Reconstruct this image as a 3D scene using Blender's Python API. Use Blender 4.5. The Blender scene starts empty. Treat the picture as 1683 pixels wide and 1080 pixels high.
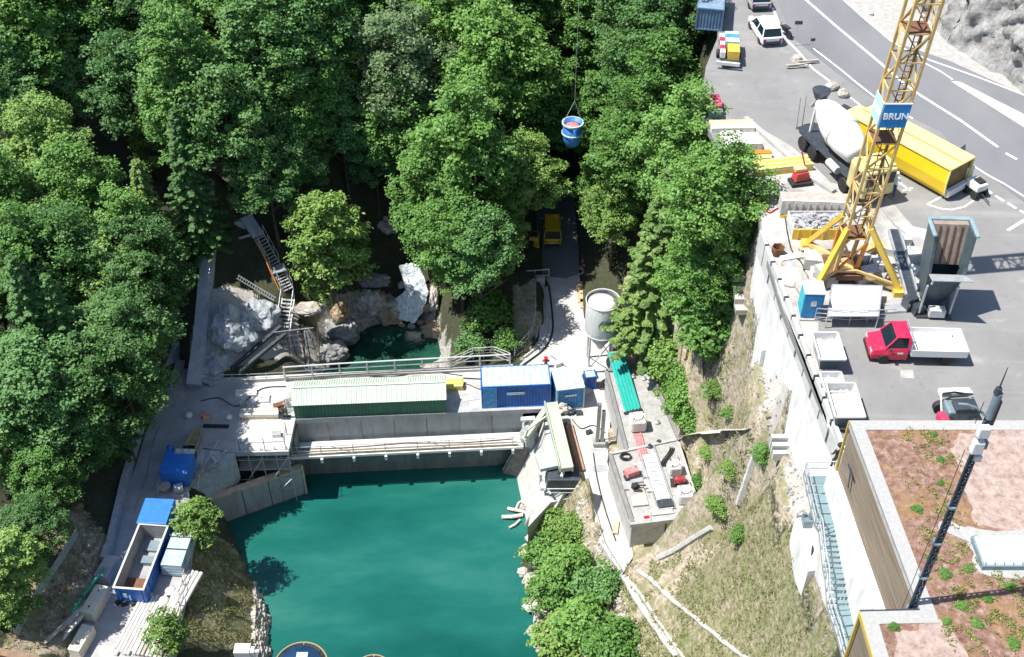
import bpy, math, random
import numpy as np
from mathutils import Vector, Matrix, noise
from mathutils.geometry import delaunay_2d_cdt
R = math.radians
C = bpy.context.scene.collection
sc = bpy.context.scene
# ------------------------------------------------------------------ camera, sky, sun, exposure
FPX, TILT, CZ = 1900.0, R(42), 70.0
cam = bpy.data.objects.new('camera', bpy.data.cameras.new('camera')); C.objects.link(cam)
cam.location = (0, 0, CZ); cam.rotation_euler = (R(90) - TILT, 0, 0)
cam.data.sensor_width = 36; cam.data.lens = FPX / 1683 * 36
cam.data.clip_start = 0.5; cam.data.clip_end = 900
sc.camera = cam
SUN_EL, SUN_AZ = 63.0, 8.0            # light travels towards +x and slightly away from the camera
w = bpy.data.worlds.new('World'); sc.world = w; w.use_nodes = True
nt = w.node_tree; bg = nt.nodes['Background']
sky = nt.nodes.new('ShaderNodeTexSky'); sky.sky_type = 'NISHITA'; sky.sun_disc = False
sky.sun_elevation = R(SUN_EL); sky.sun_rotation = R(-90 - SUN_AZ); sky.altitude = 800
nt.links.new(sky.outputs[0], bg.inputs[0]); bg.inputs[1].default_value = 0.125
sl = bpy.data.lights.new('sun', 'SUN'); sl.energy = 5.0; sl.angle = R(0.5); sl.color = (1, .96, .89)
so = bpy.data.objects.new('sun', sl); C.objects.link(so)
to_sun = Vector((-math.cos(R(SUN_EL)) * math.cos(R(SUN_AZ)), -math.cos(R(SUN_EL)) * math.sin(R(SUN_AZ)), math.sin(R(SUN_EL))))
so.rotation_euler = to_sun.to_track_quat('Z', 'Y').to_euler(); so.location = (-40, 0, 120)
sc.view_settings.view_transform = 'Standard'; sc.view_settings.look = 'None'
sc.view_settings.exposure = 0.74; sc.view_settings.gamma = 1
rnd = random.Random(7)
ORD = 'first second third fourth fifth sixth seventh eighth ninth tenth eleventh twelfth thirteenth fourteenth fifteenth sixteenth seventeenth eighteenth nineteenth twentieth twenty-first twenty-second twenty-third'.split()
_s, _c = math.sin(TILT), math.cos(TILT)
def ray(u, v):
    a = (u - 841.5) / FPX; b = -(v - 540) / FPX
    return Vector((a, _c + b * _s, -_s + b * _c))
def at(u, v, z=0.0):                  # point of the level z that the survey pixel (u, v) marks
    d = ray(u, v); t = (z - CZ) / d.z
    return Vector((d.x * t, d.y * t, z))
def atl(pts, z=0.0): return [at(u, v, z) for u, v in pts]
# ------------------------------------------------------------------ mesh helper
class MB:
    def __init__(s): s.v = []; s.f = []
    def add(s, vs, fs):
        n = len(s.v); s.v += [tuple(p) for p in vs]; s.f += [tuple(i + n for i in f) for f in fs]; return s
    def box(s, x0, x1, y0, y1, z0, z1):
        return s.add([(x0,y0,z0),(x1,y0,z0),(x1,y1,z0),(x0,y1,z0),(x0,y0,z1),(x1,y0,z1),(x1,y1,z1),(x0,y1,z1)],
                     [(0,3,2,1),(4,5,6,7),(0,1,5,4),(1,2,6,5),(2,3,7,6),(3,0,4,7)])
    def cbox(s, c, size, rz=0, rx=0, ry=0, taper=1.0):
        m = Matrix.Translation(c) @ Matrix.Rotation(rz,4,'Z') @ Matrix.Rotation(ry,4,'Y') @ Matrix.Rotation(rx,4,'X')
        a, b, h = size[0]/2, size[1]/2, size[2]/2
        vs = [m @ Vector(p) for p in [(-a,-b,-h),(a,-b,-h),(a,b,-h),(-a,b,-h),(-a*taper,-b*taper,h),(a*taper,-b*taper,h),(a*taper,b*taper,h),(-a*taper,b*taper,h)]]
        return s.add(vs, [(0,3,2,1),(4,5,6,7),(0,1,5,4),(1,2,6,5),(2,3,7,6),(3,0,4,7)])
    def bar(s, p, q, w, h=None, ext=0):
        p, q = Vector(p), Vector(q); d = q - p; L = d.length
        if L < 1e-5: return s
        d.normalize(); p = p - d*ext; q = q + d*ext; h = h or w
        up = Vector((0,0,1)) if abs(d.z) < .95 else Vector((0,1,0))
        x = d.cross(up).normalized(); y = x.cross(d).normalized()
        vs = []
        for o in (p, q):
            for i, j in ((-1,-1),(1,-1),(1,1),(-1,1)): vs.append(o + x*(i*w/2) + y*(j*h/2))
        return s.add(vs, [(0,1,2,3),(4,7,6,5),(0,4,5,1),(1,5,6,2),(2,6,7,3),(3,7,4,0)])
    def tube(s, p, q, r, n=8, r2=None, cap=True):
        p, q = Vector(p), Vector(q); d = (q-p)
        if d.length < 1e-5: return s
        d.normalize(); r2 = r if r2 is None else r2
        up = Vector((0,0,1)) if abs(d.z) < .95 else Vector((0,1,0))
        x = d.cross(up).normalized(); y = x.cross(d).normalized(); vs = []
        for o, rr in ((p, r), (q, r2)):
            for k in range(n):
                a = 2*math.pi*k/n; vs.append(o + x*(math.cos(a)*rr) + y*(math.sin(a)*rr))
        fs = [(k, n+k, n+(k+1)%n, (k+1)%n) for k in range(n)]
        if cap: fs += [tuple(range(n)), tuple(range(2*n-1, n-1, -1))]
        return s.add(vs, fs)
    def path(s, pts, r, n=6):
        for a, b in zip(pts[:-1], pts[1:]): s.tube(a, b, r, n)
        return s
    def prism(s, poly, z0, z1):
        n = len(poly); A = sum(poly[i][0]*poly[(i+1)%n][1]-poly[(i+1)%n][0]*poly[i][1] for i in range(n))
        if A < 0: poly = poly[::-1]
        z1f = z1 if callable(z1) else (lambda p: z1)
        vs = [(p[0],p[1],z0) for p in poly] + [(p[0],p[1],z1f(p)) for p in poly]
        return s.add(vs, [tuple(range(n-1,-1,-1)), tuple(range(n,2*n))] + [(k,(k+1)%n,n+(k+1)%n,n+k) for k in range(n)])
    def lathe(s, prof, n=24, c=(0,0,0), axis='Z', cap=True):
        vs = []
        for r, h in prof:
            for k in range(n):
                a = 2*math.pi*k/n
                p = (r*math.cos(a), r*math.sin(a), h) if axis == 'Z' else ((h, r*math.cos(a), r*math.sin(a)) if axis == 'X' else (r*math.sin(a), h, r*math.cos(a)))
                vs.append((p[0]+c[0], p[1]+c[1], p[2]+c[2]))
        m = len(prof); fs = []
        for j in range(m-1):
            for k in range(n): fs.append((j*n+k, j*n+(k+1)%n, (j+1)*n+(k+1)%n, (j+1)*n+k))
        if cap: fs += [tuple(range(n-1,-1,-1)), tuple(range((m-1)*n, m*n))]
        return s.add(vs, fs)
    def corr(s, a, b, c, d, n, amp, both=False):      # corrugated sheet a-b (bottom) to d-c (top)
        a, b, c, d = map(Vector, (a, b, c, d)); nrm = (b-a).cross(d-a).normalized(); vs = []; k = 0; ts = []
        for i in range(n):
            for f, o in ((0,0),(.3,0),(.5,1),(.8,1)): ts.append(((i+f)/n, o))
        ts.append((1, 0))
        for t, o in ts: vs += [a.lerp(b, t)+nrm*(o*amp), d.lerp(c, t)+nrm*(o*amp)]
        return s.add(vs, [(2*i, 2*i+2, 2*i+3, 2*i+1) for i in range(len(ts)-1)])
    def build(s, name, m, parent=None, smooth=False, bevel=0):
        me = bpy.data.meshes.new(name); me.from_pydata(s.v, [], s.f); me.update()
        if m: me.materials.append(m)
        if smooth: me.polygons.foreach_set('use_smooth', [True]*len(me.polygons))
        o = bpy.data.objects.new(name, me); C.objects.link(o)
        if parent: o.parent = parent
        if bevel:
            b = o.modifiers.new('b', 'BEVEL'); b.width = bevel; b.segments = 2; b.limit_method = 'ANGLE'
        return o
def tag(o, label=None, cat=None, group=None, kind=None):
    if label: o['label'] = label
    if cat: o['category'] = cat
    if group: o['group'] = group
    if kind: o['kind'] = kind
    return o
def thing(name, label, cat, loc=(0,0,0), rz=0, group=None):
    o = bpy.data.objects.new(name, None); C.objects.link(o); o.empty_display_size = .3
    o.location = loc; o.rotation_euler = (0,0,rz)
    return tag(o, label, cat, group)
def copy_tree(o, parent=None):
    c = o.copy(); C.objects.link(c); c.parent = parent
    for ch in list(o.children): copy_tree(ch, c)
    return c
# ------------------------------------------------------------------ materials
def newmat(name):
    m = bpy.data.materials.new(name); m.use_nodes = True; t = m.node_tree
    return m, t, t.nodes['Principled BSDF']
def nd(t, typ, **kw):
    n = t.nodes.new(typ)
    for k, v in kw.items(): setattr(n, k, v)
    return n
def ramp(t, fac, stops):
    r = nd(t, 'ShaderNodeValToRGB'); e = r.color_ramp.elements
    while len(e) < len(stops): e.new(.5)
    for el, (p, c) in zip(e, stops): el.position = p; el.color = (*c, 1) if len(c) == 3 else c
    t.links.new(fac, r.inputs[0]); return r.outputs[0]
def noise_fac(t, scale, detail=4, vec=None, rough=.6, sx=None):
    n = nd(t, 'ShaderNodeTexNoise'); n.inputs['Scale'].default_value = scale; n.inputs['Detail'].default_value = detail; n.inputs['Roughness'].default_value = rough
    if vec is None: vec = nd(t, 'ShaderNodeNewGeometry').outputs['Position']
    if sx:
        mp = nd(t, 'ShaderNodeMapping'); mp.inputs['Scale'].default_value = sx; t.links.new(vec, mp.inputs[0]); vec = mp.outputs[0]
    t.links.new(vec, n.inputs['Vector']); return n.outputs['Fac']
def mixc(t, fac, a, b, blend='MIX'):
    m = nd(t, 'ShaderNodeMix', data_type='RGBA', blend_type=blend)
    if isinstance(fac, (int, float)): m.inputs[0].default_value = fac
    else: t.links.new(fac, m.inputs[0])
    for i, x in ((6, a), (7, b)):
        if isinstance(x, tuple): m.inputs[i].default_value = (*x, 1) if len(x) == 3 else x
        else: t.links.new(x, m.inputs[i])
    return m.outputs[2]
def bump(t, bs, fac, strength=.3, dist=.05):
    b = nd(t, 'ShaderNodeBump'); b.inputs['Strength'].default_value = strength; b.inputs['Distance'].default_value = dist
    t.links.new(fac, b.inputs['Height']); t.links.new(b.outputs[0], bs.inputs['Normal'])
_mc = {}
def M(name, col, rough=.6, metal=0.0, var=.25, dirt=.0, dcol=(.30,.27,.22), scale=1.2, bmp=.15, streak=False):
    if name in _mc: return _mc[name]
    m, t, b = newmat(name); b.inputs['Roughness'].default_value = rough; b.inputs['Metallic'].default_value = metal
    lo = tuple(max(0, x*(1-var)) for x in col); hi = tuple(min(1, x*(1+var*.6)) for x in col)
    f = noise_fac(t, scale, 6, sx=(1,1,.25) if streak else None)
    c = ramp(t, f, [(.3, lo), (.7, hi)])
    if dirt > 0:
        f2 = noise_fac(t, scale*2.7+.35, 8, rough=.72, sx=(1,1,.3) if streak else None)
        k = ramp(t, f2, [(max(.02,.62-dirt*.35), (0,0,0)), (.78-dirt*.15, (.85,.85,.85))])
        c = mixc(t, k, c, dcol)
    t.links.new(c, b.inputs['Base Color'])
    if bmp: bump(t, b, noise_fac(t, scale*9, 5), bmp, .03)
    _mc[name] = m; return m
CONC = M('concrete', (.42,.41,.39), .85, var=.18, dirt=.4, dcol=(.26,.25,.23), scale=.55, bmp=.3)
CONCW = M('bright concrete', (.50,.49,.465), .85, var=.14, dirt=.4, dcol=(.36,.345,.31), scale=.6, bmp=.3)
CONCG = M('grey concrete', (.36,.37,.37), .85, var=.2, dirt=.35, dcol=(.22,.22,.21), scale=.5, bmp=.3, streak=True)
CONCD = M('streaked concrete', (.20,.21,.20), .7, var=.3, dirt=.5, dcol=(.10,.11,.10), scale=.6, bmp=.3, streak=True)  # darker streaked grey for the dam's lower face, joints and recess wall
STEEL = M('galvanised steel', (.56,.58,.59), .42, .55, var=.2, dirt=.2, dcol=(.33,.32,.3))
WSTEEL = M('dusty pale steel', (.56,.57,.56), .5, .1, var=.15, dirt=.25, dcol=(.5,.47,.42))
DSTEEL = M('dark steel', (.055,.065,.08), .45, .3, var=.3, dirt=.15, dcol=(.2,.2,.2))
GSTEEL = M('slate grey paint', (.16,.22,.25), .5, .1, var=.2, dirt=.3, dcol=(.3,.31,.3))
RUST = M('rusty steel', (.16,.075,.04), .8, .1, var=.4, dirt=.4, dcol=(.28,.13,.06))
BLUE = M('blue container paint', (.018,.12,.42), .45, 0, var=.2, dirt=.12, dcol=(.25,.33,.42))
BLUEL = M('blue paint', (.03,.22,.50), .45, 0, var=.2, dirt=.3, dcol=(.4,.5,.55))
BLUETOP = M('dusty light blue roof', (.36,.52,.54), .6, 0, var=.2, dirt=.5, dcol=(.62,.66,.64), scale=.7)
YEL = M('yellow paint', (.66,.44,.06), .45, 0, var=.15, dirt=.25, dcol=(.42,.30,.10))
CRYEL = M('crane yellow paint', (.60,.42,.17), .5, 0, var=.2, dirt=.35, dcol=(.45,.22,.07), scale=2)
PYEL = M('lemon and sunlit yellow', (.72,.64,.24), .45, 0, var=.08, dirt=.12, dcol=(.6,.45,.1))  # lemon paint, also the sun painted onto the trailer lid
ORANGE = M('orange paint', (.62,.22,.03), .5, var=.2, dirt=.3, dcol=(.35,.18,.08))
RED = M('red paint', (.50,.02,.04), .3, 0, var=.12, dirt=.06, dcol=(.3,.1,.1))
REDW = M('faded red cover', (.55,.16,.16), .7, var=.25, dirt=.4, dcol=(.6,.45,.42), scale=3)
WHITE = M('white paint', (.66,.66,.645), .4, 0, var=.06, dirt=.15, dcol=(.55,.53,.5))
CREAM = M('woven bag fabric', (.74,.71,.64), .85, var=.15, dirt=.3, dcol=(.5,.47,.42), scale=3, bmp=.5)
BLACK = M('black rubber', (.02,.02,.022), .7, var=.3)
GLASS = M('dark glass', (.01,.02,.025), .08, 0, var=.1, bmp=0)
WOOD = M('pale timber', (.52,.42,.28), .8, var=.25, dirt=.3, dcol=(.3,.24,.17), scale=2.5)
WOODG = M('grey weathered timber', (.40,.36,.31), .85, var=.25, dirt=.35, dcol=(.2,.17,.14), scale=2)
GREENC = M('dark green corrugated steel', (.03,.14,.085), .5, var=.2, dirt=.15, dcol=(.12,.2,.15), scale=.8)
GREENR = M('pale green roof sheet', (.40,.48,.40), .65, var=.18, dirt=.5, dcol=(.54,.58,.51), scale=.9)
GIRD = M('pale green girder paint', (.40,.46,.36), .55, var=.15, dirt=.3, dcol=(.28,.3,.24))
TEAL = M('teal corrugated sheet', (.02,.33,.28), .5, var=.12, dirt=.15, dcol=(.2,.5,.45))
BARK = M('bark', (.085,.065,.045), .95, var=.4, scale=3, bmp=.6)
# ------------------------------------------------------------------ terrain
LAKE_Z = -6.5
lake_px = [(497,786),(828,770),(862,800),(868,862),(850,938),(872,1010),(882,1120),(905,1330),(400,1330),(430,1120),(446,1080),(440,1000),(405,935),(365,856),(420,835),(497,812)]
lake = [at(u, v, LAKE_Z) for u, v in lake_px]
deck_px = [(298,575),(318,632),(355,628),(850,605),(885,560),(896,470),(880,380),(868,300),(948,300),(952,450),(962,520),(1005,560),(1010,600),(998,760),(1042,912),(1022,945),(985,890),(958,790),(905,700),(890,672),(485,690),(474,742),(386,744),(334,736),(306,770),(318,890),(302,1000),(280,1120),(95,1120),(205,820),(262,640)]
deck = atl(deck_px, 0)
terr_px = [(1176,-60),(1180,60),(1160,110),(1150,185),(1190,262),(1245,300),(1250,390),(1285,505),(1340,640),(1395,775),(1440,905),(1483,1120),(1800,1120),(1900,160),(1683,60),(1480,-60)]
terr = atl(terr_px, 25)
def inside(poly, X, Y):
    r = np.zeros(X.shape, bool); n = len(poly)
    for i in range(n):
        x0, y0 = poly[i][0], poly[i][1]; x1, y1 = poly[(i+1)%n][0], poly[(i+1)%n][1]
        if y0 == y1: continue
        r ^= ((y0 > Y) != (y1 > Y)) & (X < (x1-x0)*(Y-y0)/(y1-y0)+x0)
    return r
cp = []
def cpx(lst):
    for u, v, z in lst: p = at(u, v, z); cp.append((p.x, p.y, z))
# lake bed and shore
for i, p in enumerate(lake): cp.append((p.x, p.y, LAKE_Z-.15))
cpx([(560,860,-11),(700,860,-11),(800,850,-11),(520,960,-11),(650,1000,-11),(800,960,-10),(540,1110,-11),(800,1110,-10),(480,1290,-10),(840,1290,-10),(650,1290,-11),(360,1330,-4),(950,1330,-4),(480,930,-9),(480,1040,-9)])
# bank right of the lake, up to the long low building and the walking strip
cpx([(878,830,-4),(892,880,-4),(880,950,-5.2),(905,1010,-5),(915,1110,-5),(930,830,-1.5),(965,900,-1),(1000,960,-1),(1010,1050,-1.5),(1000,1120,-2),
     (1020,945,-.2),(1050,905,0),(1160,862,.3),(1078,606,.5),(1112,700,.8),(1140,780,.8),(1080,1120,1),
     (1110,1000,3.5),(1190,900,7),(1210,1000,9),(1235,1120,9),(1185,780,8),(1165,700,7.5),(1150,620,6),(1110,560,4),
     (1298,900,16.6),(1322,1000,16.6),(1345,1120,16.4),(1262,800,16.8),(1240,700,17.2),(1222,600,17.6),(1202,500,18.2),(1205,430,19.5),
     (1218,490,18.6),(1245,570,18.3),(1275,680,18.2),(1300,760,18.2),(1335,900,18.2),(1352,1000,18.2),(1375,1120,18.2),
     (1180,430,16),(1160,500,12),(1130,450,10),(1080,520,3.5),(1050,560,1.5),(1030,480,1.5),(1040,400,4)])
# terrace edge (just inside it the ground is flat)
for p in terr[:12]: cp.append((p.x+.2, p.y, 24.5)); 
for p, z in zip(terr[:7], (14,14,14,13,15,19,21)): cp.append((p.x-3.0, p.y-.5, z))
# river gorge, boulders, service road
cpx([(500,600,-3),(560,610,-4.5),(720,600,-4.5),(740,585,-2),(570,560,-3.6),(650,560,-4.6),(720,560,-3.6),(675,505,-3.2),(680,480,-2.2),(690,520,-3.4),(600,470,-.5),(672,440,-.6),(640,380,2.0),(640,300,6),(620,200,10),
     (500,520,0),(540,480,1.5),(560,400,4),(740,500,.5),(760,560,0),(850,590,-.2),(850,480,1),(800,430,3),(760,350,6),(850,380,1.5),(845,300,3),
     (960,440,.4),(975,380,1.5),(980,300,4),(1050,200,11),(900,200,6),(820,200,9),(760,150,12),(1000,60,15),(840,0,17)])
# left end of the dam: platform, stairs, bare rock
cpx([(345,315,8.3),(402,322,8.3),(392,352,8),(348,380,7.4),(338,480,4.6),(328,560,2.4),(318,618,.6),(372,492,4.2),(420,500,3),(440,560,.8),(370,600,1.2),(355,640,-.4),
     (400,430,4.5),(450,400,5.8),(478,480,3.2),(495,515,2.6),(480,560,.6),(490,600,-.8),(430,340,7.6),(480,380,4.5),(420,420,4.5),(420,250,12),(330,250,14)])
# left slope
for y in (10,30,44,55,65,76,90): cp.append((-31.2 if y < 60 else -30.6, y, 1.0)); cp.append((-35, y, 3.0)); cp.append((-42, y, 6.5)); cp.append((-60, y, 15)); cp.append((-100, y, 34))
for x, y, z in [(-32,105,10),(-45,105,13),(-60,110,20),(-100,115,38),(-20,115,14),(-5,118,15),(10,115,18),(-60,150,34),(-30,150,28),(0,150,28),(30,150,34),(60,150,52),(-110,200,70),(-40,200,50),(20,200,50),(95,200,80),(-110,5,30),(95,5,30)]: cp.append((x,y,z))
# left grass bank
cpx([(318,900,-.4),(305,1010,-.4),(290,1110,-.4),(340,860,-2.6),(385,940,-4.2),(420,1000,-5.2),(425,1080,-5.4),(360,1000,-2.5),(360,1100,-2.6),(345,800,-2),(410,780,-4),(480,770,-5)])
# rock cliff side beyond the road
for x, y in [(35,100),(45,82),(52,66),(60,40)]: cp.append((x,y,25))
cp += [(50,115,45),(60,92,45),(72,70,45),(95,50,60)]
co, tri = [], []
res = delaunay_2d_cdt([Vector((a[0], a[1])) for a in cp], [], [], 0, 1e-4)
vz = [cp[o[0]][2] if o else 0 for o in res[3]]
X0, Y0, ST = -108.0, 8.0, .55; NX, NY = int(200/ST), int(188/ST)
gx = X0 + ST*np.arange(NX); gy = Y0 + ST*np.arange(NY); GX, GY = np.meshgrid(gx, gy); GZ = np.full(GX.shape, 20.0)
for f in res[2]:
    p = [(res[0][i].x, res[0][i].y, vz[i]) for i in f]
    for k in range(1, len(p)-1):
        a, b, c_ = p[0], p[k], p[k+1]
        i0 = max(0, int((min(a[0],b[0],c_[0])-X0)/ST)); i1 = min(NX, int((max(a[0],b[0],c_[0])-X0)/ST)+2)
        j0 = max(0, int((min(a[1],b[1],c_[1])-Y0)/ST)); j1 = min(NY, int((max(a[1],b[1],c_[1])-Y0)/ST)+2)
        if i1 <= i0 or j1 <= j0: continue
        xx, yy = GX[j0:j1,i0:i1], GY[j0:j1,i0:i1]
        d = (b[1]-c_[1])*(a[0]-c_[0])+(c_[0]-b[0])*(a[1]-c_[1])
        if abs(d) < 1e-9: continue
        l1 = ((b[1]-c_[1])*(xx-c_[0])+(c_[0]-b[0])*(yy-c_[1]))/d; l2 = ((c_[1]-a[1])*(xx-c_[0])+(a[0]-c_[0])*(yy-c_[1]))/d; l3 = 1-l1-l2
        msk = (l1 > -1e-6) & (l2 > -1e-6) & (l3 > -1e-6)
        GZ[j0:j1,i0:i1][msk] = (l1*a[2]+l2*b[2]+l3*c_[2])[msk]
# smooth a little, then roughen
for _ in range(3):
    GZ[1:-1,1:-1] = (GZ[1:-1,1:-1]*2+GZ[:-2,1:-1]+GZ[2:,1:-1]+GZ[1:-1,:-2]+GZ[1:-1,2:])/6
nz = np.zeros(GX.shape)
for j in range(NY):
    for i in range(NX):
        x, y = gx[i], gy[j]
        if -70 < x < 60 and y < 130: nz[j,i] = noise.fractal(Vector((x*.45, y*.45, 3.1)), 1, 2, 4)*.30 + noise.noise(Vector((x*1.7, y*1.7, 8)))*.10
GZ = GZ + nz
dm = inside(deck, GX, GY); GZ[dm] = np.minimum(GZ[dm], -.45)
lm = inside(lake, GX, GY); GZ[lm] = np.minimum(GZ[lm], -7.6)
def off_in(poly, d):                       # cells at least d from the outline, on the inside
    m = inside(poly, GX, GY)
    for a in range(8): m &= inside(poly, GX+d*math.cos(a*math.pi/4), GY+d*math.sin(a*math.pi/4))
    return m
tm = off_in(terr, .35); GZ[tm] = 24.45
lowb = atl([(985,596),(1078,596),(1172,852),(1160,880),(1040,880),(990,748)], 2.9); bm_ = inside(lowb, GX, GY); GZ[bm_] = np.minimum(GZ[bm_], .2)
# foot of the terrace wall
wl0, wl1 = at(1250,388,25), at(1397,778,25)
WX = wl0.x + (wl1.x-wl0.x)*(GY-wl0.y)/(wl1.y-wl0.y); WX = np.where(GY < wl1.y, 16.2, WX); fb_ = (wl0.y-GY)/(wl0.y-wl1.y)
BZ = 18.2+0*GY; wm_ = (GX < WX+.25) & (GX > WX-3.2) & (GY < wl0.y) & (GY > 8)
GZ[wm_] = np.minimum(GZ[wm_], (BZ+nz*.4)[wm_])
def H(x, y):
    i = (x-X0)/ST; j = (y-Y0)/ST
    i = min(max(i, 0), NX-1.001); j = min(max(j, 0), NY-1.001); a, b = int(i), int(j); fx, fy = i-a, j-b
    return (GZ[b,a]*(1-fx)+GZ[b,a+1]*fx)*(1-fy)+(GZ[b+1,a]*(1-fx)+GZ[b+1,a+1]*fx)*fy
def G(u, v, dz=0.0):                       # where the line of sight of a survey pixel comes dz above the ground
    d = ray(u, v); lo = 25.0
    t = lo
    while t < 260:
        p = Vector((0,0,CZ)) + d*t
        if p.z - H(p.x, p.y) < dz: break
        t += .5
    a, b = t-.5, t
    for _ in range(12):
        m = (a+b)/2; p = Vector((0,0,CZ)) + d*m
        if p.z - H(p.x, p.y) < dz: b = m
        else: a = m
    return Vector((0,0,CZ)) + d*b
def Gp(u, v): p = G(u, v); return Vector((p.x, p.y, H(p.x, p.y)))
# zones of ground cover
zone = np.zeros(GX.shape + (4,)); zone[...,3] = 1
zone[(GX>6.5)&(GX<16.8)&(GY>34)&(GY<74)&(GZ>.15)&(GZ<23), 1] = .85
zone[(GX<17)&(GX>15)&(GY<58.5)&(GY>20)&(GZ<20), 2] = .9
def paint(px, ch, val, feather=1):
    poly = [G(u, v) for u, v in px]; m_ = inside(poly, GX, GY); zone[m_, 1] *= (0 if ch == 0 else 1); zone[m_, ch] = val
paint([(1012,925),(1180,850),(1312,880),(1375,1079),(1040,1079)], 0, .8)
paint([(868,800),(960,790),(1015,930),(1040,1079),(890,1079)], 0, .6)
paint([(300,860),(400,925),(445,1000),(440,1079),(270,1079)], 0, .85)
paint([(1120,760),(1170,700),(1215,720),(1240,830),(1180,850)], 0, .55)
paint([(1085,580),(1215,560),(1240,700),(1245,830),(1180,850),(1150,800),(1110,700)], 1, .9)
paint([(60,900),(130,820),(200,930),(100,1079),(0,1079)], 1, .9)
paint([(940,790),(975,860),(1012,925),(990,950),(960,900)], 1, .9)
paint([(1196,430),(1260,440),(1300,560),(1340,760),(1380,1079),(1345,1079),(1305,870),(1245,800),(1218,600)], 2, 1)
paint([(1112,714),(1150,703),(1240,700),(1242,712),(1160,716),(1122,734)], 2, 1)
paint([(325,640),(330,480),(375,470),(420,480),(445,545),(495,500),(500,600)], 2, .75)
paint([(470,590),(530,500),(560,480),(620,470),(700,470),(745,560),(740,610)], 2, .6)
paint([(335,300),(352,300),(345,400),(335,480),(330,570),(315,575)], 2, .9)
paint([(845,470),(880,460),(890,540),(860,590),(845,580)], 1, .8)
st_ = (GX<16.9)&(GX>8)&(GY>20)&(GY<74)&(GZ>.15)&(GZ<16.9); zone[st_, 2] = 0; zone[st_&(GY>46), 1] = .75; zone[st_&(GY<=46)&(GX>9), 0] = .7; zone[st_&(GY<=46), 1] = 0
gzy, gzx = np.gradient(GZ, ST); zone[(np.hypot(gzx,gzy) > 1.3)&(GX<16.4)&(GX>8)&(GY<74)&(GY>20)&(GZ<24)&(GZ>.15), 2] = 0
zone[inside(terr, GX, GY), 2] = 1
# ------------------------------------------------------------------ ground mesh
def grid_mesh(name, X, Y, Z, m, col=None):
    ny, nx = X.shape; me = bpy.data.meshes.new(name)
    me.vertices.add(nx*ny); me.vertices.foreach_set('co', np.stack([X,Y,Z],-1).reshape(-1).astype(np.float32))
    idx = np.arange(nx*ny).reshape(ny,nx); q = np.stack([idx[:-1,:-1],idx[:-1,1:],idx[1:,1:],idx[1:,:-1]],-1).reshape(-1)
    nf = (nx-1)*(ny-1); me.loops.add(nf*4); me.loops.foreach_set('vertex_index', q.astype(np.int32))
    me.polygons.add(nf); me.polygons.foreach_set('loop_start', np.arange(nf, dtype=np.int32)*4)
    me.polygons.foreach_set('use_smooth', np.ones(nf, bool)); me.update(calc_edges=True)
    if col is not None:
        a = me.attributes.new('cover', 'FLOAT_COLOR', 'POINT'); a.data.foreach_set('color', col.reshape(-1).astype(np.float32))
    me.materials.append(m); o = bpy.data.objects.new(name, me); C.objects.link(o); return o
gm, t, b = newmat('ground'); b.inputs['Roughness'].default_value = .95
at_ = nd(t, 'ShaderNodeAttribute', attribute_name='cover'); sep = nd(t, 'ShaderNodeSeparateColor'); t.links.new(at_.outputs['Color'], sep.inputs[0])
n1 = noise_fac(t, .6, 8, rough=.7); n2 = noise_fac(t, 3.2, 8, rough=.75); n3 = noise_fac(t, 9, 6, rough=.8)
forest = ramp(t, n2, [(.3,(.018,.022,.012)),(.6,(.05,.055,.025)),(.8,(.09,.08,.045))])
grass = ramp(t, n2, [(.30,(.06,.09,.025)),(.43,(.15,.155,.06)),(.54,(.26,.225,.14)),(.68,(.43,.39,.30))])
grass = mixc(t, ramp(t, n1, [(.52,(0,0,0)),(.68,(.6,.6,.6))]), grass, (.12,.18,.04))
dirt = ramp(t, n2, [(.3,(.13,.105,.07)),(.46,(.29,.235,.17)),(.58,(.42,.36,.28)),(.7,(.56,.50,.42))])
dirt = mixc(t, ramp(t, n1, [(.46,(0,0,0)),(.58,(.75,.75,.75))]), dirt, (.17,.18,.07))
grav = ramp(t, n3, [(.3,(.24,.23,.21)),(.55,(.44,.425,.395)),(.75,(.62,.605,.57))])
grav = mixc(t, ramp(t, n1, [(.42,(0,0,0)),(.60,(.7,.7,.7))]), grav, (.27,.255,.22))
def zf(i, lo=.35, hi=.65):
    ad = nd(t, 'ShaderNodeMath', operation='ADD'); sb = nd(t, 'ShaderNodeMath', operation='SUBTRACT')
    t.links.new(n2, sb.inputs[0]); sb.inputs[1].default_value = .5
    ml = nd(t, 'ShaderNodeMath', operation='MULTIPLY'); t.links.new(sb.outputs[0], ml.inputs[0]); ml.inputs[1].default_value = 1.2
    t.links.new(sep.outputs[i], ad.inputs[0]); t.links.new(ml.outputs[0], ad.inputs[1])
    return ramp(t, ad.outputs[0], [(lo,(0,0,0)),(hi,(1,1,1))])
c = mixc(t, zf(0), forest, grass); c = mixc(t, zf(1), c, dirt); c = mixc(t, zf(2), c, grav)
t.links.new(c, b.inputs['Base Color']); bump(t, b, n2, .7, .12)
ground = grid_mesh('ground', GX, GY, GZ, gm, zone); tag(ground, kind='structure')
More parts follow.
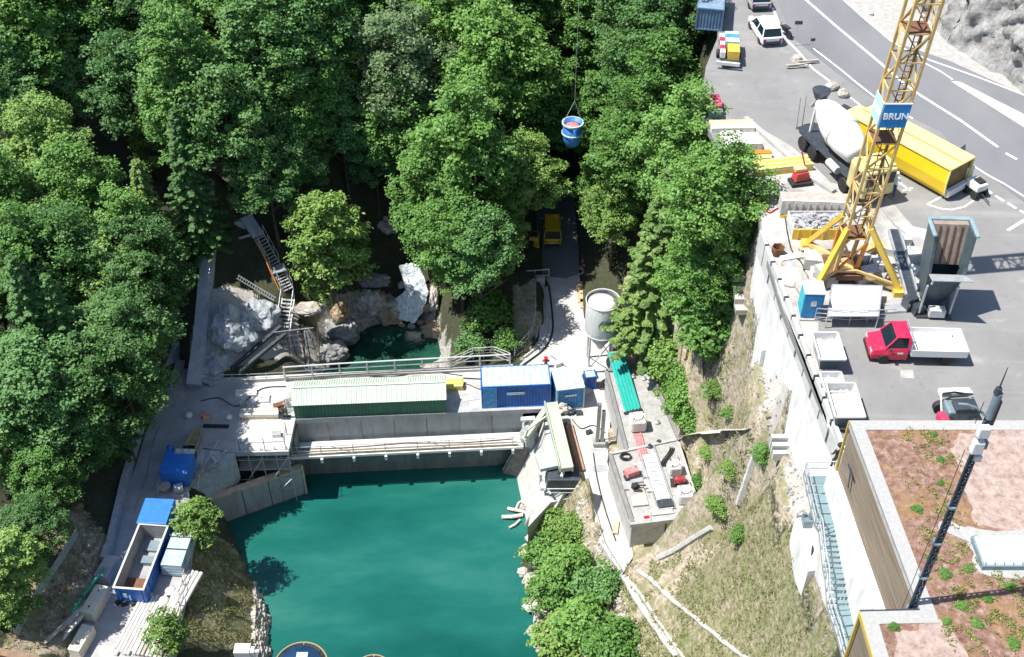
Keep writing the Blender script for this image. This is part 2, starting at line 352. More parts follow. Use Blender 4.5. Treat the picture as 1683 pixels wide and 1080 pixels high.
# ------------------------------------------------------------------ water
wm, t, b = newmat('milky turquoise water'); b.inputs['Roughness'].default_value = .10; b.inputs['IOR'].default_value = 1.33
f1 = noise_fac(t, .10, 7, sx=(.5,1.2,1), rough=.6); c = ramp(t, f1, [(.3,(.004,.066,.057)),(.48,(.010,.102,.085)),(.68,(.036,.155,.125))]); t.links.new(c, b.inputs['Base Color'])
nz_ = noise_fac(t, 1.1, 5, sx=(.6,1.6,1)); bump(t, b, nz_, .22, .1)
mb = MB(); mb.add([(-60,2,LAKE_Z),(30,2,LAKE_Z),(30,67.2,LAKE_Z),(-60,67.2,LAKE_Z)], [(0,1,2,3)]); tag(mb.build('water', wm), kind='structure')
pm, t, b = newmat('dark green pool'); b.inputs['Roughness'].default_value = .06
c = ramp(t, noise_fac(t, .8, 5), [(.3,(.006,.035,.025)),(.7,(.02,.085,.055))]); t.links.new(c, b.inputs['Base Color']); bump(t, b, noise_fac(t, 3, 4), .2, .05)
mb = MB(); mb.add(atl([(470,640),(760,640),(760,540),(600,500),(500,560)], -3.2), [(0,1,2,3,4)]); tag(mb.build('river_pool', pm), kind='structure')
fm, t, b = newmat('white water'); b.inputs['Roughness'].default_value = .5
c = ramp(t, noise_fac(t, 2.6, 8, rough=.8, sx=(1.6,.6,1)), [(.32,(.18,.30,.31)),(.46,(.55,.62,.63)),(.60,(.86,.88,.88))]); t.links.new(c, b.inputs['Base Color']); bump(t, b, noise_fac(t, 5, 6), .8, .15)
mb = MB(); L = [(645,528,-3.0),(640,512,-2.5),(652,495,-1.8),(668,482,-1.0),(662,462,-.2),(655,440,1.2)]; Rr = [(680,536,-3.0),(694,520,-2.5),(700,500,-1.8),(705,485,-1.0),(700,470,-.2),(690,440,1.2)]
vs = []; NS = 16; L = [tuple(L[j][i]*(1-f)+L[j+1][i]*f for i in range(3)) for j in range(5) for f in (0,.25,.5,.75)]+[L[5]]; Rr = [tuple(Rr[j][i]*(1-f)+Rr[j+1][i]*f for i in range(3)) for j in range(5) for f in (0,.25,.5,.75)]+[Rr[5]]
for a, bb in zip(L, Rr):
    for k in range(NS+1):
        f = k/NS; vs.append(at(a[0]*(1-f)+bb[0]*f, a[1]*(1-f)+bb[1]*f, a[2]) + Vector((0,0,.30+rnd.uniform(-.14,.14)+.3*noise.noise(Vector((a[0]*.09,a[1]*.13+f*3,2)))+.25*math.sin(f*math.pi))))
mb.add(vs, [(j*(NS+1)+k, j*(NS+1)+k+1, (j+1)*(NS+1)+k+1, (j+1)*(NS+1)+k) for j in range(20) for k in range(NS)]); o = mb.build('white_water', fm, smooth=True); tag(o, kind='structure')
s_ = o.modifiers.new('s','SUBSURF'); s_.levels = 1; s_.render_levels = 1
# ------------------------------------------------------------------ terrace: asphalt sheet, yard, road, markings
am, t, b = newmat('asphalt'); b.inputs['Roughness'].default_value = .9
g = nd(t, 'ShaderNodeNewGeometry').outputs['Position']
c = ramp(t, noise_fac(t, .25, 7, rough=.65), [(.3,(.150,.149,.147)),(.7,(.222,.219,.213))]); c = mixc(t, ramp(t, noise_fac(t, 40, 3), [(.3,(0,0,0)),(.7,(.35,.35,.35))]), c, (.28,.28,.27))
c = mixc(t, ramp(t, noise_fac(t, .5, 8, rough=.75), [(.58,(0,0,0)),(.74,(.55,.55,.55))]), c, (.36,.345,.32))
vv = nd(t, 'ShaderNodeTexVoronoi', feature='DISTANCE_TO_EDGE'); vv.inputs['Scale'].default_value = .13; va = nd(t, 'ShaderNodeVectorMath', operation='ADD'); nn_ = nd(t, 'ShaderNodeTexNoise'); nn_.inputs['Scale'].default_value = .5; nn_.inputs['Detail'].default_value = 6
t.links.new(g, nn_.inputs['Vector']); vm_ = nd(t, 'ShaderNodeVectorMath', operation='SCALE'); vm_.inputs['Scale'].default_value = 3.0; t.links.new(nn_.outputs['Color'], vm_.inputs[0]); t.links.new(vm_.outputs[0], va.inputs[0]); t.links.new(g, va.inputs[1]); t.links.new(va.outputs[0], vv.inputs['Vector'])
c = mixc(t, ramp(t, vv.outputs['Distance'], [(.0,(.18,.18,.18)),(.004,(0,0,0))]), c, (.10,.10,.10)); c = mixc(t, ramp(t, noise_fac(t, .9, 8, rough=.8), [(.56,(0,0,0)),(.68,(.5,.5,.5))]), c, (.11,.11,.112)); c = mixc(t, ramp(t, noise_fac(t, .35, 5, sx=(.25,2.5,1)), [(.55,(0,0,0)),(.72,(.35,.35,.35))]), c, (.34,.33,.31))
t.links.new(c, b.inputs['Base Color']); bump(t, b, noise_fac(t, 30, 4), .2, .02)
ym, t, b = newmat('dusty yard'); b.inputs['Roughness'].default_value = .95
c = ramp(t, noise_fac(t, .45, 9, rough=.7), [(.32,(.22,.21,.195)),(.5,(.37,.355,.335)),(.68,(.54,.525,.50))]); t.links.new(c, b.inputs['Base Color']); bump(t, b, noise_fac(t, 8, 6), .5, .05)
rm, t, b = newmat('road asphalt'); b.inputs['Roughness'].default_value = .85
c = ramp(t, noise_fac(t, .3, 6, sx=(.7,.35,1)), [(.3,(.140,.143,.152)),(.7,(.185,.187,.195))]); t.links.new(c, b.inputs['Base Color'])
vm, t, b = newmat('gravel verge'); b.inputs['Roughness'].default_value = .95
c = ramp(t, noise_fac(t, 2.2, 8, rough=.75), [(.3,(.25,.24,.22)),(.7,(.44,.43,.41))]); t.links.new(c, b.inputs['Base Color']); bump(t, b, noise_fac(t, 9, 6), .4, .04)
mk = M('road marking paint', (.82,.82,.80), .6, var=.06, dirt=.25, dcol=(.5,.5,.5), scale=4, bmp=0)
def sheet(name, pts, z, m, thick=.0):
    mb = MB(); poly = [(p.x, p.y) for p in pts]; n = len(poly)
    if thick: mb.prism(poly, z-thick, z)
    else:
        A = sum(poly[i][0]*poly[(i+1)%n][1]-poly[(i+1)%n][0]*poly[i][1] for i in range(n))
        if A < 0: poly = poly[::-1]
        mb.add([(x,y,z) for x,y in poly], [tuple(range(n))])
    return tag(mb.build(name, m), kind='structure')
sheet('car_park', terr, 25.0, am, .5)
sheet('road', atl([(1262,-40),(1300,60),(1372,118),(1440,165),(1545,216),(1602,276),(1640,300),(1690,338),(1790,400),(1900,300),(1850,230),(1683,158),(1560,100),(1466,68),(1384,-2),(1350,-40)], 25), 25.008, rm)
sheet('gravel_verge', atl([(1384,-2),(1466,68),(1560,100),(1683,156),(1850,230),(1900,160),(1683,40),(1480,-50),(1345,-50)], 25), 25.012, vm)
sheet('yard', atl([(1180,190),(1240,205),(1300,240),(1330,265),(1365,300),(1455,320),(1500,372),(1560,385),(1560,430),(1500,500),(1430,505),(1345,530),(1345,600),(1360,700),(1395,760),(1392,770),(1287,505),(1253,392),(1248,300),(1200,262)], 25), 25.008, ym)
def strip(name, px, wd, m=mk, z=25.016, loc=True):
    P = atl(px, 25); vs = []
    for i, p in enumerate(P):
        d = (P[min(i+1,len(P)-1)] - P[max(i-1,0)]).normalized(); n = Vector((-d.y, d.x, 0))*wd/2; vs += [(p+n).xy.to_tuple()+(z,), (p-n).xy.to_tuple()+(z,)]
    return tag(MB().add(vs, [(2*i+1,2*i+3,2*i+2,2*i) for i in range(len(P)-1)]).build(name, m), kind='structure')
strip('road_marking', [(1320,-4),(1374,43),(1440,98),(1485,137),(1513,157),(1580,199),(1640,242)], .22)
strip('road_marking', [(1653,252),(1671,262)], .22)
strip('road_marking', [(1380,-6),(1420,30),(1464,67),(1500,88),(1531,100),(1610,128),(1700,163)], .16)
strip('road_marking', [(1518,103),(1545,117),(1566,131)], .14)
strip('road_marking', [(1337,80),(1381,114),(1410,138),(1438,160),(1500,195)], .14)
strip('road_marking', [(1600,273),(1625,289),(1650,302),(1700,334)], .14)
strip('road_marking', [(1270,13),(1290,63),(1310,83),(1337,114),(1364,134)], .18)
strip('road_marking', [(1397,160),(1428,184)], .14)
for a, b_ in (((1615,308),(1630,318)),((1636,322),(1650,331)),((1656,334),(1670,343)),((1676,346),(1690,354))): strip('road_marking', [a, b_], .2)
strip('road_marking', [(1656,379),(1690,358)], .2); strip('road_marking', [(1478,300),(1496,314)], .14); strip('road_marking', [(1483,314),(1500,309)], .14)
strip('road_marking', [(1524,336),(1545,343),(1565,345),(1585,340),(1600,330)], .13); strip('road_marking', [(1524,336),(1550,322)], .13)
sheet('traffic_island', atl([(1563,134),(1578,135),(1690,192),(1690,214)], 25), 25.03, CONCW, .025)
# drain cover and worn patch in the car park
sheet('road_patch', atl([(1480,608),(1500,608),(1503,622),(1480,621)], 25), 25.006, vm)
# ------------------------------------------------------------------ deck and left road
dm_, t, b = newmat('site concrete'); b.inputs['Roughness'].default_value = .9
c = ramp(t, noise_fac(t, .5, 9, rough=.68), [(.28,(.27,.26,.245)),(.42,(.39,.38,.36)),(.55,(.47,.46,.44)),(.68,(.56,.55,.525))]); c = mixc(t, ramp(t, noise_fac(t, 1.6, 8, rough=.8), [(.60,(0,0,0)),(.74,(.7,.7,.7))]), c, (.40,.37,.33))
t.links.new(c, b.inputs['Base Color']); bump(t, b, noise_fac(t, 6, 6), .35, .04)
lm_, t, b = newmat('worn concrete lane'); b.inputs['Roughness'].default_value = .9
c = ramp(t, noise_fac(t, .6, 9, rough=.68), [(.3,(.25,.25,.245)),(.7,(.43,.42,.405))]); t.links.new(c, b.inputs['Base Color']); bump(t, b, noise_fac(t, 6, 6), .3, .03)
sheet('deck', atl([(318,632),(355,628),(850,605),(885,560),(896,470),(880,380),(868,300),(948,300),(952,450),(962,520),(1005,560),(1010,600),(998,760),(1042,912),(1022,945),(985,890),(968,806),(957,775),(932,690),(896,686),(890,672),(485,690),(474,742),(386,744),(334,736),(298,700)], 0), 0, dm_, .45)
sheet('lane', atl([(298,575),(318,632),(355,628),(400,626),(386,744),(334,736),(306,770),(318,890),(302,1000),(280,1120),(95,1120),(205,820),(262,640)], 0), .006, lm_, .4)
sheet('asphalt_lane', atl([(868,300),(948,300),(952,450),(946,452),(930,458),(905,455),(880,462),(878,400)], 0), .006, rm)
# ------------------------------------------------------------------ rock cliff beyond the road
km, t, b = newmat('cliff rock'); b.inputs['Roughness'].default_value = .95
c = ramp(t, noise_fac(t, .9, 9, rough=.75, sx=(1,1,.45)), [(.3,(.10,.095,.09)),(.5,(.33,.325,.31)),(.68,(.54,.53,.51))]); t.links.new(c, b.inputs['Base Color']); bump(t, b, noise_fac(t, 3, 9, rough=.75), 1, .3)
base = atl([(1420,-80),(1480,-18),(1520,25),(1548,72),(1600,100),(1650,130),(1700,165),(1850,240)], 25); NS = 140; NV = 60
cx = np.zeros((NV, NS)); cy = cx.copy(); czz = cx.copy()
for i in range(NS):
    f = i/(NS-1)*(len(base)-1); k = min(int(f), len(base)-2); p = base[k].lerp(base[k+1], f-k); d = (base[k+1]-base[k]).normalized(); n = Vector((-d.y, d.x, 0)); n = n if n.x > 0 else -n
    for j in range(NV):
        h = j/(NV-1)*16; q = p + n*(h*.30 + (0 if h < 9 else (h-9)*1.5)) + Vector((0,0,h-.3))
        a = noise.fractal(q*.35, 1, 2, 6)*1.3 + abs(noise.noise(q*1.1))*.9 - .3
        q = q - n*a*min(1, .25+h*.3); cx[j,i], cy[j,i], czz[j,i] = q
tag(grid_mesh('cliff', cx, cy, czz, km), kind='structure')
# ------------------------------------------------------------------ foliage
def leafmat(name, c0, c1, c2, trans=.26):
    m = bpy.data.materials.new(name); m.use_nodes = True; t = m.node_tree; b = t.nodes['Principled BSDF']; out = t.nodes['Material Output']
    b.inputs['Roughness'].default_value = .55; b.inputs['Specular IOR Level'].default_value = .35
    g = nd(t, 'ShaderNodeNewGeometry'); oi = nd(t, 'ShaderNodeObjectInfo')
    ad = nd(t, 'ShaderNodeMath', operation='MULTIPLY_ADD'); t.links.new(oi.outputs['Random'], ad.inputs[0]); ad.inputs[1].default_value = .45
    ml = nd(t, 'ShaderNodeMath', operation='MULTIPLY'); t.links.new(g.outputs['Random Per Island'], ml.inputs[0]); ml.inputs[1].default_value = .55; t.links.new(ml.outputs[0], ad.inputs[2])
    ps = nd(t, 'ShaderNodeMath', operation='MULTIPLY_ADD'); t.links.new(noise_fac(t, .7, 4), ps.inputs[0]); ps.inputs[1].default_value = .9; a2 = nd(t, 'ShaderNodeMath', operation='ADD'); t.links.new(ad.outputs[0], ps.inputs[2]); t.links.new(ps.outputs[0], a2.inputs[0]); a2.inputs[1].default_value = -.45
    c = ramp(t, a2.outputs[0], [(.1,c0),(.5,c1),(.9,c2)])
    t.links.new(c, b.inputs['Base Color']); tr = nd(t, 'ShaderNodeBsdfTranslucent')
    c3 = mixc(t, .45, c, (.30,.42,.04)); t.links.new(c3, tr.inputs[0])
    mx = nd(t, 'ShaderNodeMixShader'); mx.inputs[0].default_value = trans; t.links.new(b.outputs[0], mx.inputs[1]); t.links.new(tr.outputs[0], mx.inputs[2]); t.links.new(mx.outputs[0], out.inputs[0])
    return m
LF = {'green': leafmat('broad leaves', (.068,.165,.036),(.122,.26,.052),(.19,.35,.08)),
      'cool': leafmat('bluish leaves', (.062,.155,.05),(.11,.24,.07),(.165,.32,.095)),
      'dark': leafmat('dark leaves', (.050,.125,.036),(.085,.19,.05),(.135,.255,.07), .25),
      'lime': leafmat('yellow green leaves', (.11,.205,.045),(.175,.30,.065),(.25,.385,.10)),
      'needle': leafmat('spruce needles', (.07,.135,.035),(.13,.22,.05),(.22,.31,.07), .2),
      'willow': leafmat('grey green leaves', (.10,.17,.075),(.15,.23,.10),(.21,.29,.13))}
def leaf_mesh(name, Pc, Nn, size, m, asp=.75):
    rs = np.random.RandomState(len(Pc)); n = len(Pc)
    Nn = Nn/np.maximum(1e-6, np.linalg.norm(Nn, axis=1))[:,None]
    rv = rs.normal(size=(n,3)); T1 = np.cross(Nn, rv); T1 /= np.maximum(1e-6, np.linalg.norm(T1,axis=1))[:,None]; T2 = np.cross(Nn, T1)
    s = (size*rs.uniform(.7,1.3,n))[:,None]
    V = np.stack([Pc-T1*s, Pc-T2*s*asp*.8+Nn*s*.12, Pc+T1*s, Pc+T2*s*asp+Nn*s*.12], 1).reshape(-1,3)
    me = bpy.data.meshes.new(name); me.vertices.add(n*4); me.vertices.foreach_set('co', V.reshape(-1).astype(np.float32))
    me.loops.add(n*4); me.loops.foreach_set('vertex_index', np.arange(n*4, dtype=np.int32)); me.polygons.add(n); me.polygons.foreach_set('loop_start', np.arange(n, dtype=np.int32)*4)
    me.update(calc_edges=True); me.materials.append(m); return me
CO = .19
def crown_points(seed, Rx, Rz, nl, per, lobe=(.26,.42), cl=9, low=-.6):
    rs = np.random.RandomState(seed); Pc = []; Nn = []
    for k in range(nl):
        zz = low + (1-low)*((k+.5)/nl); a = k*2.39996+rs.uniform(-.5,.5); r = math.sqrt(max(0,1-zz*zz))*(1-.28*zz) if zz > 0 else math.sqrt(max(.05,1-zz*zz*1.2))
        q = rs.uniform(.42,.95); c = np.array([r*math.cos(a)*Rx*q, r*math.sin(a)*Rx*q, zz*Rz*q]); lr = rs.uniform(*lobe)*Rx
        nc = per//cl
        d = rs.normal(size=(nc,3)); d[:,2] = d[:,2]*.9+.25; d /= np.linalg.norm(d,axis=1)[:,None]
        cc = c + d*lr*rs.uniform(.62,1.08,(nc,1))*np.array([1,1,.8])
        for i in range(cl):
            off = rs.normal(size=(nc,3))*CO; off[:,2] *= .5
            Pc.append(cc+off); Nn.append(d*.6+np.array([-.15,0,.8])+rs.normal(size=(nc,3))*.42)
    return np.concatenate(Pc), np.concatenate(Nn)
def tree_proto(name, seed, kind, Rx=4.2, Rz=6.0, hc=9.0, nl=80, per=250, lsize=.125, low=-.6, lobe=(.13,.25)):
    rs = random.Random(seed); root = thing(name, 'tree', 'tree')
    global CO
    CO = .19 if Rx > 2.5 else .10
    P_, N_ = crown_points(seed, Rx, Rz, nl, per, low=low, lobe=lobe); P_ = P_ + np.array([0,0,hc])
    me = leaf_mesh('crown', P_, N_, lsize, LF[kind]); cr = bpy.data.objects.new('crown', me); C.objects.link(cr); cr.parent = root
    mb = MB(); p = Vector((0,0,-1.5)); r = .26
    for k in range(6):
        q = Vector((rs.uniform(-.15,.15)*k*.3, rs.uniform(-.15,.15)*k*.3, -1.5+(hc+2.5)*(k+1)/6)); mb.tube(p, q, r, 8, r*.84, cap=False); p, r = q, r*.84
    for k in range(11):
        z = hc*.42 + k*hc*.055; a = k*2.4; l = Rx*rs.uniform(.6,.85); m1 = Vector((math.cos(a)*l*.45, math.sin(a)*l*.45, z+l*.35)); m2 = Vector((math.cos(a)*l, math.sin(a)*l, z+l*.8))
        mb.tube((0,0,z), m1, .10, 6, .07, cap=False); mb.tube(m1, m2, .07, 6, .02, cap=False)
    mb.build('trunk', BARK, root, smooth=True); return root
def spruce_proto(name, seed, kind='needle', Hh=15.0, R0=3.1, dens=1.0):
    rs = np.random.RandomState(seed); root = thing(name, 'tree', 'tree'); Pc = []; Nn = []; mb = MB(); z = 1.6; k = 0
    mb.tube((0,0,-2), (0,0,Hh*.55), .24, 8, .13, cap=False); mb.tube((0,0,Hh*.55), (0,0,Hh-.2), .13, 8, .02, cap=False)
    while z < Hh-.3:
        f = z/Hh; L = R0*(1-f)**.8*(1+.10*rs.uniform(-1,1))+.15; nb = max(5, int(11*(1-f*.5)))
        for i in range(nb):
            a = 2*math.pi*(i+rs.uniform(-.3,.3))/nb + k*1.1; l = L*rs.uniform(.72,1.12); dr = rs.uniform(.22,.42)
            n = max(4, int(l*8*dens)); tt = np.linspace(.12,1,n); wv = .42*(1-tt*.75)*min(1,l/1.5)+.05
            bx = np.cos(a)*l*tt; by = np.sin(a)*l*tt; bz = z - dr*l*tt**1.2 + .18*l*np.maximum(0,tt-.7)
            for sgn in (-1,-.4,.4,1):
                Pc.append(np.stack([bx-np.sin(a)*wv*sgn, by+np.cos(a)*wv*sgn, bz-abs(sgn)*wv*.35+rs.uniform(-.04,.04,n)],-1)); Nn.append(np.tile([math.cos(a)*.3-math.sin(a)*sgn*.3, math.sin(a)*.3+math.cos(a)*sgn*.3,1.0],(n,1))+rs.normal(size=(n,3))*.22)
            if i % 3 == 0: mb.tube((0,0,z), (math.cos(a)*l*.7, math.sin(a)*l*.7, z-dr*l*.6), .035, 4, .015, cap=False)
        z += .50*(1-f*.45); k += 1
    me = leaf_mesh('crown', np.concatenate(Pc), np.concatenate(Nn), .17, LF[kind], .6); cr = bpy.data.objects.new('crown', me); C.objects.link(cr); cr.parent = root
    mb.build('trunk', BARK, root, smooth=True); return root
def bush_proto(name, seed, kind, Rr=1.0, n=16, per=210, ls=.062):
    global CO
    CO = .07
    rs = random.Random(seed); root = thing(name, 'bush', 'bush'); P_, N_ = crown_points(seed, Rr, Rr*.8, n, per, low=-.2, cl=4); P_ = P_*np.array([1,1,1]) + np.array([0,0,Rr*.55])
    me = leaf_mesh('foliage', P_, N_, ls, LF[kind]); cr = bpy.data.objects.new('foliage', me); C.objects.link(cr); cr.parent = root
    mb = MB()
    for k in range(6): a = k*1.05; mb.tube((0,0,-.3), (math.cos(a)*.5*Rr, math.sin(a)*.5*Rr, Rr*.9), .035, 5, .012, cap=False)
    mb.build('stems', BARK, root); return root
PR = {}
def proto(key):
    if key in PR: return PR[key]
    d = {'g1': lambda: tree_proto('broadleaf_tree', 1, 'green'), 'g2': lambda: tree_proto('broadleaf_tree', 2, 'green', 4.6, 5.6, 8.6, 96),
         'g3': lambda: tree_proto('broadleaf_tree', 13, 'green', 3.4, 6.4, 9.2, 70, low=-.75), 'l1': lambda: tree_proto('broadleaf_tree', 3, 'lime', 3.9, 5.4, 8.4, 74),
         'l2': lambda: tree_proto('broadleaf_tree', 23, 'lime', 3.2, 5.9, 8.8, 62), 'c1': lambda: tree_proto('broadleaf_tree', 4, 'cool', 4.2, 6.0), 'c2': lambda: tree_proto('broadleaf_tree', 14, 'cool', 3.5, 6.4, 9.2, 68),
         'd1': lambda: tree_proto('broadleaf_tree', 5, 'dark', 4.2, 6.0), 'w1': lambda: tree_proto('willow_tree', 6, 'willow', 4.2, 6.4, 9.5, 80, low=-.9, lobe=(.15,.26)),
         's1': lambda: spruce_proto('spruce_tree', 7), 's2': lambda: spruce_proto('spruce_tree', 8, 'needle', 13, 2.6), 's3': lambda: spruce_proto('spruce_tree', 9, 'dark', 16, 3.2),
         'y1': lambda: tree_proto('young_tree', 31, 'lime', 1.75, 2.5, 3.4, 26, 210, .085, low=-.8, lobe=(.28,.45)), 'y2': lambda: tree_proto('young_tree', 32, 'lime', 1.3, 1.8, 2.2, 18, 170, .085, low=-.8, lobe=(.3,.45)),
         'b1': lambda: bush_proto('bush', 41, 'green'), 'b2': lambda: bush_proto('bush', 42, 'lime'), 'b3': lambda: bush_proto('bush', 43, 'cool')}
    PR[key] = [d[key](), False]; return PR[key]
HC = {'g1':9,'g2':8.6,'g3':9.2,'l1':8.4,'l2':8.8,'c1':9,'c2':9.2,'d1':9,'w1':9.5,'s1':8,'s2':7,'s3':8.5,'y1':3.4,'y2':2.2,'b1':.5,'b2':.5,'b3':.5}
def plant(key, u, v, s, label, group=None, hz=None, zs=1.0, cat=None):
    """u, v: survey pixel of the middle of the crown"""
    pr = proto(key)
    if not pr[1]: o = pr[0]; pr[1] = True
    else: o = copy_tree(pr[0])
    p = G(u, v, HC[key]*s*zs); o.location = (p.x, p.y, p.z-HC[key]*s*zs-.05); o.rotation_euler = (0,0,rnd.uniform(0,6.28)); o.scale = (s, s, s*zs)
    if 'group' in o: del o['group']
    tag(o, label, cat or ('bush' if key[0] == 'b' else 'tree'), group); return o
# ------------------------------------------------------------------ the trees
for a in [
 ('l1',75,250,1.0,'yellow green broadleaf tree high on the left edge of the forest'),
 ('c1',215,150,1.05,'large bluish green broadleaf tree crowning the left hillside'),
 ('g1',140,330,1.0,'broad green tree in the middle of the left hillside, left of the tall slim spruce'),
 ('l2',262,215,.85,'yellow green tree leaning out at the right edge of the left hillside above the path'),
 ('s2',245,350,.95,'slim spruce standing among broadleaf trees on the left hillside'),
 ('g2',40,430,1.0,'broad green tree at the left edge of the picture halfway down'),
 ('l1',165,470,.9,'light green tree on the left hillside below the slim spruce'),
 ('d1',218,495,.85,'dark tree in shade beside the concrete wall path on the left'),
 ('c1',45,640,1.05,'bluish green broadleaf tree at the left edge above the lane with blue skips'),
 ('g1',70,785,.62,'sunlit broadleaf tree at the lower left above the roll-off skip'),
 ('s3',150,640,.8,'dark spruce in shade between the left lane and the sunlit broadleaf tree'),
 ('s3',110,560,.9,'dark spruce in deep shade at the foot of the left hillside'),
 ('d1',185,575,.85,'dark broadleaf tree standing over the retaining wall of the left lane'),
 ('l2',5,930,.75,'yellow green tree cut by the left edge near the dry leaf bank'),
 ('w1',655,120,1.15,'grey green drooping tree at the top, left of the great bright tree'),
 ('g2',800,110,1.25,'great bright green tree in the top middle of the picture'),
 ('g1',760,260,1.2,'large bright green tree between the stream and the hanging blue bucket'),
 ('l1',860,300,.95,'yellow green tree left of the yellow van under the trees'),
 ('g2',757,388,.95,'bright green tree leaning over the stream right of the white water'),
 ('l2',742,445,.5,'small yellow green tree right beside the white water'),
 ('c1',790,420,.85,'green tree above the round bushes behind the dam railing'),
 ('l2',535,400,1.12,'pale yellow green tree between the stairs and the boulders'),
 ('g1',575,400,.45,'green tree right behind the pale tree by the boulders'),
 ('c2',615,250,.75,'slim bluish green tree left of the stream gap'),
 ('g3',955,90,1.1,'tall green tree top centre right of the great bright tree'),
 ('g2',1060,245,1.0,'broad green tree left of the stacked formwork on the terrace edge'),
 ('g1',1125,245,.9,'rounded bright green tree crown touching the terrace edge'),
 ('g2',1178,330,.85,'rounded green tree at the terrace edge beside the white site wall'),
 ('l1',1010,350,.75,'light green tree right of the yellow van'),
 ('s1',1085,425,1.2,'tall spruce behind the round grey silo'),
 ('s2',1062,455,.95,'shorter spruce directly right of the round grey silo'),
 ('g1',1150,450,.75,'dark green leafy tree between the tall spruce and the white site wall'),
 ('g3',1185,440,.75,'slim green tree beside the stepped path by the white wall'),
 ('l2',1010,250,.7,'small green tree right of the hanging blue bucket'),
 ('d1',1085,70,1.05,'dark tree at the top beside the striped trailer'),
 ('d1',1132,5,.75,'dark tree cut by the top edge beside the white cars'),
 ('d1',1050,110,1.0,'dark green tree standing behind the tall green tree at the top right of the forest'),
]:
    a = list(a); a[3] *= 1.04; plant(*a, zs=.75 if a[2] > 560 and a[1] < 130 else 1.0)
fl = ''
pk = [(30,30),(120,20),(220,30),(310,100),(170,70),(20,130),(350,30),(430,90),(370,200),(400,150),(470,180),(500,60),(560,30),(480,260),(440,290),(310,290),(60,540),(110,430),(210,400),(400,10),(300,20)]; rk = {q: i for i, q in enumerate(sorted(pk))}
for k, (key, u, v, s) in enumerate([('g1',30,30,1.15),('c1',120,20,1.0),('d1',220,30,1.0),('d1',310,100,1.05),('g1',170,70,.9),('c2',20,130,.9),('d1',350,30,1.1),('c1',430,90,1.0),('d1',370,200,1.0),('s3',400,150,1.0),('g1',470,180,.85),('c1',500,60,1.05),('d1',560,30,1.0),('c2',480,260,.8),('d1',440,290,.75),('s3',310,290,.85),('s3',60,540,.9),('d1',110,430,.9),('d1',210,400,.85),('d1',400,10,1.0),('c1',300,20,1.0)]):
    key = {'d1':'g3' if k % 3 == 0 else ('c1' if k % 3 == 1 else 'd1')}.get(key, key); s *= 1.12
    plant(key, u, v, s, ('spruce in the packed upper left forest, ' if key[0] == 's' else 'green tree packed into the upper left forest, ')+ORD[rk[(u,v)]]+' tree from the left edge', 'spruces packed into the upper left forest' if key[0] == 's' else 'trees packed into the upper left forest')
for a in [('d1',178,630,.95,'tall dark tree shading the upper end of the left lane'),('d1',112,720,.75,'tall dark tree leaning over the left lane beside the blue covered skips'),('c1',85,690,.85,'bluish tree between the two tall dark trees of the left lane and the picture edge'),
 ('d1',212,560,.95,'dark tree directly left of the concrete wall path'),('d1',236,435,.95,'dark tree shading the middle of the concrete wall path'),('c1',108,150,.8,'bluish tree right of the high yellow green tree on the left hillside'),('g1',2,325,.8,'green tree half cut by the left edge below the high yellow green tree'),('d1',0,520,.8,'dark tree half cut by the left edge halfway down'),('g1',-5,735,.7,'green tree half cut by the left edge above the dry leaf bank'),('g1',62,95,1.0,'green tree near the left edge between the top corner and the high yellow green tree'),('c1',5,185,.9,'bluish tree cut by the left edge above the high yellow green tree'),('g3',290,130,1.1,'tall green tree above the yellow green tree of the left hillside'),('d1',50,865,.6,'dark tree shading the lane wall beside the roll-off skip'),
 ('g1',298,185,.9,'green tree at the upper right rim of the left hillside'),('g1',520,120,1.0,'green tree at the upper middle left of the drooping grey green tree'),('c2',560,200,.9,'narrow bluish tree under the drooping grey green tree'),('g3',700,330,1.0,'tall green tree over the stream left of the large bright green tree'),
 ('g1',660,220,1.0,'green tree between the drooping grey green tree and the large bright green tree'),('g1',880,180,1.1,'green tree left of the hanging blue bucket rope'),('g3',985,200,.9,'green tree just right of the hanging blue bucket'),('l1',830,375,.6,'yellow green tree dipping over the yellow tracked machine'),('g1',985,300,.6,'small green tree right beside the dark access road'),
 ('g1',1140,285,.8,'round green tree in front of the tall spruce top'),('g1',1085,170,1.1,'green tree above the tall spruce')]:
    plant(*a, zs=.72 if a[2] > 600 and a[1] < 130 else 1.0)
fl = 'tree far up the gorge along the top edge of the forest'
for key, u, v, s in [('g1',740,10,1.1),('d1',620,-20,1.1),('g2',870,-10,1.1),('l1',960,-10,1.0),('d1',1040,0,1.1),('c1',690,-60,1.1),('c1',800,-60,1.1),('d1',540,-60,1.1),('g1',900,-70,1.1),('d1',100,-50,1.1),('d1',240,-60,1.1),('c1',400,-70,1.1)]:
    plant(key, u, v, s, 'tree far up the gorge on the top edge, '+ORD[sorted([740,620,870,960,1040,690,800,540,900,100,240,400]).index(u)]+' from the left', 'trees along the top edge of the forest')
for a in [('y1',322,850,1.0,'young light green tree between the lane and the lake beside the grey pallets'),('y2',275,1040,1.15,'small young tree at the bottom edge beside the stacked pipes')]: plant(*a)
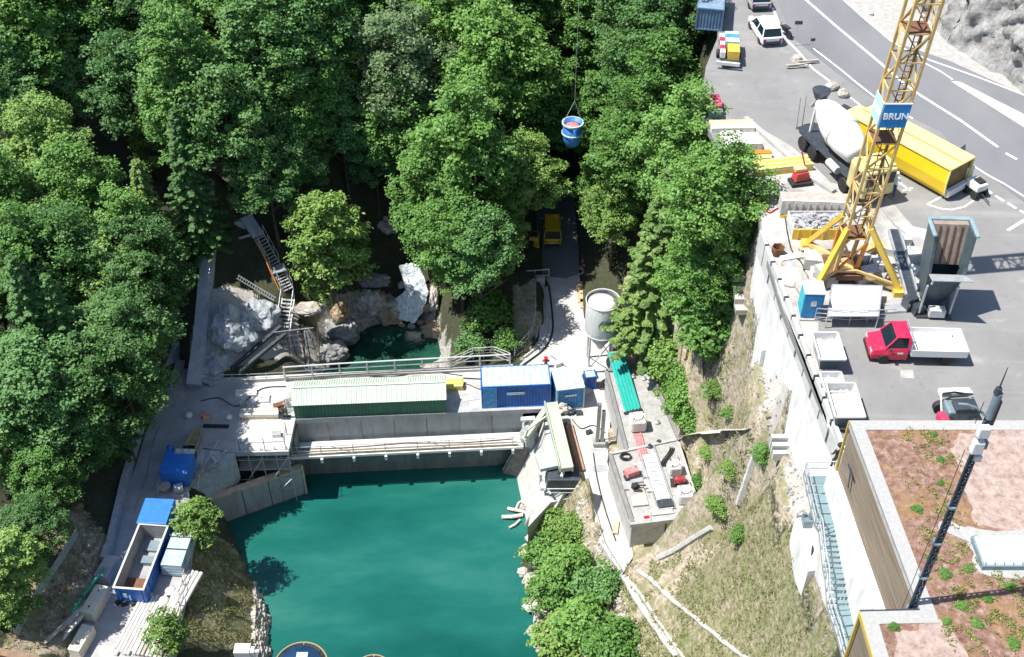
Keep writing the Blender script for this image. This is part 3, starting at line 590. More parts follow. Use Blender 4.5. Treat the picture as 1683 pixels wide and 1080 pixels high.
for key, u, v, s, l in [('b1',800,520,2.3,'large round green bush left of the hose lined access road'),('b3',775,570,1.6,'round green bush just behind the dam railing'),('b1',830,560,1.4,'green bush between the dam railing and the access road'),
   ('b1',1165,530,2.9,'round green bush left of the gravel path below the white wall'),('b2',1108,590,2.2,'light green bush right of the teal sheet roof'),('b1',1125,655,1.8,'green bush on the dirt bank beside the long low building'),('b1',1118,622,1.7,'green bush between two others on the dirt bank beside the long low building'),('b1',1130,690,1.4,'lowest green bush of the row beside the long low building'),
   ('b2',905,850,1.6,'light green bush on the lake bank below the intake machine'),('b2',940,870,1.5,'light green bush at the top right of the bank thicket'),('b1',900,910,2.0,'green bush by the rocky shore in the upper bank thicket'),('b1',940,930,2.1,'green bush in the middle of the bank thicket'),('b3',985,965,1.9,'bluish green bush at the right edge of the bank thicket'),('b1',910,975,2.0,'green bush near the water halfway down the bank thicket'),
   ('b1',960,1020,2.3,'large green bush low in the bank thicket'),('b2',920,1050,2.2,'light green bush by the shore at the bottom edge'),('b1',1010,1070,2.3,'green bush at the bottom edge beside the grass slope'),('b1',985,1060,1.8,'green bush at the bottom edge between two larger ones'),
   ('b1',1150,560,1.6,'round bush below the large dark green bush beside the yellow tape fence'),('b2',1175,640,.9,'small light bush on the steep dirt bank'),('b1',1200,680,.7,'tiny bush on the steep dirt bank above the pale trail'),('b1',1150,790,.9,'small bush right of the low building near its front bags'),('b2',1180,830,.9,'small light bush near the end of the pale planks'),('b1',1215,880,.7,'small bush at the top of the grass slope'),('b2',1105,640,1.3,'light bush touching the right side of the low building'),('b3',1195,500,1.8,'green bush at the top of the dirt bank beside the earth steps'),('b1',1130,500,2.4,'large dark green bush under the dark leafy tree by the white wall'),('b1',1175,580,1.2,'small bush on the dirt bank below the yellow tape fence'),('b2',1165,745,.8,'small bush on the slope just below the pale trail'),('b2',1200,770,.7,'small bush left of the leaning white concrete beam'),('b1',1255,745,.8,'small green bush right of the leaning white concrete beam'),('b1',1090,545,1.9,'green bush under the tall spruce'),('b2',20,1000,1.7,'light green bush at the lower left corner beside the net fence'),('b1',45,910,1.3,'green bush behind the net fence at lower left')]:
    plant(key, u, v, s, l)
# ------------------------------------------------------------------ helpers for things placed between two survey points
def two(u1, v1, u2, v2, z=0.0):
    a, b = at(u1, v1, z), at(u2, v2, z); d = b-a
    return a, math.atan2(d.y, d.x), d.length
def one(name, mb, m, label, cat, loc=(0,0,0), rz=0, group=None, smooth=False, bevel=0, kind=None):
    o = mb.build(name, m, None, smooth, bevel); o.location = loc; o.rotation_euler = (0,0,rz); return tag(o, label, cat, group, kind)
DR = R(3.65); D0 = at(485,690,0)
def dl(x, y, z=0): return D0 + Vector((x*math.cos(DR)-y*math.sin(DR), x*math.sin(DR)+y*math.cos(DR), z))
# ------------------------------------------------------------------ dam
t_ = thing('dam', 'grey concrete dam holding the turquoise lake below the containers', 'dam', D0, DR)
MB().box(0,19.0,0,5.2,-12,-.46).box(0,19.2,-.06,.28,-.46,.035).build('wall', CONCG, t_)
mb = MB()
for k in range(6): mb.box(2.6+k*2.75, 2.66+k*2.75, -.03, .0, -9, -.5)
mb.build('joint', CONCD, t_)
MB().box(0,18.2,-.35,-.004,-12,-2.75).build('lower_face', CONCD, t_)
# walkway of scaffold boards
t_ = thing('scaffold_walkway', 'long white boarded scaffold walkway hung on the lake side of the dam', 'walkway', D0 + Vector((0,0,-2.35)), DR)
mb = MB()
for k in range(8): mb.box(-.9+k*2.48, -.9+k*2.48+2.46, -2.0+.0, -.40, -.08+.004*(k%2), 0+.004*(k%2))
mb.build('boards', WSTEEL, t_)
MB().box(-.9,18.9,-2.12,-2.02,-.22,.02).build('edge_beam', WHITE, t_)
MB().box(-.9,18.7,-1.62,-1.5,.01,.10).box(-.6,18.5,-1.95,-1.9,.02,.22).build('toe_board', WOOD, t_)
for k in range(8):
    x = -.6+k*2.66; MB().bar((x,-1.98,0),(x,-1.98,1.15),.055).build('post', STEEL, t_)
    mb = MB().bar((x,-2.3,-.30),(x,-.37,-.30),.10,.16); mb.bar((x,-2.05,-.34),(x,-.37,-1.3),.08); mb.box(x-.10,x+.10,-2.30,-2.12,-.62,-.2); mb.build('bracket', WHITE, t_)
for z in (.55,1.1): MB().bar((-.9,-1.98,z),(18.4,-1.98,z),.045).build('rail', STEEL, t_)
mb = MB()
for k in (2,5): x = -.6+k*2.66; mb.bar((x,-1.95,.1),(x-1.9,-1.95,1.1),.035)
mb.build('brace', STEEL, t_)
MB().path([(-.5,-1.2,.06),(4,-1.3,.05),(9,-1.1,.05),(14,-1.35,.05),(18,-1.2,.06)], .05, 6).build('hose', RUST, t_)
def guard_rail(name, pts, label, h=1.1, step=2.2, rails=(.55,1.1), pr=.04, rr=.03, m=STEEL, group=None, cat='railing'):
    o = Vector(pts[0]); t_ = thing(name, label, cat, o, 0, group); P_ = [Vector(p)-o for p in pts]
    for i, (a, b_) in enumerate(zip(P_[:-1], P_[1:])):
        n = max(1, round((b_-a).length/step))
        for k in range(n + (1 if i == len(P_)-2 else 0)):
            p = a.lerp(b_, k/n); MB().tube(p, p+Vector((0,0,h)), pr, 6).build('post', m, t_)
    for z in rails: MB().path([p+Vector((0,0,z)) for p in P_], rr, 6).build('rail', m, t_)
    return t_
guard_rail('pipe_railing', atl([(470,627),(560,621),(650,616),(740,611),(838,606)], 0), 'tall pale pipe railing along the back of the dam above the dark pool', 1.75, 2.6, (.5,1.15,1.7), .075, .065, WSTEEL)
guard_rail('pipe_railing', atl([(357,630),(410,629),(468,626)], 0), 'thin low railing at the left end of the dam below the rock face', 1.05, 1.5, (.5,1.0), .03, .028, STEEL)
guard_rail('mesh_railing', atl([(742,606),(778,590),(812,588),(838,598)], 0.0), 'tangled light scaffold railing at the right end of the dam in front of green bushes', 1.3, 1.2, (.3,.65,1.0,1.3), .035, .03, WSTEEL)
one('kerb_beam', MB().bar(dl(-7.5,4.9,.14), dl(18.5,5.0,.14), .45, .28), CONCW, 'long bright concrete kerb along the back edge of the dam', 'kerb')
for k, (a, b_) in enumerate((((480,614),(740,603)),((640,611),(900,592)))):
    one('water_hose', MB().path([dl(1+12*k*.7+i*1.1, 4.4-.5*k+.15*math.sin(i*1.7+k), .06) for i in range(10)], .05, 6), (RUST, BLACK)[k], ('thin brown hose lying behind the long green shed', 'black hose lying along the deck behind the blue containers')[k], 'hose')
# ------------------------------------------------------------------ long green shed
p, rz, L = two(485,690,733,680)
t_ = thing('long_shed', 'long low shed with pale green ribbed roof and dark green front on the dam', 'shed', p + Vector((.02,.05,0)), rz)
W_, E_, Rg = 2.7, 1.75, 2.35
mb = MB().corr((0,0,0),(L,0,0),(L,0,E_),(0,0,E_), 44, -.05); mb.corr((L,W_,0),(0,W_,0),(0,W_,E_),(L,W_,E_), 44, -.05); mb.add([(0,0,0),(0,W_,0),(0,W_,E_),(0,W_/2,Rg-.03),(0,0,E_)],[(0,1,2,3,4)]); mb.add([(L,0,0),(L,W_,0),(L,W_,E_),(L,W_/2,Rg-.03),(L,0,E_)],[(4,3,2,1,0)]); mb.build('wall', GREENC, t_)
mb = MB().corr((-.1,-.12,E_-.04),(L+.1,-.12,E_-.04),(L+.1,W_/2,Rg),(-.1,W_/2,Rg), 62, .045); mb.corr((L+.1,W_+.12,E_-.04),(-.1,W_+.12,E_-.04),(-.1,W_/2,Rg),(L+.1,W_/2,Rg), 62, .045); mb.build('roof', GREENR, t_)
MB().bar((-.12,W_/2,Rg+.05),(L+.12,W_/2,Rg+.05),.22,.05).build('ridge_cap', GREENR, t_)
MB().box(0,L,-.09,-.07,0,.12).build('plinth', CONC, t_)
# ------------------------------------------------------------------ containers
def container(name, label, p, rz, L, W_, Hh, side, top, cat='container', group=None, frame=None):
    t_ = thing(name, label, cat, p, rz, group); fr = frame or side
    n = max(4, int(L/.26)); mb = MB(); c = .09
    mb.corr((c,.05,.12),(L-c,.05,.12),(L-c,.05,Hh-.1),(c,.05,Hh-.1), n, -.05); mb.corr((L-c,W_-.05,.12),(c,W_-.05,.12),(c,W_-.05,Hh-.1),(L-c,W_-.05,Hh-.1), n, -.05)
    mb.corr((.05,W_-c,.12),(.05,c,.12),(.05,c,Hh-.1),(.05,W_-c,Hh-.1), max(4,int(W_/.26)), -.05); mb.build('side_panel', side, t_)
    mb = MB()
    for x in (0, L-.12):
        for y in (0, W_-.12): mb.box(x, x+.12, y, y+.12, 0, Hh)
    for z in (0, Hh-.12):
        for y in (0, W_-.10): mb.box(.12, L-.12, y+.002, y+.10, z+.002, z+.118)
        for x in (0, L-.10): mb.box(x+.002, x+.10, .12, W_-.12, z+.002, z+.118)
    mb.build('frame', fr, t_)
    MB().corr((.1,.1,Hh-.03),(L-.1,.1,Hh-.03),(L-.1,W_-.1,Hh-.03),(.1,W_-.1,Hh-.03), max(4,int(L/.5)), .03).build('roof', top, t_)
    for k in (0,1):
        y0 = .13+k*(W_-.26)/2; d = MB().box(L-.06,L-.02,y0+.01,y0+(W_-.26)/2-.01,.13,Hh-.13).build('door', side, t_)
        MB().tube((L+.01,y0+.25,.1),(L+.01,y0+.25,Hh-.1),.02,6).tube((L+.01,y0+.75,.1),(L+.01,y0+.75,Hh-.1),.02,6).build('locking_bar', STEEL, d)
    return t_
p, rz, L = two(792,673,905,668)
t_ = container('blue_container', 'long blue shipping container with dusty pale roof standing on the dam', p + Vector((0,.06,0)), rz, L, 2.45, 2.55, BLUE, BLUETOP, frame=BLUE)
MB().box(2.1,3.6,-.012,.0,1.5,1.78).build('name_plate', BLUETOP, t_)
MB().box(.12,1.3,-.02,.02,.1,2.4).build('end_door', BLUEL, t_)
p, rz, L = two(914,676,960,671)
t_ = container('blue_container', 'short square blue container with white dusty roof beside the long one', p, rz+R(1), L, 2.6, 2.45, BLUEL, BLUETOP, frame=BLUETOP)
MB().box(.7,1.7,-.012,.0,1.55,1.75).build('name_plate', WHITE, t_)
p, rz, L = two(961,642,979,640)
t_ = container('blue_cabinet', 'small blue ribbed metal bin right behind the short blue container', p, rz, 1.0, .9, 1.5, BLUE, BLUETOP, cat='metal bin')
# deck clutter
def stack_boards(name, label, cat, p, rz, n, L, w, hh, m, group=None, jit=.06, layers=1):
    t_ = thing(name, label, cat, p, rz, group)
    for j in range(layers):
        for k in range(n):
            o = MB().box(rnd.uniform(-jit,jit), L+rnd.uniform(-jit,jit), k*w*1.04, k*w*1.04+w, j*hh*1.02, j*hh*1.02+hh).build('board', m[(k+j)%len(m)] if isinstance(m, list) else m, t_)
    return t_
stack_boards('beam_stack', 'stack of yellow formwork beams lying on the dam right of the green shed', 'formwork beams', at(721,644,0), DR, 5, 2.1, .2, .28, [YEL, PYEL], layers=2)
one('white_post', MB().tube((0,0,0),(0,0,1.6),.07,8).box(-.2,.2,-.2,.2,0,.06), WHITE, 'short white post standing at the end of the green shed', 'post', at(733,652,0))
stack_boards('timber_stack', 'pale timber beams stacked on the sunny deck left of the green shed', 'timber', at(396,690,0), R(1), 3, 3.1, .24, .3, [WOOD, CREAM], layers=2)
stack_boards('pallet_of_slats', 'small white slatted pallet on the deck behind the pale timber stack', 'pallet', at(425,663,0), R(4), 7, .9, .12, .2, WHITE, jit=.02)
one('spare_parts_heap', MB().cbox((0,0,.2),(.8,.5,.4),.4).cbox((.7,.2,.3),(.4,.5,.6),.2).cbox((.4,-.5,.15),(.5,.3,.3),1.0).tube((-.5,.3,.1),(1.0,.9,.2),.05).tube((-.2,-.4,.4),(.9,-.7,.3),.04), RUST, 'small rusty heap of parts at the left end of the green shed', 'scrap heap', at(458,670,0))
one('gas_cylinder_rack', MB().box(0,.7,0,.5,0,.08).tube((.15,.25,.08),(.15,.25,1.2),.11,8).tube((.42,.25,.08),(.42,.25,1.1),.11,8).bar((0,0,.6),(.7,0,.6),.03), DSTEEL, 'little dark rack of bottles between the pallet and the green shed', 'rack', at(463,690,0))
one('orange_bundle', MB().cbox((0,0,.22),(.7,.5,.4),.5,taper=.6).tube((-.4,-.1,.4),(.4,.2,.45),.06).tube((-.2,.3,.35),(.3,-.3,.5),.06), M('orange hose',(.6,.20,.10),.6,dirt=.5,dcol=(.75,.7,.65),scale=6), 'orange and white bundle on the shaded left deck', 'bundle', at(339,687,0))
one('white_bag', MB().lathe([(.05,0),(.28,.05),(.33,.2),(.22,.38),(.05,.42)],12), CREAM, 'small white bag on the shaded left deck near the bundle', 'bag', at(311,685,0), smooth=True)
one('white_bag', MB().lathe([(.05,0),(.26,.05),(.3,.18),(.2,.33),(.05,.36)],12), CREAM, 'small white bag at the edge between shade and sun on the left deck', 'bag', at(377,688,0), smooth=True)
# boat like yellow skip, dark crate
t_ = thing('yellow_tub', 'long worn pale yellow tub tilted beside the blue tool box on the left deck', 'tub', at(317,740,0), R(83))
M_tub = M('worn yellow tub',(.42,.36,.16),.7,dirt=.5,dcol=(.3,.25,.15),scale=3)
mb = MB(); sec = [(-1.3,.15,.55),(-.9,.42,.2),(.2,.5,.1),(1.3,.36,.2),(1.9,.06,.7)]; vs = []
for x, w2, zb in sec: vs += [(x,-w2,.75),(x,-w2*.7,zb),(x,w2*.7,zb),(x,w2,.75),(x,w2*.85,.74),(x,w2*.6,zb+.08),(x,-w2*.6,zb+.08),(x,-w2*.85,.74)]
mb.add(vs, [(j*8+k, j*8+(k+1)%8, j*8+8+(k+1)%8, j*8+8+k) for j in range(4) for k in range(8)] + [tuple(range(7,-1,-1)), tuple(range(32,40))]); mb.build('hull', M_tub, t_)
MB().box(-.05,.05,-.42,.42,.6,.68).build('thwart', WOODG, t_)
one('dark_crate', MB().box(0,.95,0,.04,0,1.1).box(0,.95,.6,.64,0,1.1).box(0,.04,.04,.6,0,1.1).box(.91,.95,.04,.6,0,1.1).box(.04,.91,.04,.6,.9,.96), DSTEEL, 'dark open metal crate standing on end behind the blue tool container', 'crate', at(303,758,0), R(4))
# blue covered boxes on the left lane
def covered_box(label, u, v, L, W_, Hh, rz, m, extra=None):
    t_ = thing('covered_skip', label, 'skip', at(u, v, 0), rz)
    MB().box(.06,L-.06,.06,W_-.06,.1,Hh-.15).build('body', m, t_)
    mb = MB().box(0,L,0,W_,Hh-.149,Hh-.04); mb.prism([(.03,.03),(L-.03,.03),(L-.03,W_-.03),(.03,W_-.03)], Hh-.04, lambda p: Hh+.02); mb.build('lid', m, t_, bevel=.03)
    mb = MB()
    for k in range(5): mb.box(.0, .058, .2+k*(W_-.4)/4-.04, .2+k*(W_-.4)/4+.04, .1, Hh-.15); mb.box(.2+k*(L-.4)/4-.04,.2+k*(L-.4)/4+.04, 0,.058,.1,Hh-.15)
    mb.build('rib', m, t_)
    return t_
BLT = M('blue tarpaulin paint', (.02,.16,.55), .5, var=.12, dirt=.12, dcol=(.2,.35,.6), scale=1.5)
covered_box('blue covered skip farther up the left lane next to the yellow tub', 267,800, 2.25,2.4,1.7, R(-2), BLT)
covered_box('blue covered skip right behind the open grey and blue roll-off skip', 232,884, 2.3,2.4,1.8, R(-3), BLT)
t_ = thing('tool_tray', 'tray of grey tools on top of the farther blue covered skip', 'tray', at(270,800,0)+Vector((.7,1.9,1.74)), R(-3)); MB().box(0,1.6,0,.5,0,.08).build('tray', STEEL, t_); MB().cbox((.3,.25,.14),(.4,.2,.12)).cbox((.9,.2,.16),(.3,.3,.16)).cbox((1.3,.3,.13),(.25,.2,.1)).build('tools', WSTEEL, t_)
one('blue_sack', MB().lathe([(.05,0),(.3,.1),(.34,.5),(.25,1.0),(.08,1.15)],10), BLT, 'upright blue sack behind the farther blue covered skip', 'sack', at(283,748,0), smooth=True)
# open roll-off skip
p, rz, L = two(196,990,249,994)
t_ = thing('roll_off_skip', 'long open blue roll-off skip with pale grey inside on the left lane', 'skip', p, rz); t_.scale = (.88,.93,.85)
Wd, Ln, Hh = 2.45, 6.1, 2.1
th = .07
mb = MB().box(0,Wd,0,th,.2,Hh).box(0,th,th,Ln-th,.2,Hh).box(Wd-th,Wd,th,Ln-th,.2,Hh).box(0,Wd,Ln-th,Ln,.2,Hh)
for k in range(9): y = .3+k*.68; mb.box(-.07,0,y,y+.09,.25,Hh-.12); mb.box(Wd,Wd+.07,y,y+.09,.25,Hh-.12)
for x in (.25,1.17,2.1): mb.box(x,x+.1,-.07,0,.25,Hh-.12)
mb.build('body', BLUE, t_)
GI = M('pale skip lining', (.30,.32,.33), .7, var=.25, dirt=.5, dcol=(.28,.20,.16), scale=1.6)
MB().box(th,th+.02,th,Ln-th,.3,Hh-.03).box(Wd-th-.02,Wd-th,th,Ln-th,.3,Hh-.03).box(th+.02,Wd-th-.02,th,Ln-th,.28,.34).box(th+.02,Wd-th-.02,Ln-th-.02,Ln-th,.34,Hh-.03).build('lining', GI, t_)
MB().box(-.08,Wd+.08,-.08,.08,Hh,Hh+.07).box(-.08,.08,.08,Ln,Hh,Hh+.07).box(Wd-.08,Wd+.08,.08,Ln,Hh,Hh+.07).box(.08,Wd-.08,Ln-.10,Ln,Hh,Hh+.07).build('rim', WSTEEL, t_)
MB().box(.5,2.0,4.6,5.6,.34,.6).box(.7,1.9,3.3,4.0,.34,.75).build('insert', GSTEEL, t_)
MB().box(.1,2.3,.15,2.0,.34,.5).build('load', RUST, t_)
for x in (.4,1.9): MB().tube((x-.1,.2,.12),(x+.15,.2,.12),.12,10).build('roller', DSTEEL, t_)
MB().cbox((.8,-.09,1.2),(.3,.02,.5)).cbox((1.15,-.09,.9),(.14,.02,.6)).build('door_mark', BLUETOP, t_)
# grey pallets with wrapped panels, rusty rings
t_ = thing('panel_pallet', 'wrapped stack of grey panels on a pallet between the roll-off skip and the young tree', 'pallet', at(267,948,0), R(-4))
for k in range(4): MB().cbox((.85,1.55,.28+k*.3),(1.6-.02*k,3.0-.03*k,.28), rnd.uniform(-.01,.01)).build('layer', M('grey blue panels',(.33,.43,.48),.6,dirt=.35,dcol=(.5,.55,.56),scale=2), t_)
MB().box(.05,1.65,1.48,1.56,1.37,1.39).box(.05,1.65,2.6,2.66,1.37,1.39).build('strap', BLACK, t_)
for x in (.1,.75,1.4): MB().box(x,x+.15,.1,3.0,0,.14).build('skid', WOODG, t_)
t_ = thing('pipe_ring_stack', 'rusty barrel hoops leaning between the roll-off skip and the grey panels', 'hoops', at(258,940,0), R(82))
for k in range(3):
    mb = MB(); n = 20; c0 = Vector((k*1.15,.0,.62)); pts = [c0+Vector((math.cos(a)*.62, -.15*math.sin(a)+.1*k, math.sin(a)*.6)) for a in [2*math.pi*i/n for i in range(n+1)]]; mb.path(pts, .10, 6); mb.build('hoop', RUST if k != 1 else WOOD, t_)
one('cable_drum', MB().lathe([(.5,0),(.5,.07),(.2,.09),(.2,.45),(.5,.47),(.5,.54)],18), WOODG, 'weathered wooden cable drum between the two blue covered skips', 'cable drum', at(272,806,0), smooth=False)
one('tilted_crate', MB().cbox((.3,.3,.3),(.7,.6,.55),.3,.1), STEEL, 'grey metal box between the two blue covered skips', 'box', at(287,812,0))
# stacked pipes and gutters at the bottom left
PIPE = M('dusty pale pipe', (.62,.60,.57), .7, var=.15, dirt=.35, dcol=(.42,.38,.34), scale=2)
t_ = thing('pipe_bundle', 'bundle of long pale pipes lying side by side at the bottom of the left lane', 'pipes', at(188,1072,0), R(79))
for k in range(6): MB().tube((rnd.uniform(-.3,.3),-.26*k,.14),(5.0+rnd.uniform(-.4,.4),-.26*k-.02,.14),.12,10).build('pipe', PIPE, t_, smooth=False)
t_ = thing('pipe_bundle', 'uneven row of concrete gutters and pipes in the sun below the roll-off skip', 'pipes', at(229,1066,0), R(80))
for k in range(7): l = 4.8-rnd.uniform(0,1.4); MB().box(-.6,l,-.3*k,-.3*k+.2,0,.22+.1*rnd.random()).build('gutter', [PIPE,CONCW,WOODG,CONC][k%4], t_)
t_ = thing('pipe_bundle', 'bundle of rounded white pipes beside the lane fence below the grey panels', 'pipes', at(276,1000,0), R(76))
for k in range(4): MB().tube((0,-.34*k,.17),(3.3,-.34*k-.05,.17),.15,10).build('pipe', PIPE, t_)
one('rubble_bags', MB().lathe([(.1,0),(.4,.1),(.42,.35),(.15,.5)],10).lathe([(.1,0),(.35,.1),(.38,.3),(.12,.45)],10,(.8,.4,0)).lathe([(.1,0),(.35,.1),(.4,.3),(.12,.42)],10,(.3,.9,0)), CREAM, 'heap of pale filled bags beside the roll-off skip and pipes', 'bags', at(270,992,0), smooth=True)
one('black_fittings', MB().cbox((0,0,.15),(.4,.3,.3),.3).tube((.5,-.1,.15),(.9,.2,.15),.14,10).cbox((-.5,.1,.12),(.3,.3,.25),.8).tube((1.1,0,.12),(1.5,.1,.12),.1,8), BLACK, 'dark pipe fittings under the tail of the roll-off skip', 'fittings', at(205,994,0))
# lane retaining wall, blocks, planks, net
p = [at(300,575,0), at(254,655,0), at(212,800,0), at(188,905,0), at(178,930,0)]
mb = MB()
for a, b_ in zip(p[:-1], p[1:]): mb.bar(a+Vector((-.2,0,.35)), b_+Vector((-.2,0,.35)), .4, 1.5, ext=.02)
one('lane_wall', mb, CONCG, 'long low grey concrete wall on the hill side of the left lane', 'wall')
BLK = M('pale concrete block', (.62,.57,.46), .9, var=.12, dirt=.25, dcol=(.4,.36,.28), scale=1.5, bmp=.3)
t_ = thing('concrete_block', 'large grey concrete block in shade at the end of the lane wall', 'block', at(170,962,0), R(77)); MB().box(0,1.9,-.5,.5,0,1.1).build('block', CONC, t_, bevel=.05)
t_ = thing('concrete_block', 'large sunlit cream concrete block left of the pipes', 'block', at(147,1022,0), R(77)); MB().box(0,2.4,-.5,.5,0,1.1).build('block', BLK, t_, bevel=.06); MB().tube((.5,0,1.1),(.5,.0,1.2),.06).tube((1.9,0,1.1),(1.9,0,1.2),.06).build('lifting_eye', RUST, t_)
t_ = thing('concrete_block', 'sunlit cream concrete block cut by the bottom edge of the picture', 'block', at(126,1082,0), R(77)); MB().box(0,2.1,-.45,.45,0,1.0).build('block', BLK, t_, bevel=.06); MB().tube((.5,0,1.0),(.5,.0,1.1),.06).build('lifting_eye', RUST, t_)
stack_boards('plank_stack', 'weathered grey planks stacked beside the cream blocks at bottom left', 'planks', at(88,1074,.6), R(66), 4, 4.3, .2, .09, [WOODG, CREAM], layers=2)
one('plank', MB().bar((0,0,0),(3.2,0,.0),.25,.1), WOODG, 'single long grey plank on the dark slope left of the plank stack', 'plank', at(72,1058,1.6), R(58))
t_ = thing('green_pipe', 'long green plastic pipe lying on the slope beside the cream blocks', 'pipe', at(117,1008,1.4), R(72)); mb = MB().path([(0,0,0),(1.3,.05,.0),(2.6,-.02,.05),(4.0,-.12,.1)], .11, 8); mb.build('pipe', M('green plastic',(.01,.28,.16),.5,var=.2), t_); MB().tube((1.28,.05,0),(1.48,.05,0),.14,8).build('coupling', DSTEEL, t_)
NET = M('pale green net', (.34,.42,.38), .9, var=.3, dirt=.4, dcol=(.5,.52,.48), scale=3)
t_ = thing('net_fence', 'sagging pale green net fence running down the slope at lower left', 'fence', G(128,880)); o0 = t_.location.copy(); pts = [Gp(u, v) for u, v in ((128,880),(108,915),(84,950),(62,985),(42,1020),(28,1050))]; mb = MB(); vs = []
for i, q in enumerate(pts): vs += [q-o0, q-o0+Vector((0,0,.55)), q-o0+Vector((.15,0,.95+.15*(i%2)))]
mb.add(vs, [(3*i+j, 3*i+3+j, 3*i+4+j, 3*i+1+j) for i in range(5) for j in (0,1)]); o = mb.build('net', NET, t_); m_ = o.modifiers.new('w','SOLIDIFY'); m_.thickness = .04
for i, q in enumerate(pts): MB().tube(q-o0+Vector((0,0,-.3)), q-o0+Vector((.1,0,1.2)), .04, 6).build('post', WOODG, t_)
one('roof_edge_beam', MB().bar(at(-30,1066,3), at(85,1092,3), .5, .35).bar(at(-30,1074,3)+Vector((0,-.3,.1)), at(85,1100,3)+Vector((0,-.3,.1)), .3, .3), M('brown timber edge',(.22,.14,.09),.8,var=.3,scale=2), 'brown timber roof edge cut off in the bottom left corner', 'roof edge')
t_ = thing('timber_pile', 'heap of broken pale boards on the slope above the left lane', 'timber', G(268,640), 0)
for k in range(8): a = rnd.uniform(0,3.1); MB().cbox((rnd.uniform(-.7,.7),rnd.uniform(-.7,.7),.3+.1*k),(rnd.uniform(1.0,2.2),.28,.08),a,rnd.uniform(-.2,.2),rnd.uniform(-.3,.3)).build('board', [WOODG,CREAM][k%2], t_)
one('tree_stump', MB().lathe([(.6,-.3),(.55,.2),(.5,.45),(.05,.5)],11), WOOD, 'pale cut stump or rock below the broken boards above the left lane', 'stump', G(263,657), smooth=False)
guard_rail('lane_fence', [*atl([(318,885),(310,930),(303,965),(297,1000),(285,1040)], 0)], 'thin leaning post fence between the left lane and the grass bank', 1.0, 1.8, (.5,.95), .045, .03, WOODG, cat='fence')
guard_rail('lane_fence', atl([(286,745),(271,790),(262,815)], 0), 'short thin handrail beside the farther blue covered skip', 1.1, 1.3, (.55,1.05), .035, .03, STEEL, cat='handrail')
# ------------------------------------------------------------------ slab with scaffold over the dark recess, wing wall
slab = atl([(387,745),(473,743),(484,692),(400,692)], 0)
t_ = thing('scaffold_bay', 'dark recess with tube scaffolding under the bright slab at the left end of the dam', 'scaffold', at(387,750,-6)); o0 = t_.location.copy()
fa, fb = at(384,745,-.6), at(474,743,-.6)
def sp(f, dy, z): q = fa.lerp(fb, f); return Vector((q.x, q.y+dy, z)) - o0
for f in (0,.27,.52,.78,1):
    for dy in (-.25, 1.0): MB().tube(sp(f,dy,-6.6), sp(f,dy,.3 if dy < 0 else -.5), .045, 6).build('standard', STEEL, t_)
for z in (-1.2,-2.4,-3.6,-4.8): MB().tube(sp(-.15,-.25,z), sp(1,-.25,z), .04, 6).tube(sp(-.1,1.0,z), sp(1,1.0,z), .04, 6).build('ledger', STEEL, t_)
for a, b_ in ((.05,.52),(.5,.98)): MB().tube(sp(a,-.32,-4.6), sp(b_,-.32,-1.0), .05, 6).tube(sp(a,-.34,-6.2), sp(b_,-.34,-3.6), .05, 6).build('brace', WSTEEL, t_)
for z in (-2.42,-4.82): MB().cbox(sp(.5,.38,z),(4.2,1.1,.05)).build('platform', WOODG, t_)
one('recess_wall', MB().prism([(p.x,p.y) for p in (at(325,745,-.6)+Vector((0,1.2,0)), fb+Vector((.35,1.2,0)), fb+Vector((.35,3.4,0)), at(325,745,-.6)+Vector((0,3.4,0)))], -9, -.46), CONCD, 'dark streaked concrete wall behind the tube scaffolding at the left end of the dam', 'wall')
a, b_ = at(346,822,-3.3), at(495,770,-3.3)
t_ = thing('wing_wall', 'slanting concrete wing wall with timber capping standing in the lake left of the dam', 'wall', a, math.atan2((b_-a).y,(b_-a).x)); Lw = (b_-a).length
MB().box(0,Lw,0,.45,-7,-.12).build('wall', CONCG, t_); MB().box(-.1,Lw+.05,-.08,.55,-.118,.04).build('capping', WOOD, t_)
mb = MB(); [mb.box(x,x+.05,-.03,-.002,-6,-.15) for x in (Lw*.33,Lw*.62)]; mb.build('joint', BLACK, t_); MB().box(Lw,Lw+.16,-.1,.15,-6,.25).build('end_post', WOOD, t_)
a2 = at(300,800,-.5); 
t_ = thing('sloped_revetment', 'slope of grey concrete slabs between the left lane and the wing wall', 'revetment', (0,0,0)); 
q = [at(334,738,-.05), at(386,745,-.05), at(365,790,-2.2), at(350,822,-3.5), at(312,800,-1.4), at(306,772,-.2)]
cen = sum(q, Vector())/6; mb = MB(); mb.add([p_ for p_ in q]+[p_-Vector((0,0,3)) for p_ in q]+[cen], [(i,(i+1)%6,12) for i in range(6)]+[((i+1)%6,i,6+i,6+(i+1)%6) for i in range(6)]); mb.build('slab', M('revetment slabs',(.38,.42,.44),.85,dirt=.4,dcol=(.22,.25,.26),scale=1.2,bmp=.5), t_)
t_ = thing('fallen_scaffold', 'tangle of white scaffold tubes and boards on the slope left of the dark recess', 'scaffold', at(355,760,-1.2))
for k in range(24):
    f = rnd.random(); c0 = Vector((-1.8+3.6*f, -2.2+3.6*f+rnd.uniform(-.5,.5), .1+.55*f+rnd.uniform(0,.7))); a = R(45)+rnd.uniform(-.9,.9)*(1 if k % 3 else 2); l = rnd.uniform(.6,1.7); d = Vector((math.cos(a)*l, math.sin(a)*l, rnd.uniform(-.3,.5)))
    (MB().tube(c0-d, c0+d, .04, 6) if k % 3 else MB().bar(c0-d*.7, c0+d*.7, .22, .05)).build('tube' if k % 3 else 'board', WSTEEL if k % 2 else WOODG, t_)
one('dark_gutter', MB().bar(at(334,700,.05), at(376,701,.05), .35, .1), BLACK, 'black slot channel across the shaded left deck', 'channel')
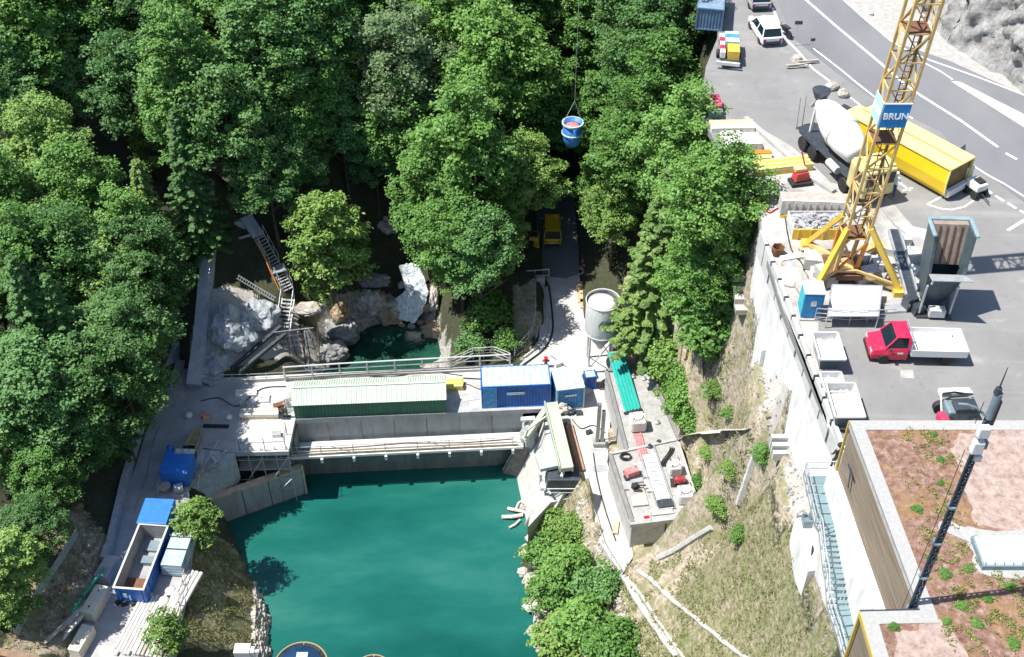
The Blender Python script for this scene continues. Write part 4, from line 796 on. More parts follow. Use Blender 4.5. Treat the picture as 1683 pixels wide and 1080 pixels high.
guard_rail('slab_railing', atl([(395,742),(436,741),(470,739),(472,715)], 0), 'thin dark railing posts around the bright slab left of the dam', 1.5, 1.9, (1.0,), .03, .02, DSTEEL)
# ------------------------------------------------------------------ left platform, path wall, stairs, ladder
t_ = thing('viewing_platform', 'small triangular concrete platform with railing in the shade at the forest edge', 'platform', at(370,330,8.3)); o0 = t_.location.copy()
pp = [q-o0 for q in atl([(346,306),(404,322),(372,346),(350,372),(338,372)], 8.3)]; MB().prism([(q.x,q.y) for q in pp], -2.6, 0).build('slab', M('bluish concrete',(.40,.44,.46),.85,dirt=.3,dcol=(.3,.33,.34)), t_)
for a, b_ in ((pp[0],pp[1]),(pp[1],pp[2]),(pp[2],pp[3])):
    n = 4
    for k in range(n+1): q = a.lerp(b_, k/n); MB().tube(q, q+Vector((0,0,1.05)), .03, 6).build('post', STEEL, t_)
    for z in (.35,.7,1.05): MB().tube(a+Vector((0,0,z)), b_+Vector((0,0,z)), .028, 6).build('rail', STEEL, t_)
one('path_sign', MB().tube((0,0,0),(0,0,1.5),.03,6).cbox((0,-.04,1.35),(.45,.03,.3)), WHITE, 'small white sign on a pole behind the triangular platform', 'sign', at(403,318,8.3)+Vector((.1,.4,-.3)))
one('white_marker', MB().lathe([(.06,0),(.12,.2),(.13,.8),(.05,1.1)],8), WHITE, 'slim white marker at the top end of the path wall', 'marker post', at(352,300,8.3), smooth=True)
mb = MB(); pts = [at(345,318,8.0), at(345,400,6.6), at(338,470,4.8), at(330,560,2.4), at(320,628,.6)]
for a, b_ in zip(pts[:-1], pts[1:]): mb.bar(a+Vector((0,0,-.5)), b_+Vector((0,0,-.5)), 1.15, 1.8, ext=.1)
one('path_wall', mb, M('bluish concrete',(.40,.44,.46)), 'bluish grey concrete wall path climbing beside the dark forest to the platform', 'wall path')
guard_rail('wall_handrail', [q+Vector((.5,0,.4)) for q in pts], 'thin handrail following the concrete wall path up to the platform', .9, 2.2, (.85,), .03, .028, STEEL, cat='handrail')
def stairs(name, label, a, b_, wd, n, rail=True, m=STEEL, rm_=STEEL):
    t_ = thing(name, label, 'stairs', a); d = b_-a; h = Vector((d.x,d.y,0)).normalized(); s = Vector((-h.y,h.x,0)); rz = math.atan2(h.y,h.x); stp = Vector((d.x,d.y,0)).length/n
    for k in range(n): q = d*((k+.5)/n); MB().cbox(q, (stp*.72, wd, .05), rz).build('step', m, t_)
    for sg in (-1,1): MB().bar(s*(sg*wd/2)+Vector((0,0,-.1)), d+s*(sg*wd/2)+Vector((0,0,-.1)), .06, .22).build('stringer', rm_, t_)
    if rail:
        for sg in (-1,1):
            MB().tube(s*(sg*wd/2)+Vector((0,0,1)), d+s*(sg*wd/2)+Vector((0,0,1)), .03, 6).build('handrail', rm_, t_)
            for k in range(4): q = d*(k/3)+s*(sg*wd/2); MB().tube(q, q+Vector((0,0,1)), .025, 6).build('post', rm_, t_)
    return t_
stairs('stair_flight', 'upper flight of grey steps descending from the triangular platform', at(452,436,4.6), at(426,388,6.9), 1.0, 9)
stairs('stair_flight', 'middle flight of grey steps above the lit rock', at(474,478,3.0), at(460,450,4.2), 1.0, 6)
stairs('stair_flight', 'lower flight of pale steps passing the lit rock down toward the dam', at(467,540,1.2), at(474,490,2.9), 1.1, 8)
one('landing', MB().cbox((0,0,0),(1.1,1.3,.1),R(-65)), STEEL, 'small grey landing between the upper and middle stair flights', 'landing', at(456,442,4.5))
one('landing', MB().bar(at(404,356,7.8), at(425,388,6.9), 1.1, .2), M('bluish concrete',(.40,.44,.46)), 'sloping grey walkway from the platform to the upper stair flight', 'walkway')
one('orange_cable', MB().path([at(424,395,6.9), at(434,420,5.9), at(442,440,5.0), at(452,462,4.0), at(460,478,3.2)], .06, 6), ORANGE, 'orange cable running down the left side of the stairs', 'cable')
one('pale_pipe', MB().path([at(376,368,7.0), at(380,392,6.2), at(392,392,6.2), at(412,386,6.6)], .13, 8), CONC, 'bent pale pipe below the triangular platform', 'pipe')
one('stair_support_wall', MB().prism([(q.x,q.y) for q in atl([(386,352),(400,347),(402,368),(386,370)], 7.3)], 4, 7.6), M('mossy concrete',(.32,.38,.33)), 'small greenish concrete block under the platform railing', 'block')
a, b_ = at(390,455,5.6), at(452,492,3.4); t_ = thing('ladder', 'long metal ladder lying across the dark slope to the foot of the stairs', 'ladder', a); d = b_-a; s = Vector((-d.y,d.x,0)).normalized()*.22
for sg in (-1,1): MB().bar(s*sg, d+s*sg, .06, .09).build('rail', STEEL, t_)
for k in range(16): q = d*((k+.5)/16); MB().tube(q-s, q+s, .025, 5).build('rung', STEEL, t_)
for k, (a, b_) in enumerate((((412,478,4.3),(426,530,2.6)),((365,560,2.6),(352,600,1.6)))): one('plank', MB().bar(at(*a), at(*b_), .2, .08), WOODG, ('grey plank leaning on the rock below the ladder', 'dark plank lying on the bare rock face')[k], 'plank')
t_ = thing('lower_scaffold', 'cluster of dark props and tubes at the foot of the stairs behind the dam', 'scaffold', at(485,575,0)); o0 = t_.location.copy()
for k in range(12):
    x = -1.6+k*.3; MB().tube((x,rnd.uniform(-.8,1.2),-3), (x+rnd.uniform(-.4,.4),rnd.uniform(-.5,1.6),rnd.uniform(1.0,2.6)), .05, 6).build('prop', [STEEL,DSTEEL,RUST][k%3], t_)
for k in range(4): MB().tube((-1.6,0,.3+.6*k),(1.8,.6,.3+.6*k),.035,6).build('ledger', STEEL, t_)
for a, b_ in (((380,606,1.2),(462,536,2.0)),((392,612,1.0),(470,548,1.8))): one('formwork_beam', MB().bar(at(*a), at(*b_), .3, .25), DSTEEL, 'dark steel beam lying diagonally up the rock gully' + (' on the upper side' if a[0] == 380 else ' on the lower side'), 'beam')
# ------------------------------------------------------------------ rocks
def rock_scale(x): return x
def rock(name, label, p, size, seed, m, rz=0, sub=3, cat='boulder', group=None, amp=.3):
    import bmesh
    bm = bmesh.new(); bmesh.ops.create_icosphere(bm, subdivisions=sub+1, radius=1)
    for v in bm.verts:
        c = v.co.copy(); q = c*1.3+Vector((seed*7.3,seed*3.1,0)); d_, _p = noise.voronoi(q*1.15); f = .82+noise.fractal(q*1.6, 1, 2, 5)*amp*.55 + (d_[1]-d_[0])*amp*1.1 + noise.noise(q*.6+Vector((9,0,0)))*amp
        c = c*f; v.co = Vector((c.x*size[0], c.y*size[1], c.z*size[2]))
    me = bpy.data.meshes.new(name); bm.to_mesh(me); bm.free(); me.materials.append(m)
    me.polygons.foreach_set('use_smooth', [False]*len(me.polygons))
    o = bpy.data.objects.new(name, me); C.objects.link(o); o.location = p; o.rotation_euler = (0,0,rz); return tag(o, label, cat, group)
def rockmat(name, stops, sc_=1.0):
    m, t, b = newmat(name); b.inputs['Roughness'].default_value = .9; c = ramp(t, noise_fac(t, sc_, 9, rough=.72), stops); t.links.new(c, b.inputs['Base Color']); bump(t, b, noise_fac(t, sc_*4, 9, rough=.7), .9, .12); return m
RKL = rockmat('pale limestone', [(.3,(.16,.13,.10)),(.5,(.42,.39,.34)),(.7,(.62,.60,.56))], 1.3); RKB = rockmat('brown limestone', [(.3,(.10,.07,.04)),(.5,(.30,.22,.13)),(.7,(.50,.44,.35))]); RKG = rockmat('grey limestone', [(.3,(.07,.075,.075)),(.5,(.22,.225,.22)),(.7,(.40,.40,.39))], 1.1)
RKW = rockmat('bluish bare rock', [(.3,(.12,.14,.16)),(.5,(.34,.37,.39)),(.7,(.52,.55,.57))], 1.2)
for a in [('big pale boulder left of the white water', 608,498,-1.4,(1.7,1.3,1.3),1,RKL),('brown wet boulder below the big pale boulder', 640,520,-2.7,(1.5,1.0,.8),2,RKB),('white rock wall right of the white water', 714,492,-1.2,(.6,1.7,1.3),3,RKL),
          ('orange brown rock right of the white water by the pool', 724,540,-2.8,(1.9,1.3,.9),4,RKB),('pale boulder under the trees far up the stream', 636,372,2.4,(1.5,1.2,1.1),5,RKL),('dark grey boulder on the pool bank left of the big pale boulder', 562,545,-1.9,(1.9,1.6,1.6),6,RKG),
          ('grey rock against the back of the dam', 545,582,-2.4,(1.7,1.3,1.3),7,RKG),('long grey boulder in shade above the big pale boulder', 615,462,.0,(1.6,.9,.7),8,RKG),('lit pale rock at the right of the lower stairs', 506,508,2.4,(1.7,.8,.6),9,RKL),
          ('brown rock stump under the pale tree', 560,515,.2,(1.0,1.0,1.5),10,RKB)]:
    rock('boulder', a[0], at(a[1],a[2],a[3]), a[4], a[5], a[6])
for k_, (u, v, z, s) in enumerate([(650,522,-2.9,.55),(692,530,-2.9,.5),(648,500,-1.9,.6),(702,508,-2.0,.6),(664,468,-.7,.6),(704,474,-.9,.7),(676,536,-3.1,.4),(660,534,-3.1,.35)]): rock('boulder', ('small boulder at the foot of the white water on its left','small boulder at the foot of the white water on its right','boulder on the left edge halfway up the white water','boulder on the right edge halfway up the white water','upper left boulder of the white water','upper right boulder of the white water','little stone in the middle of the white water foot','little stone near the left of the white water foot')[k_], at(u,v,z), (s,s*.8,s*.7), 90+k_, RKB if k_ % 2 else RKL)
for a in [('tall pale bluish rock knob rising below the path wall', 385,545,2.0,(2.4,3.0,2.8),21,RKW),('bluish rock outcrop below the long ladder', 428,520,2.2,(1.9,1.8,1.6),22,RKW),('bluish rock sheet sloping down to the left end of the dam', 352,596,.4,(2.2,2.6,1.6),23,RKW)]:
    rock('rock_outcrop', a[0], at(a[1],a[2],a[3]), a[4], a[5], a[6], cat='rock')
# small rocks along the right shore (one by one) and the stony edge on the left
for k, (u, v, s) in enumerate(sorted([(868,830,.8),(862,850,.6),(880,868,.7),(866,905,.8),(880,925,.6),(862,940,.6),(876,955,.9),(890,975,.6),(876,995,.8),(888,1020,.7),(880,1040,.8),(893,1062,.8),(898,1000,.5),(872,885,.5)], key=lambda q: q[1])):
    p = Gp(u, v); rock('shore_rock', 'pale rock on the right lake shore, '+ORD[k]+' in the line of shore rocks', p, (s,s*.8,s*.6), 30+k, RKL, k, 2, 'rock', 'rocks along the right lake shore', .35)
import bmesh
def stones(name, label, px, n, s0, s1, m, cat='stones', seed=1, on=None, dz=0):
    rs = random.Random(seed); poly = [Gp(u, v) for u, v in px]; xs = [p.x for p in poly]; ys = [p.y for p in poly]; mb = MB(); k = 0
    while k < n:
        x, y = rs.uniform(min(xs),max(xs)), rs.uniform(min(ys),max(ys))
        if not inside([(p.x,p.y) for p in poly], np.array([[x]]), np.array([[y]]))[0,0]: continue
        k += 1; s = rs.uniform(s0,s1); z = H(x,y) if on is None else on
        vs = []
        for i,j,l in ((-1,-1,-1),(1,-1,-1),(1,1,-1),(-1,1,-1),(-.7,-.7,1),(.7,-.7,1),(.7,.7,1),(-.7,.7,1)): vs.append((x+s*i*rs.uniform(.6,1.1), y+s*j*rs.uniform(.6,1.1), z+dz+s*l*rs.uniform(.4,.8)))
        mb.add(vs, [(0,3,2,1),(4,5,6,7),(0,1,5,4),(1,2,6,5),(2,3,7,6),(3,0,4,7)])
    return one(name, mb, m, label, cat, kind='stuff')
stones('rubble_edge', 'pale rubble stones along the left edge of the lake', [(418,945),(440,985),(447,1040),(444,1079),(415,1079),(415,990)], 420, .10, .32, RKL)
stones('rubble_bank', 'pale stones scattered down the dirt banks beside the long low building', [(1085,600),(1215,570),(1238,690),(1240,830),(1180,850),(1150,800),(1112,700)], 420, .03, .11, RKG, seed=2)
stones('rubble_path', 'grey rubble on the gravel path below the white wall', [(1200,450),(1245,450),(1300,620),(1330,740),(1360,900),(1375,1079),(1350,1079),(1300,860),(1240,790),(1215,600)], 420, .03, .10, RKG, seed=3)
stones('shore_rubble', 'pale loose stones on the strip between thicket and white concrete path', [(945,790),(972,860),(1012,940),(1030,1000),(1060,1079),(1020,1079),(985,950),(950,880)], 420, .05, .18, RKL, seed=4)
one('driftwood', MB().path([(0,0,.2),(.6,-.3,.35),(1.2,-.35,.25),(1.9,-.8,.3)],.14,7).path([(.6,-.3,.3),(.9,.4,.45),(1.3,.7,.4)],.10,6).path([(-.5,-.9,.2),(.4,-1.0,.35),(1.2,-.7,.2)],.16,7).path([(1.0,-1.2,.2),(.6,-1.7,.2),(.1,-2.0,.15)],.10,6), M('bleached wood',(.62,.52,.47),.85,dirt=.4,dcol=(.75,.7,.66),scale=3), 'bleached driftwood caught on the right shore of the lake', 'driftwood', at(835,838,LAKE_Z))
# ------------------------------------------------------------------ silo
p = at(984,600,0)
t_ = thing('cement_silo', 'round pale grey silo with open dusty top standing on legs beside the access road', 'silo', p); t_.scale = (1.03,1.03,1.17)
MB().lathe([(1.36,3.55),(1.38,3.6),(1.38,6.35),(1.36,6.4)],40,cap=False).build('shell', M('silo paint',(.62,.62,.60),.5,.1,var=.12,dirt=.3,dcol=(.42,.41,.38),scale=1.2,streak=True), t_, smooth=True)
MB().lathe([(1.36,3.56),(.35,2.1),(.22,1.8)],32).build('cone', WSTEEL, t_, smooth=True)
MB().lathe([(1.35,6.15),(.6,6.32),(.15,6.36)],32).build('top_cover', M('dusty cover',(.72,.72,.70),.8,dirt=.6,dcol=(.45,.44,.42),scale=2), t_, smooth=True)
mb = MB(); n = 36; mb.path([Vector((1.38*math.cos(a),1.38*math.sin(a),6.4)) for a in [2*math.pi*k/n for k in range(n+1)]], .05, 6); mb.path([Vector((1.38*math.cos(a),1.38*math.sin(a),3.6)) for a in [2*math.pi*k/n for k in range(n+1)]], .05, 6); mb.build('ring', WSTEEL, t_)
for k in range(4): a = R(45+90*k); MB().tube((1.35*math.cos(a),1.35*math.sin(a),0),(1.35*math.cos(a),1.35*math.sin(a),3.7),.09,8).build('leg', WSTEEL, t_)
mb = MB()
for k in range(4): a, b_ = R(45+90*k), R(135+90*k); mb.bar((1.35*math.cos(a),1.35*math.sin(a),.3),(1.35*math.cos(b_),1.35*math.sin(b_),3.3),.06)
mb.build('brace', WSTEEL, t_); mb = MB()
for k in range(22): a0 = R(-105)+k*.045; mb.cbox((1.39*math.cos(a0),1.39*math.sin(a0),4.9+.12*math.sin(k*.3)),(.07,.02,.12+.95*math.sqrt(max(0,1-((k-10.5)/11)**2))),a0)
mb.build('emblem', GSTEEL, t_)
t_ = thing('mixing_pump', 'pale mixing pump and hopper under the round silo', 'pump', at(963,618,0)); MB().cbox((0,0,.55),(1.0,.8,.5),.2,taper=1.25).build('hopper', WSTEEL, t_); MB().tube((-.6,-.3,.3),(.7,.4,.3),.16,10).build('drive', RUST, t_)
for x in (-.4,.4): MB().bar((x,-.3,0),(x,-.3,.5),.06).bar((x,.3,0),(x,.3,.5),.06).build('leg', STEEL, t_)
one('cement_heap', MB().lathe([(.1,.5),(.5,.38),(.9,.12),(1.15,0)][::-1],14), CONCW, 'white heap of cement sacks in front of the silo', 'sacks', at(955,634,0), smooth=True)
t_ = thing('person', 'person in dark work clothes bending between the small blue bin and the teal roof sheet', 'person', at(989,640,0))
def person(t_, col_top, col_leg, lean=0.0, rz=0.0, arm=.6, stride=.18, head=(.55,.38,.28), hat=None):
    def sk(name, m, vs, es, rad):
        me = bpy.data.meshes.new(name); me.from_pydata(vs, es, []); me.materials.append(m); o = bpy.data.objects.new(name, me); C.objects.link(o); o.parent = t_; o.rotation_euler = (0,0,rz)
        s_ = o.modifiers.new('s','SKIN'); 
        for i, r in enumerate(rad): me.skin_vertices[0].data[i].radius = (r, r*.8) if not me.skin_vertices else (r, r)
        me.skin_vertices[0].data[0].use_root = True; b = o.modifiers.new('u','SUBSURF'); b.levels = 1; b.render_levels = 1; return o
    y = math.sin(lean)
    def L(x, dy, z): h = max(0, z-.95); return (x, dy - h*math.sin(lean), min(z,.95)+h*math.cos(lean))
    vs = [L(0,0,.95), L(0,0,1.25), L(0,0,1.45), L(0,0,1.53), L(0,-.02,1.66), L(.2,0,1.42), L(-.2,0,1.42), L(.27,-.08,1.14), L(-.27,-.08,1.14), L(.26,-arm*.5,.98), L(-.26,-arm*.5,.98), (.1,-.02,.85), (-.1,.02,.85), (.12,-stride,.48), (-.12,stride*.6,.48), (.12,-stride*.8,.08), (-.12,stride,.08), (.12,-stride*.8-.14,.04), (-.12,stride-.14,.04)]
    es = [(0,1),(1,2),(2,3),(3,4),(2,5),(2,6),(5,7),(6,8),(7,9),(8,10),(0,11),(0,12),(11,13),(12,14),(13,15),(14,16),(15,17),(16,18)]
    rad = [.15,.15,.15,.06,.10,.07,.07,.05,.05,.04,.04,.10,.10,.07,.07,.05,.05,.04,.04]
    me = bpy.data.meshes.new('body'); me.from_pydata(vs, es, []); me.materials.append(col_leg); o = bpy.data.objects.new('body', me); C.objects.link(o); o.parent = t_; o.rotation_euler = (0,0,rz); o.modifiers.new('s','SKIN')
    if not me.skin_vertices: me.skin_vertices_layer = None
    for i, r in enumerate(rad): me.skin_vertices[0].data[i].radius = (r, r)
    me.skin_vertices[0].data[0].use_root = True; b = o.modifiers.new('u','SUBSURF'); b.levels = 1; b.render_levels = 1
    dg = bpy.context.evaluated_depsgraph_get(); ev = o.evaluated_get(dg); m2 = bpy.data.meshes.new_from_object(ev); o.modifiers.clear(); o.data = m2
    m2.materials.clear(); skin = M('skin',head,.6,var=.05,bmp=0); [m2.materials.append(x) for x in (col_leg, col_top, skin)]
    for f in m2.polygons:
        c_ = f.center; f.use_smooth = True; zz = c_.z if lean < .3 else (c_.z - c_.y*1.0)
        f.material_index = 2 if (zz > (1.5 if lean < .3 else 1.75)) else (1 if zz > (.95 if lean < .3 else 1.0) else 0)
    h = Vector(L(0,-.02,1.72)); m_ = hat or M('dark hair',(.03,.02,.015),.8); q = MB().lathe([(.125,-.02),(.12,.05),(.08,.11),(.01,.13)],12,tuple(h)).build('helmet' if hat else 'hair', m_, t_, smooth=True); q.rotation_euler = (0,0,rz)
person(t_, M('dark jacket',(.03,.03,.035),.8), M('dark trousers',(.05,.03,.025),.8), .75, R(60), .9)
t_ = thing('person', 'worker in white shirt and blue trousers standing on the asphalt right of the crane mast', 'person', at(1466,321,25.01)); person(t_, M('white shirt',(.75,.76,.74),.8), M('blue trousers',(.03,.10,.28),.8), .05, R(150), .5, .22, hat=M('white helmet',(.8,.8,.75),.4))
t_ = thing('standpipe', 'small red brown standpipe on the white deck where the hoses meet', 'standpipe', at(897,603,0)); MB().tube((0,0,0),(0,0,1.0),.14,10).build('pipe', RUST, t_); MB().tube((-.3,0,.75),(.3,0,.75),.09,8).cbox((0,0,1.05),(.34,.34,.12)).build('valve', RED, t_)
# ------------------------------------------------------------------ access road things
def spline(px, z, n=10, zoff=.07):
    P_ = atl(px, z); out = []
    for i in range(len(P_)-1):
        p0, p1, p2, p3 = P_[max(i-1,0)], P_[i], P_[i+1], P_[min(i+2,len(P_)-1)]
        for k in range(n):
            t = k/n; out.append(.5*((2*p1)+(p2-p0)*t+(2*p0-5*p1+4*p2-p3)*t*t+(3*p1-p0-3*p2+p3)*t*t*t)+Vector((0,0,zoff)))
    out.append(P_[-1]+Vector((0,0,zoff))); return out
one('black_hose', MB().path(spline([(902,470),(907,510),(908,545),(896,572),(872,592),(852,606)],0), .085, 7), BLACK, 'thick black hose curving down the access road to the dam', 'hose', smooth=True)
one('pale_hose', MB().path(spline([(880,468),(885,510),(884,540),(878,560),(850,585)],0), .06, 7), WSTEEL, 'pale hose running beside the thick black hose', 'hose', smooth=True)
one('kerb_strip', MB().path(spline([(893,470),(899,510),(898,545),(888,566),(862,588)],0,zoff=.1), .12, 6), CONCW, 'bright curved kerb between the bushes bank and the access road', 'kerb', smooth=True)
guard_rail('walkway_railing', spline([(879,466),(880,510),(878,540),(868,562),(846,586)],0,n=2,zoff=0), 'light railing of the footpath along the left side of the access road', 1.1, 1.6, (.55,1.1), .03, .028, WSTEEL)
t_ = guard_rail('site_gate', atl([(850,462),(879,460),(902,458)], 0), 'horizontal white gate barrier at the top of the footpath beside the yellow machine', 1.2, 1.6, (.4,1.15), .06, .055, WSTEEL, cat='gate')
guard_rail('gate_post_row', atl([(850,462),(851,490)], 0), 'short pale railing turning down from the white gate barrier', 1.2, 1.2, (.4,1.15), .05, .04, WSTEEL)
one('grey_control_box', MB().box(-.4,.4,-.25,.25,.2,1.3).box(-.35,-.28,-.2,.2,0,.2).box(.28,.35,-.2,.2,0,.2), STEEL, 'grey control box on the footpath just below the white gate barrier', 'cabinet', at(888,472,0))
for k in range(2):
    stack_boards('formwork_boards', ('orange formwork boards laid along the right side of the access road','short orange boards by the silo end of the access road')[k], 'boards', at((962,966)[k],(498,508)[k],.02), R((92,88)[k]), 3, (3.0,1.3)[k], .22, .12, [M('orange boards',(.55,.33,.17),.7,dirt=.35,dcol=(.65,.5,.35),scale=3), WOOD])
t_ = thing('scrap_pile', 'pile of reddish steel parts beside the road in front of the forest', 'scrap', at(965,442,.1))
for k in range(12): a = rnd.uniform(0,3.1); c0 = Vector((rnd.uniform(-.8,.8),rnd.uniform(-1.1,1.1),.15+rnd.uniform(0,.6))); d = Vector((math.cos(a),math.sin(a),rnd.uniform(-.3,.4)))*.6; MB().bar(c0-d,c0+d,.14,.1).build('bar', [RUST,REDW,WOODG][k%3], t_)
def wheel(parent, c, r, w, m=BLACK, hub=STEEL):
    t = MB().lathe([(r*.62,-w/2),(r*.95,-w/2),(r,-w*.35),(r,w*.35),(r*.95,w/2),(r*.62,w/2)],22,c,axis='Y').build('wheel', m, parent, smooth=False)
    MB().lathe([(.02,-w*.42),(r*.6,-w*.36),(r*.62,0),(r*.6,w*.36),(.02,w*.42)],18,c,axis='Y').build('rim', hub, t); return t
def van(name, label, cat, p, rz, L, W_, Hh, m, hood=.9, ws=.55, group=None):
    """car body along +x (nose at +x), built of lofted cross sections"""
    t_ = thing(name, label, cat, p, rz, group); w2 = W_/2
    g = .28; mid = Hh*.55
    prof = [(0,g+.1,mid*.95,.90),(.05,g,mid*1.02,.97),(L*.12,g,mid*1.04,1.0),(L*.5,g,mid*1.03,1.0),(L-hood,g,mid*1.0,1.0),(L-.35,g,mid*.86,.95),(L-.04,g+.04,mid*.68,.84),(L,g+.12,mid*.5,.78)]
    vs = []
    for x, a, b_, f in prof: vs += [(x,-w2*f*.94,a),(x,-w2*f,(a+b_)/2),(x,-w2*f*.95,b_),(x,w2*f*.95,b_),(x,w2*f,(a+b_)/2),(x,w2*f*.94,a)]
    n = len(prof); mb = MB().add(vs, [(j*6+k, j*6+6+k, j*6+6+(k+1)%6, j*6+(k+1)%6) for j in range(n-1) for k in range(6)] + [tuple(range(6)), tuple(range(n*6-1,n*6-7,-1))]); mb.build('body', m, t_, bevel=.05)
    # greenhouse
    a0, a1 = .12, L-hood+.02; r0, r1 = .32+.1*Hh/2, L-hood-ws
    gl = MB().add([(a0,-w2*.93,mid),(a1,-w2*.93,mid-.02),(a1,w2*.93,mid-.02),(a0,w2*.93,mid),(r0,-w2*.76,Hh-.06),(r1,-w2*.76,Hh-.06),(r1,w2*.76,Hh-.06),(r0,w2*.76,Hh-.06)], [(4,5,6,7),(0,1,5,4),(1,2,6,5),(2,3,7,6),(3,0,4,7)]); gl.build('windows', GLASS, t_)
    MB().prism([(r0-.06,-w2*.80),(r1+.06,-w2*.80),(r1+.06,w2*.80),(r0-.06,w2*.80)], Hh-.059, Hh).build('roof', m, t_, bevel=.02)
    mb = MB()
    for s in (-1,1):
        for q0, q1 in (((a0,w2*.94,mid),(r0,w2*.79,Hh-.03)),((a1,w2*.94,mid-.02),(r1,w2*.79,Hh-.03)),(((a0+a1)/2,w2*.95,mid),((r0+r1)/2,w2*.79,Hh-.03))): mb.bar((q0[0],q0[1]*s,q0[2]),(q1[0],q1[1]*s,q1[2]),.08)
    mb.build('pillar', m, t_)
    for s in (-1,1):
        MB().cbox((L-.12,s*w2*.62,mid*.72),(.18,.34,.16)).build('headlight', WHITE, t_); MB().cbox((.03,s*w2*.75,mid*.8),(.1,.2,.22)).build('tail_light', RED, t_); MB().cbox((a1-.25,s*(w2+.10),mid+.12),(.12,.2,.14)).build('mirror', m, t_)
        for x in (L*.19, L*.80): wheel(t_, (x, s*(w2-.12), .32), .33, .2)
    MB().box(-.06,.02,-w2*.8,w2*.8,g+.05,g+.25).build('bumper', DSTEEL if m is not WHITE else WHITE, t_)
    MB().box(-.071,-.061,-.26,.26,g+.3,g+.42).build('number_plate', WHITE, t_)
    return t_
van('yellow_van', 'yellow van parked on the dark road under the trees', 'van', at(908,408,.01), R(90), 4.4, 1.8, 1.85, M('van yellow',(.70,.44,.02),.35,var=.08,dirt=.2,dcol=(.85,.65,.1),scale=2,bmp=0), hood=.8)
t_ = thing('yellow_machine', 'yellow tracked machine half hidden under leaves left of the yellow van', 'machine', at(876,428,.01), R(88))
MB().cbox((1.6,0,.95),(2.2,1.15,.7)).cbox((1.9,0,1.45),(1.2,.9,.5)).cbox((.25,0,.8),(.9,.7,.45),taper=.8).build('body', YEL, t_, bevel=.04); MB().cbox((-.1,0,.75),(.5,.35,.3)).build('nose', YEL, t_)
for s in (-1,1): MB().cbox((1.4,s*.62,.3),(2.4,.3,.55)).build('track', BLACK, t_, bevel=.1)
MB().bar((-.2,0,.7),(-1.2,.1,.5),.14).build('arm', STEEL, t_); MB().box(1.5,2.3,-.4,.4,1.701,1.76).build('hatch', DSTEEL, t_)
# ------------------------------------------------------------------ long low building
zb = 2.9
up = [at(u, v, zb) for u, v in ((996,610),(1068,610),(1116,724),(1030,742))]
lo = [at(u, v, zb) for u, v in ((1002,748),(1113,724),(1152,846),(1039,860))]
ROOFC = M('pale roof slab', (.36,.355,.34), .85, var=.22, dirt=.5, dcol=(.22,.215,.20), scale=1.4, bmp=.35)
t_ = thing('low_building', 'long low flat roofed concrete building loaded with bags and pallets', 'building', at(1040,905,0)); o0 = t_.location.copy()
def loc2(ps): return [(p.x-o0.x, p.y-o0.y) for p in ps]
MB().prism(loc2(up), -3, zb-.25).build('wall', CONC, t_); MB().prism(loc2(lo), -3, zb-.20).build('wall', CONC, t_)
MB().prism(loc2(up), zb-.249, zb-.02).build('roof', ROOFC, t_); MB().prism(loc2([q+Vector((0,0,0)) for q in lo]), zb-.199, zb+.02).build('roof', ROOFC, t_)
def rim(ps, idx, z, w, h, m, ov=0):
    for i in idx:
        a, b_ = ps[i], ps[(i+1)%4]; MB().bar(Vector((a.x,a.y,z))-Vector((o0.x,o0.y,0)), Vector((b_.x,b_.y,z))-Vector((o0.x,o0.y,0)), w, h, ext=ov).build('parapet', m, t_)
DG = M('dark roof edging', (.20,.20,.20), .7, dirt=.3)
rim(up, (0,1,3), zb+.06, .28, .25, DG); rim(lo, (3,), zb+.10, .3, .26, DG); rim(lo, (0,1), zb+.08, .2, .2, CONC); rim(lo, (2,), zb-.02, .5, .36, M('metal roof edge',(.45,.46,.45),.5,.3), ov=.2)
fa, fb = lo[3]-o0, lo[2]-o0; fd = (fb-fa).normalized(); fn = Vector((fd.y,-fd.x,0)); fn = fn if fn.y < 0 else -fn
def fr(s, off, z): q = fa + fd*s + fn*off; return Vector((q.x,q.y,z))
Lf = (fb-fa).length
MB().bar(fr(Lf*.5,.03,-.3), fr(Lf*.5,.03,zb-.3), .1, .1).build('downpipe', DSTEEL, t_)
MB().bar(fr(Lf*.64,.02,1.2), fr(Lf*.9,.02,1.2), .04, 1.1).build('door', M('grey door',(.30,.31,.30),.6), t_); MB().bar(fr(Lf*.69,.045,1.35), fr(Lf*.85,.045,1.35), .03, .5).build('vent', STEEL, t_)
# things on its roof
def rp(u, v, dz=0): q = at(u, v, zb); return q+Vector((0,0,.03+dz))
def bigbag(label, u, v, s, m=CREAM, rz=0):
    t_ = thing('big_bag', label, 'big bag', rp(u,v), rz); MB().cbox((0,0,.5*s),(1.0*s,.95*s,1.0*s),taper=1.06).build('bag', m, t_, bevel=.16*s)
    MB().lathe([(.38*s,1.0*s),(.30*s,1.14*s),(.05,1.2*s)],12).build('fill', m, t_, smooth=True)
    for a in range(4): x, y = (.42*s,-.42*s)[a%2], (.42*s,-.42*s)[a//2]; MB().path([(x,y,.95*s),(x*.7,y*.9,1.3*s),(x*.9,y*.6,.98*s)],.025,5).build('loop', BLACK, t_)
bigbag('large cream big bag at the lower end of the teal roof sheet', 1047,703, 1.25, rz=.1)
bigbag('bright white big bag near the front right corner of the long low building', 1125,822, 1.15, WHITE, .05)
bigbag('low white big bag behind the red drum on the long low building', 1108,776, .95, WHITE, .1)
t_ = thing('teal_roof_sheet', 'long bright teal ribbed sheet lying over the far end of the long low building', 'roof sheet', rp(1026,680,.2)); o1 = t_.location.copy()
q = [rp(1027,680,.15)-o1, rp(1053,674,.15)-o1, rp(1024,590,.75)-o1, rp(998,592,.75)-o1]
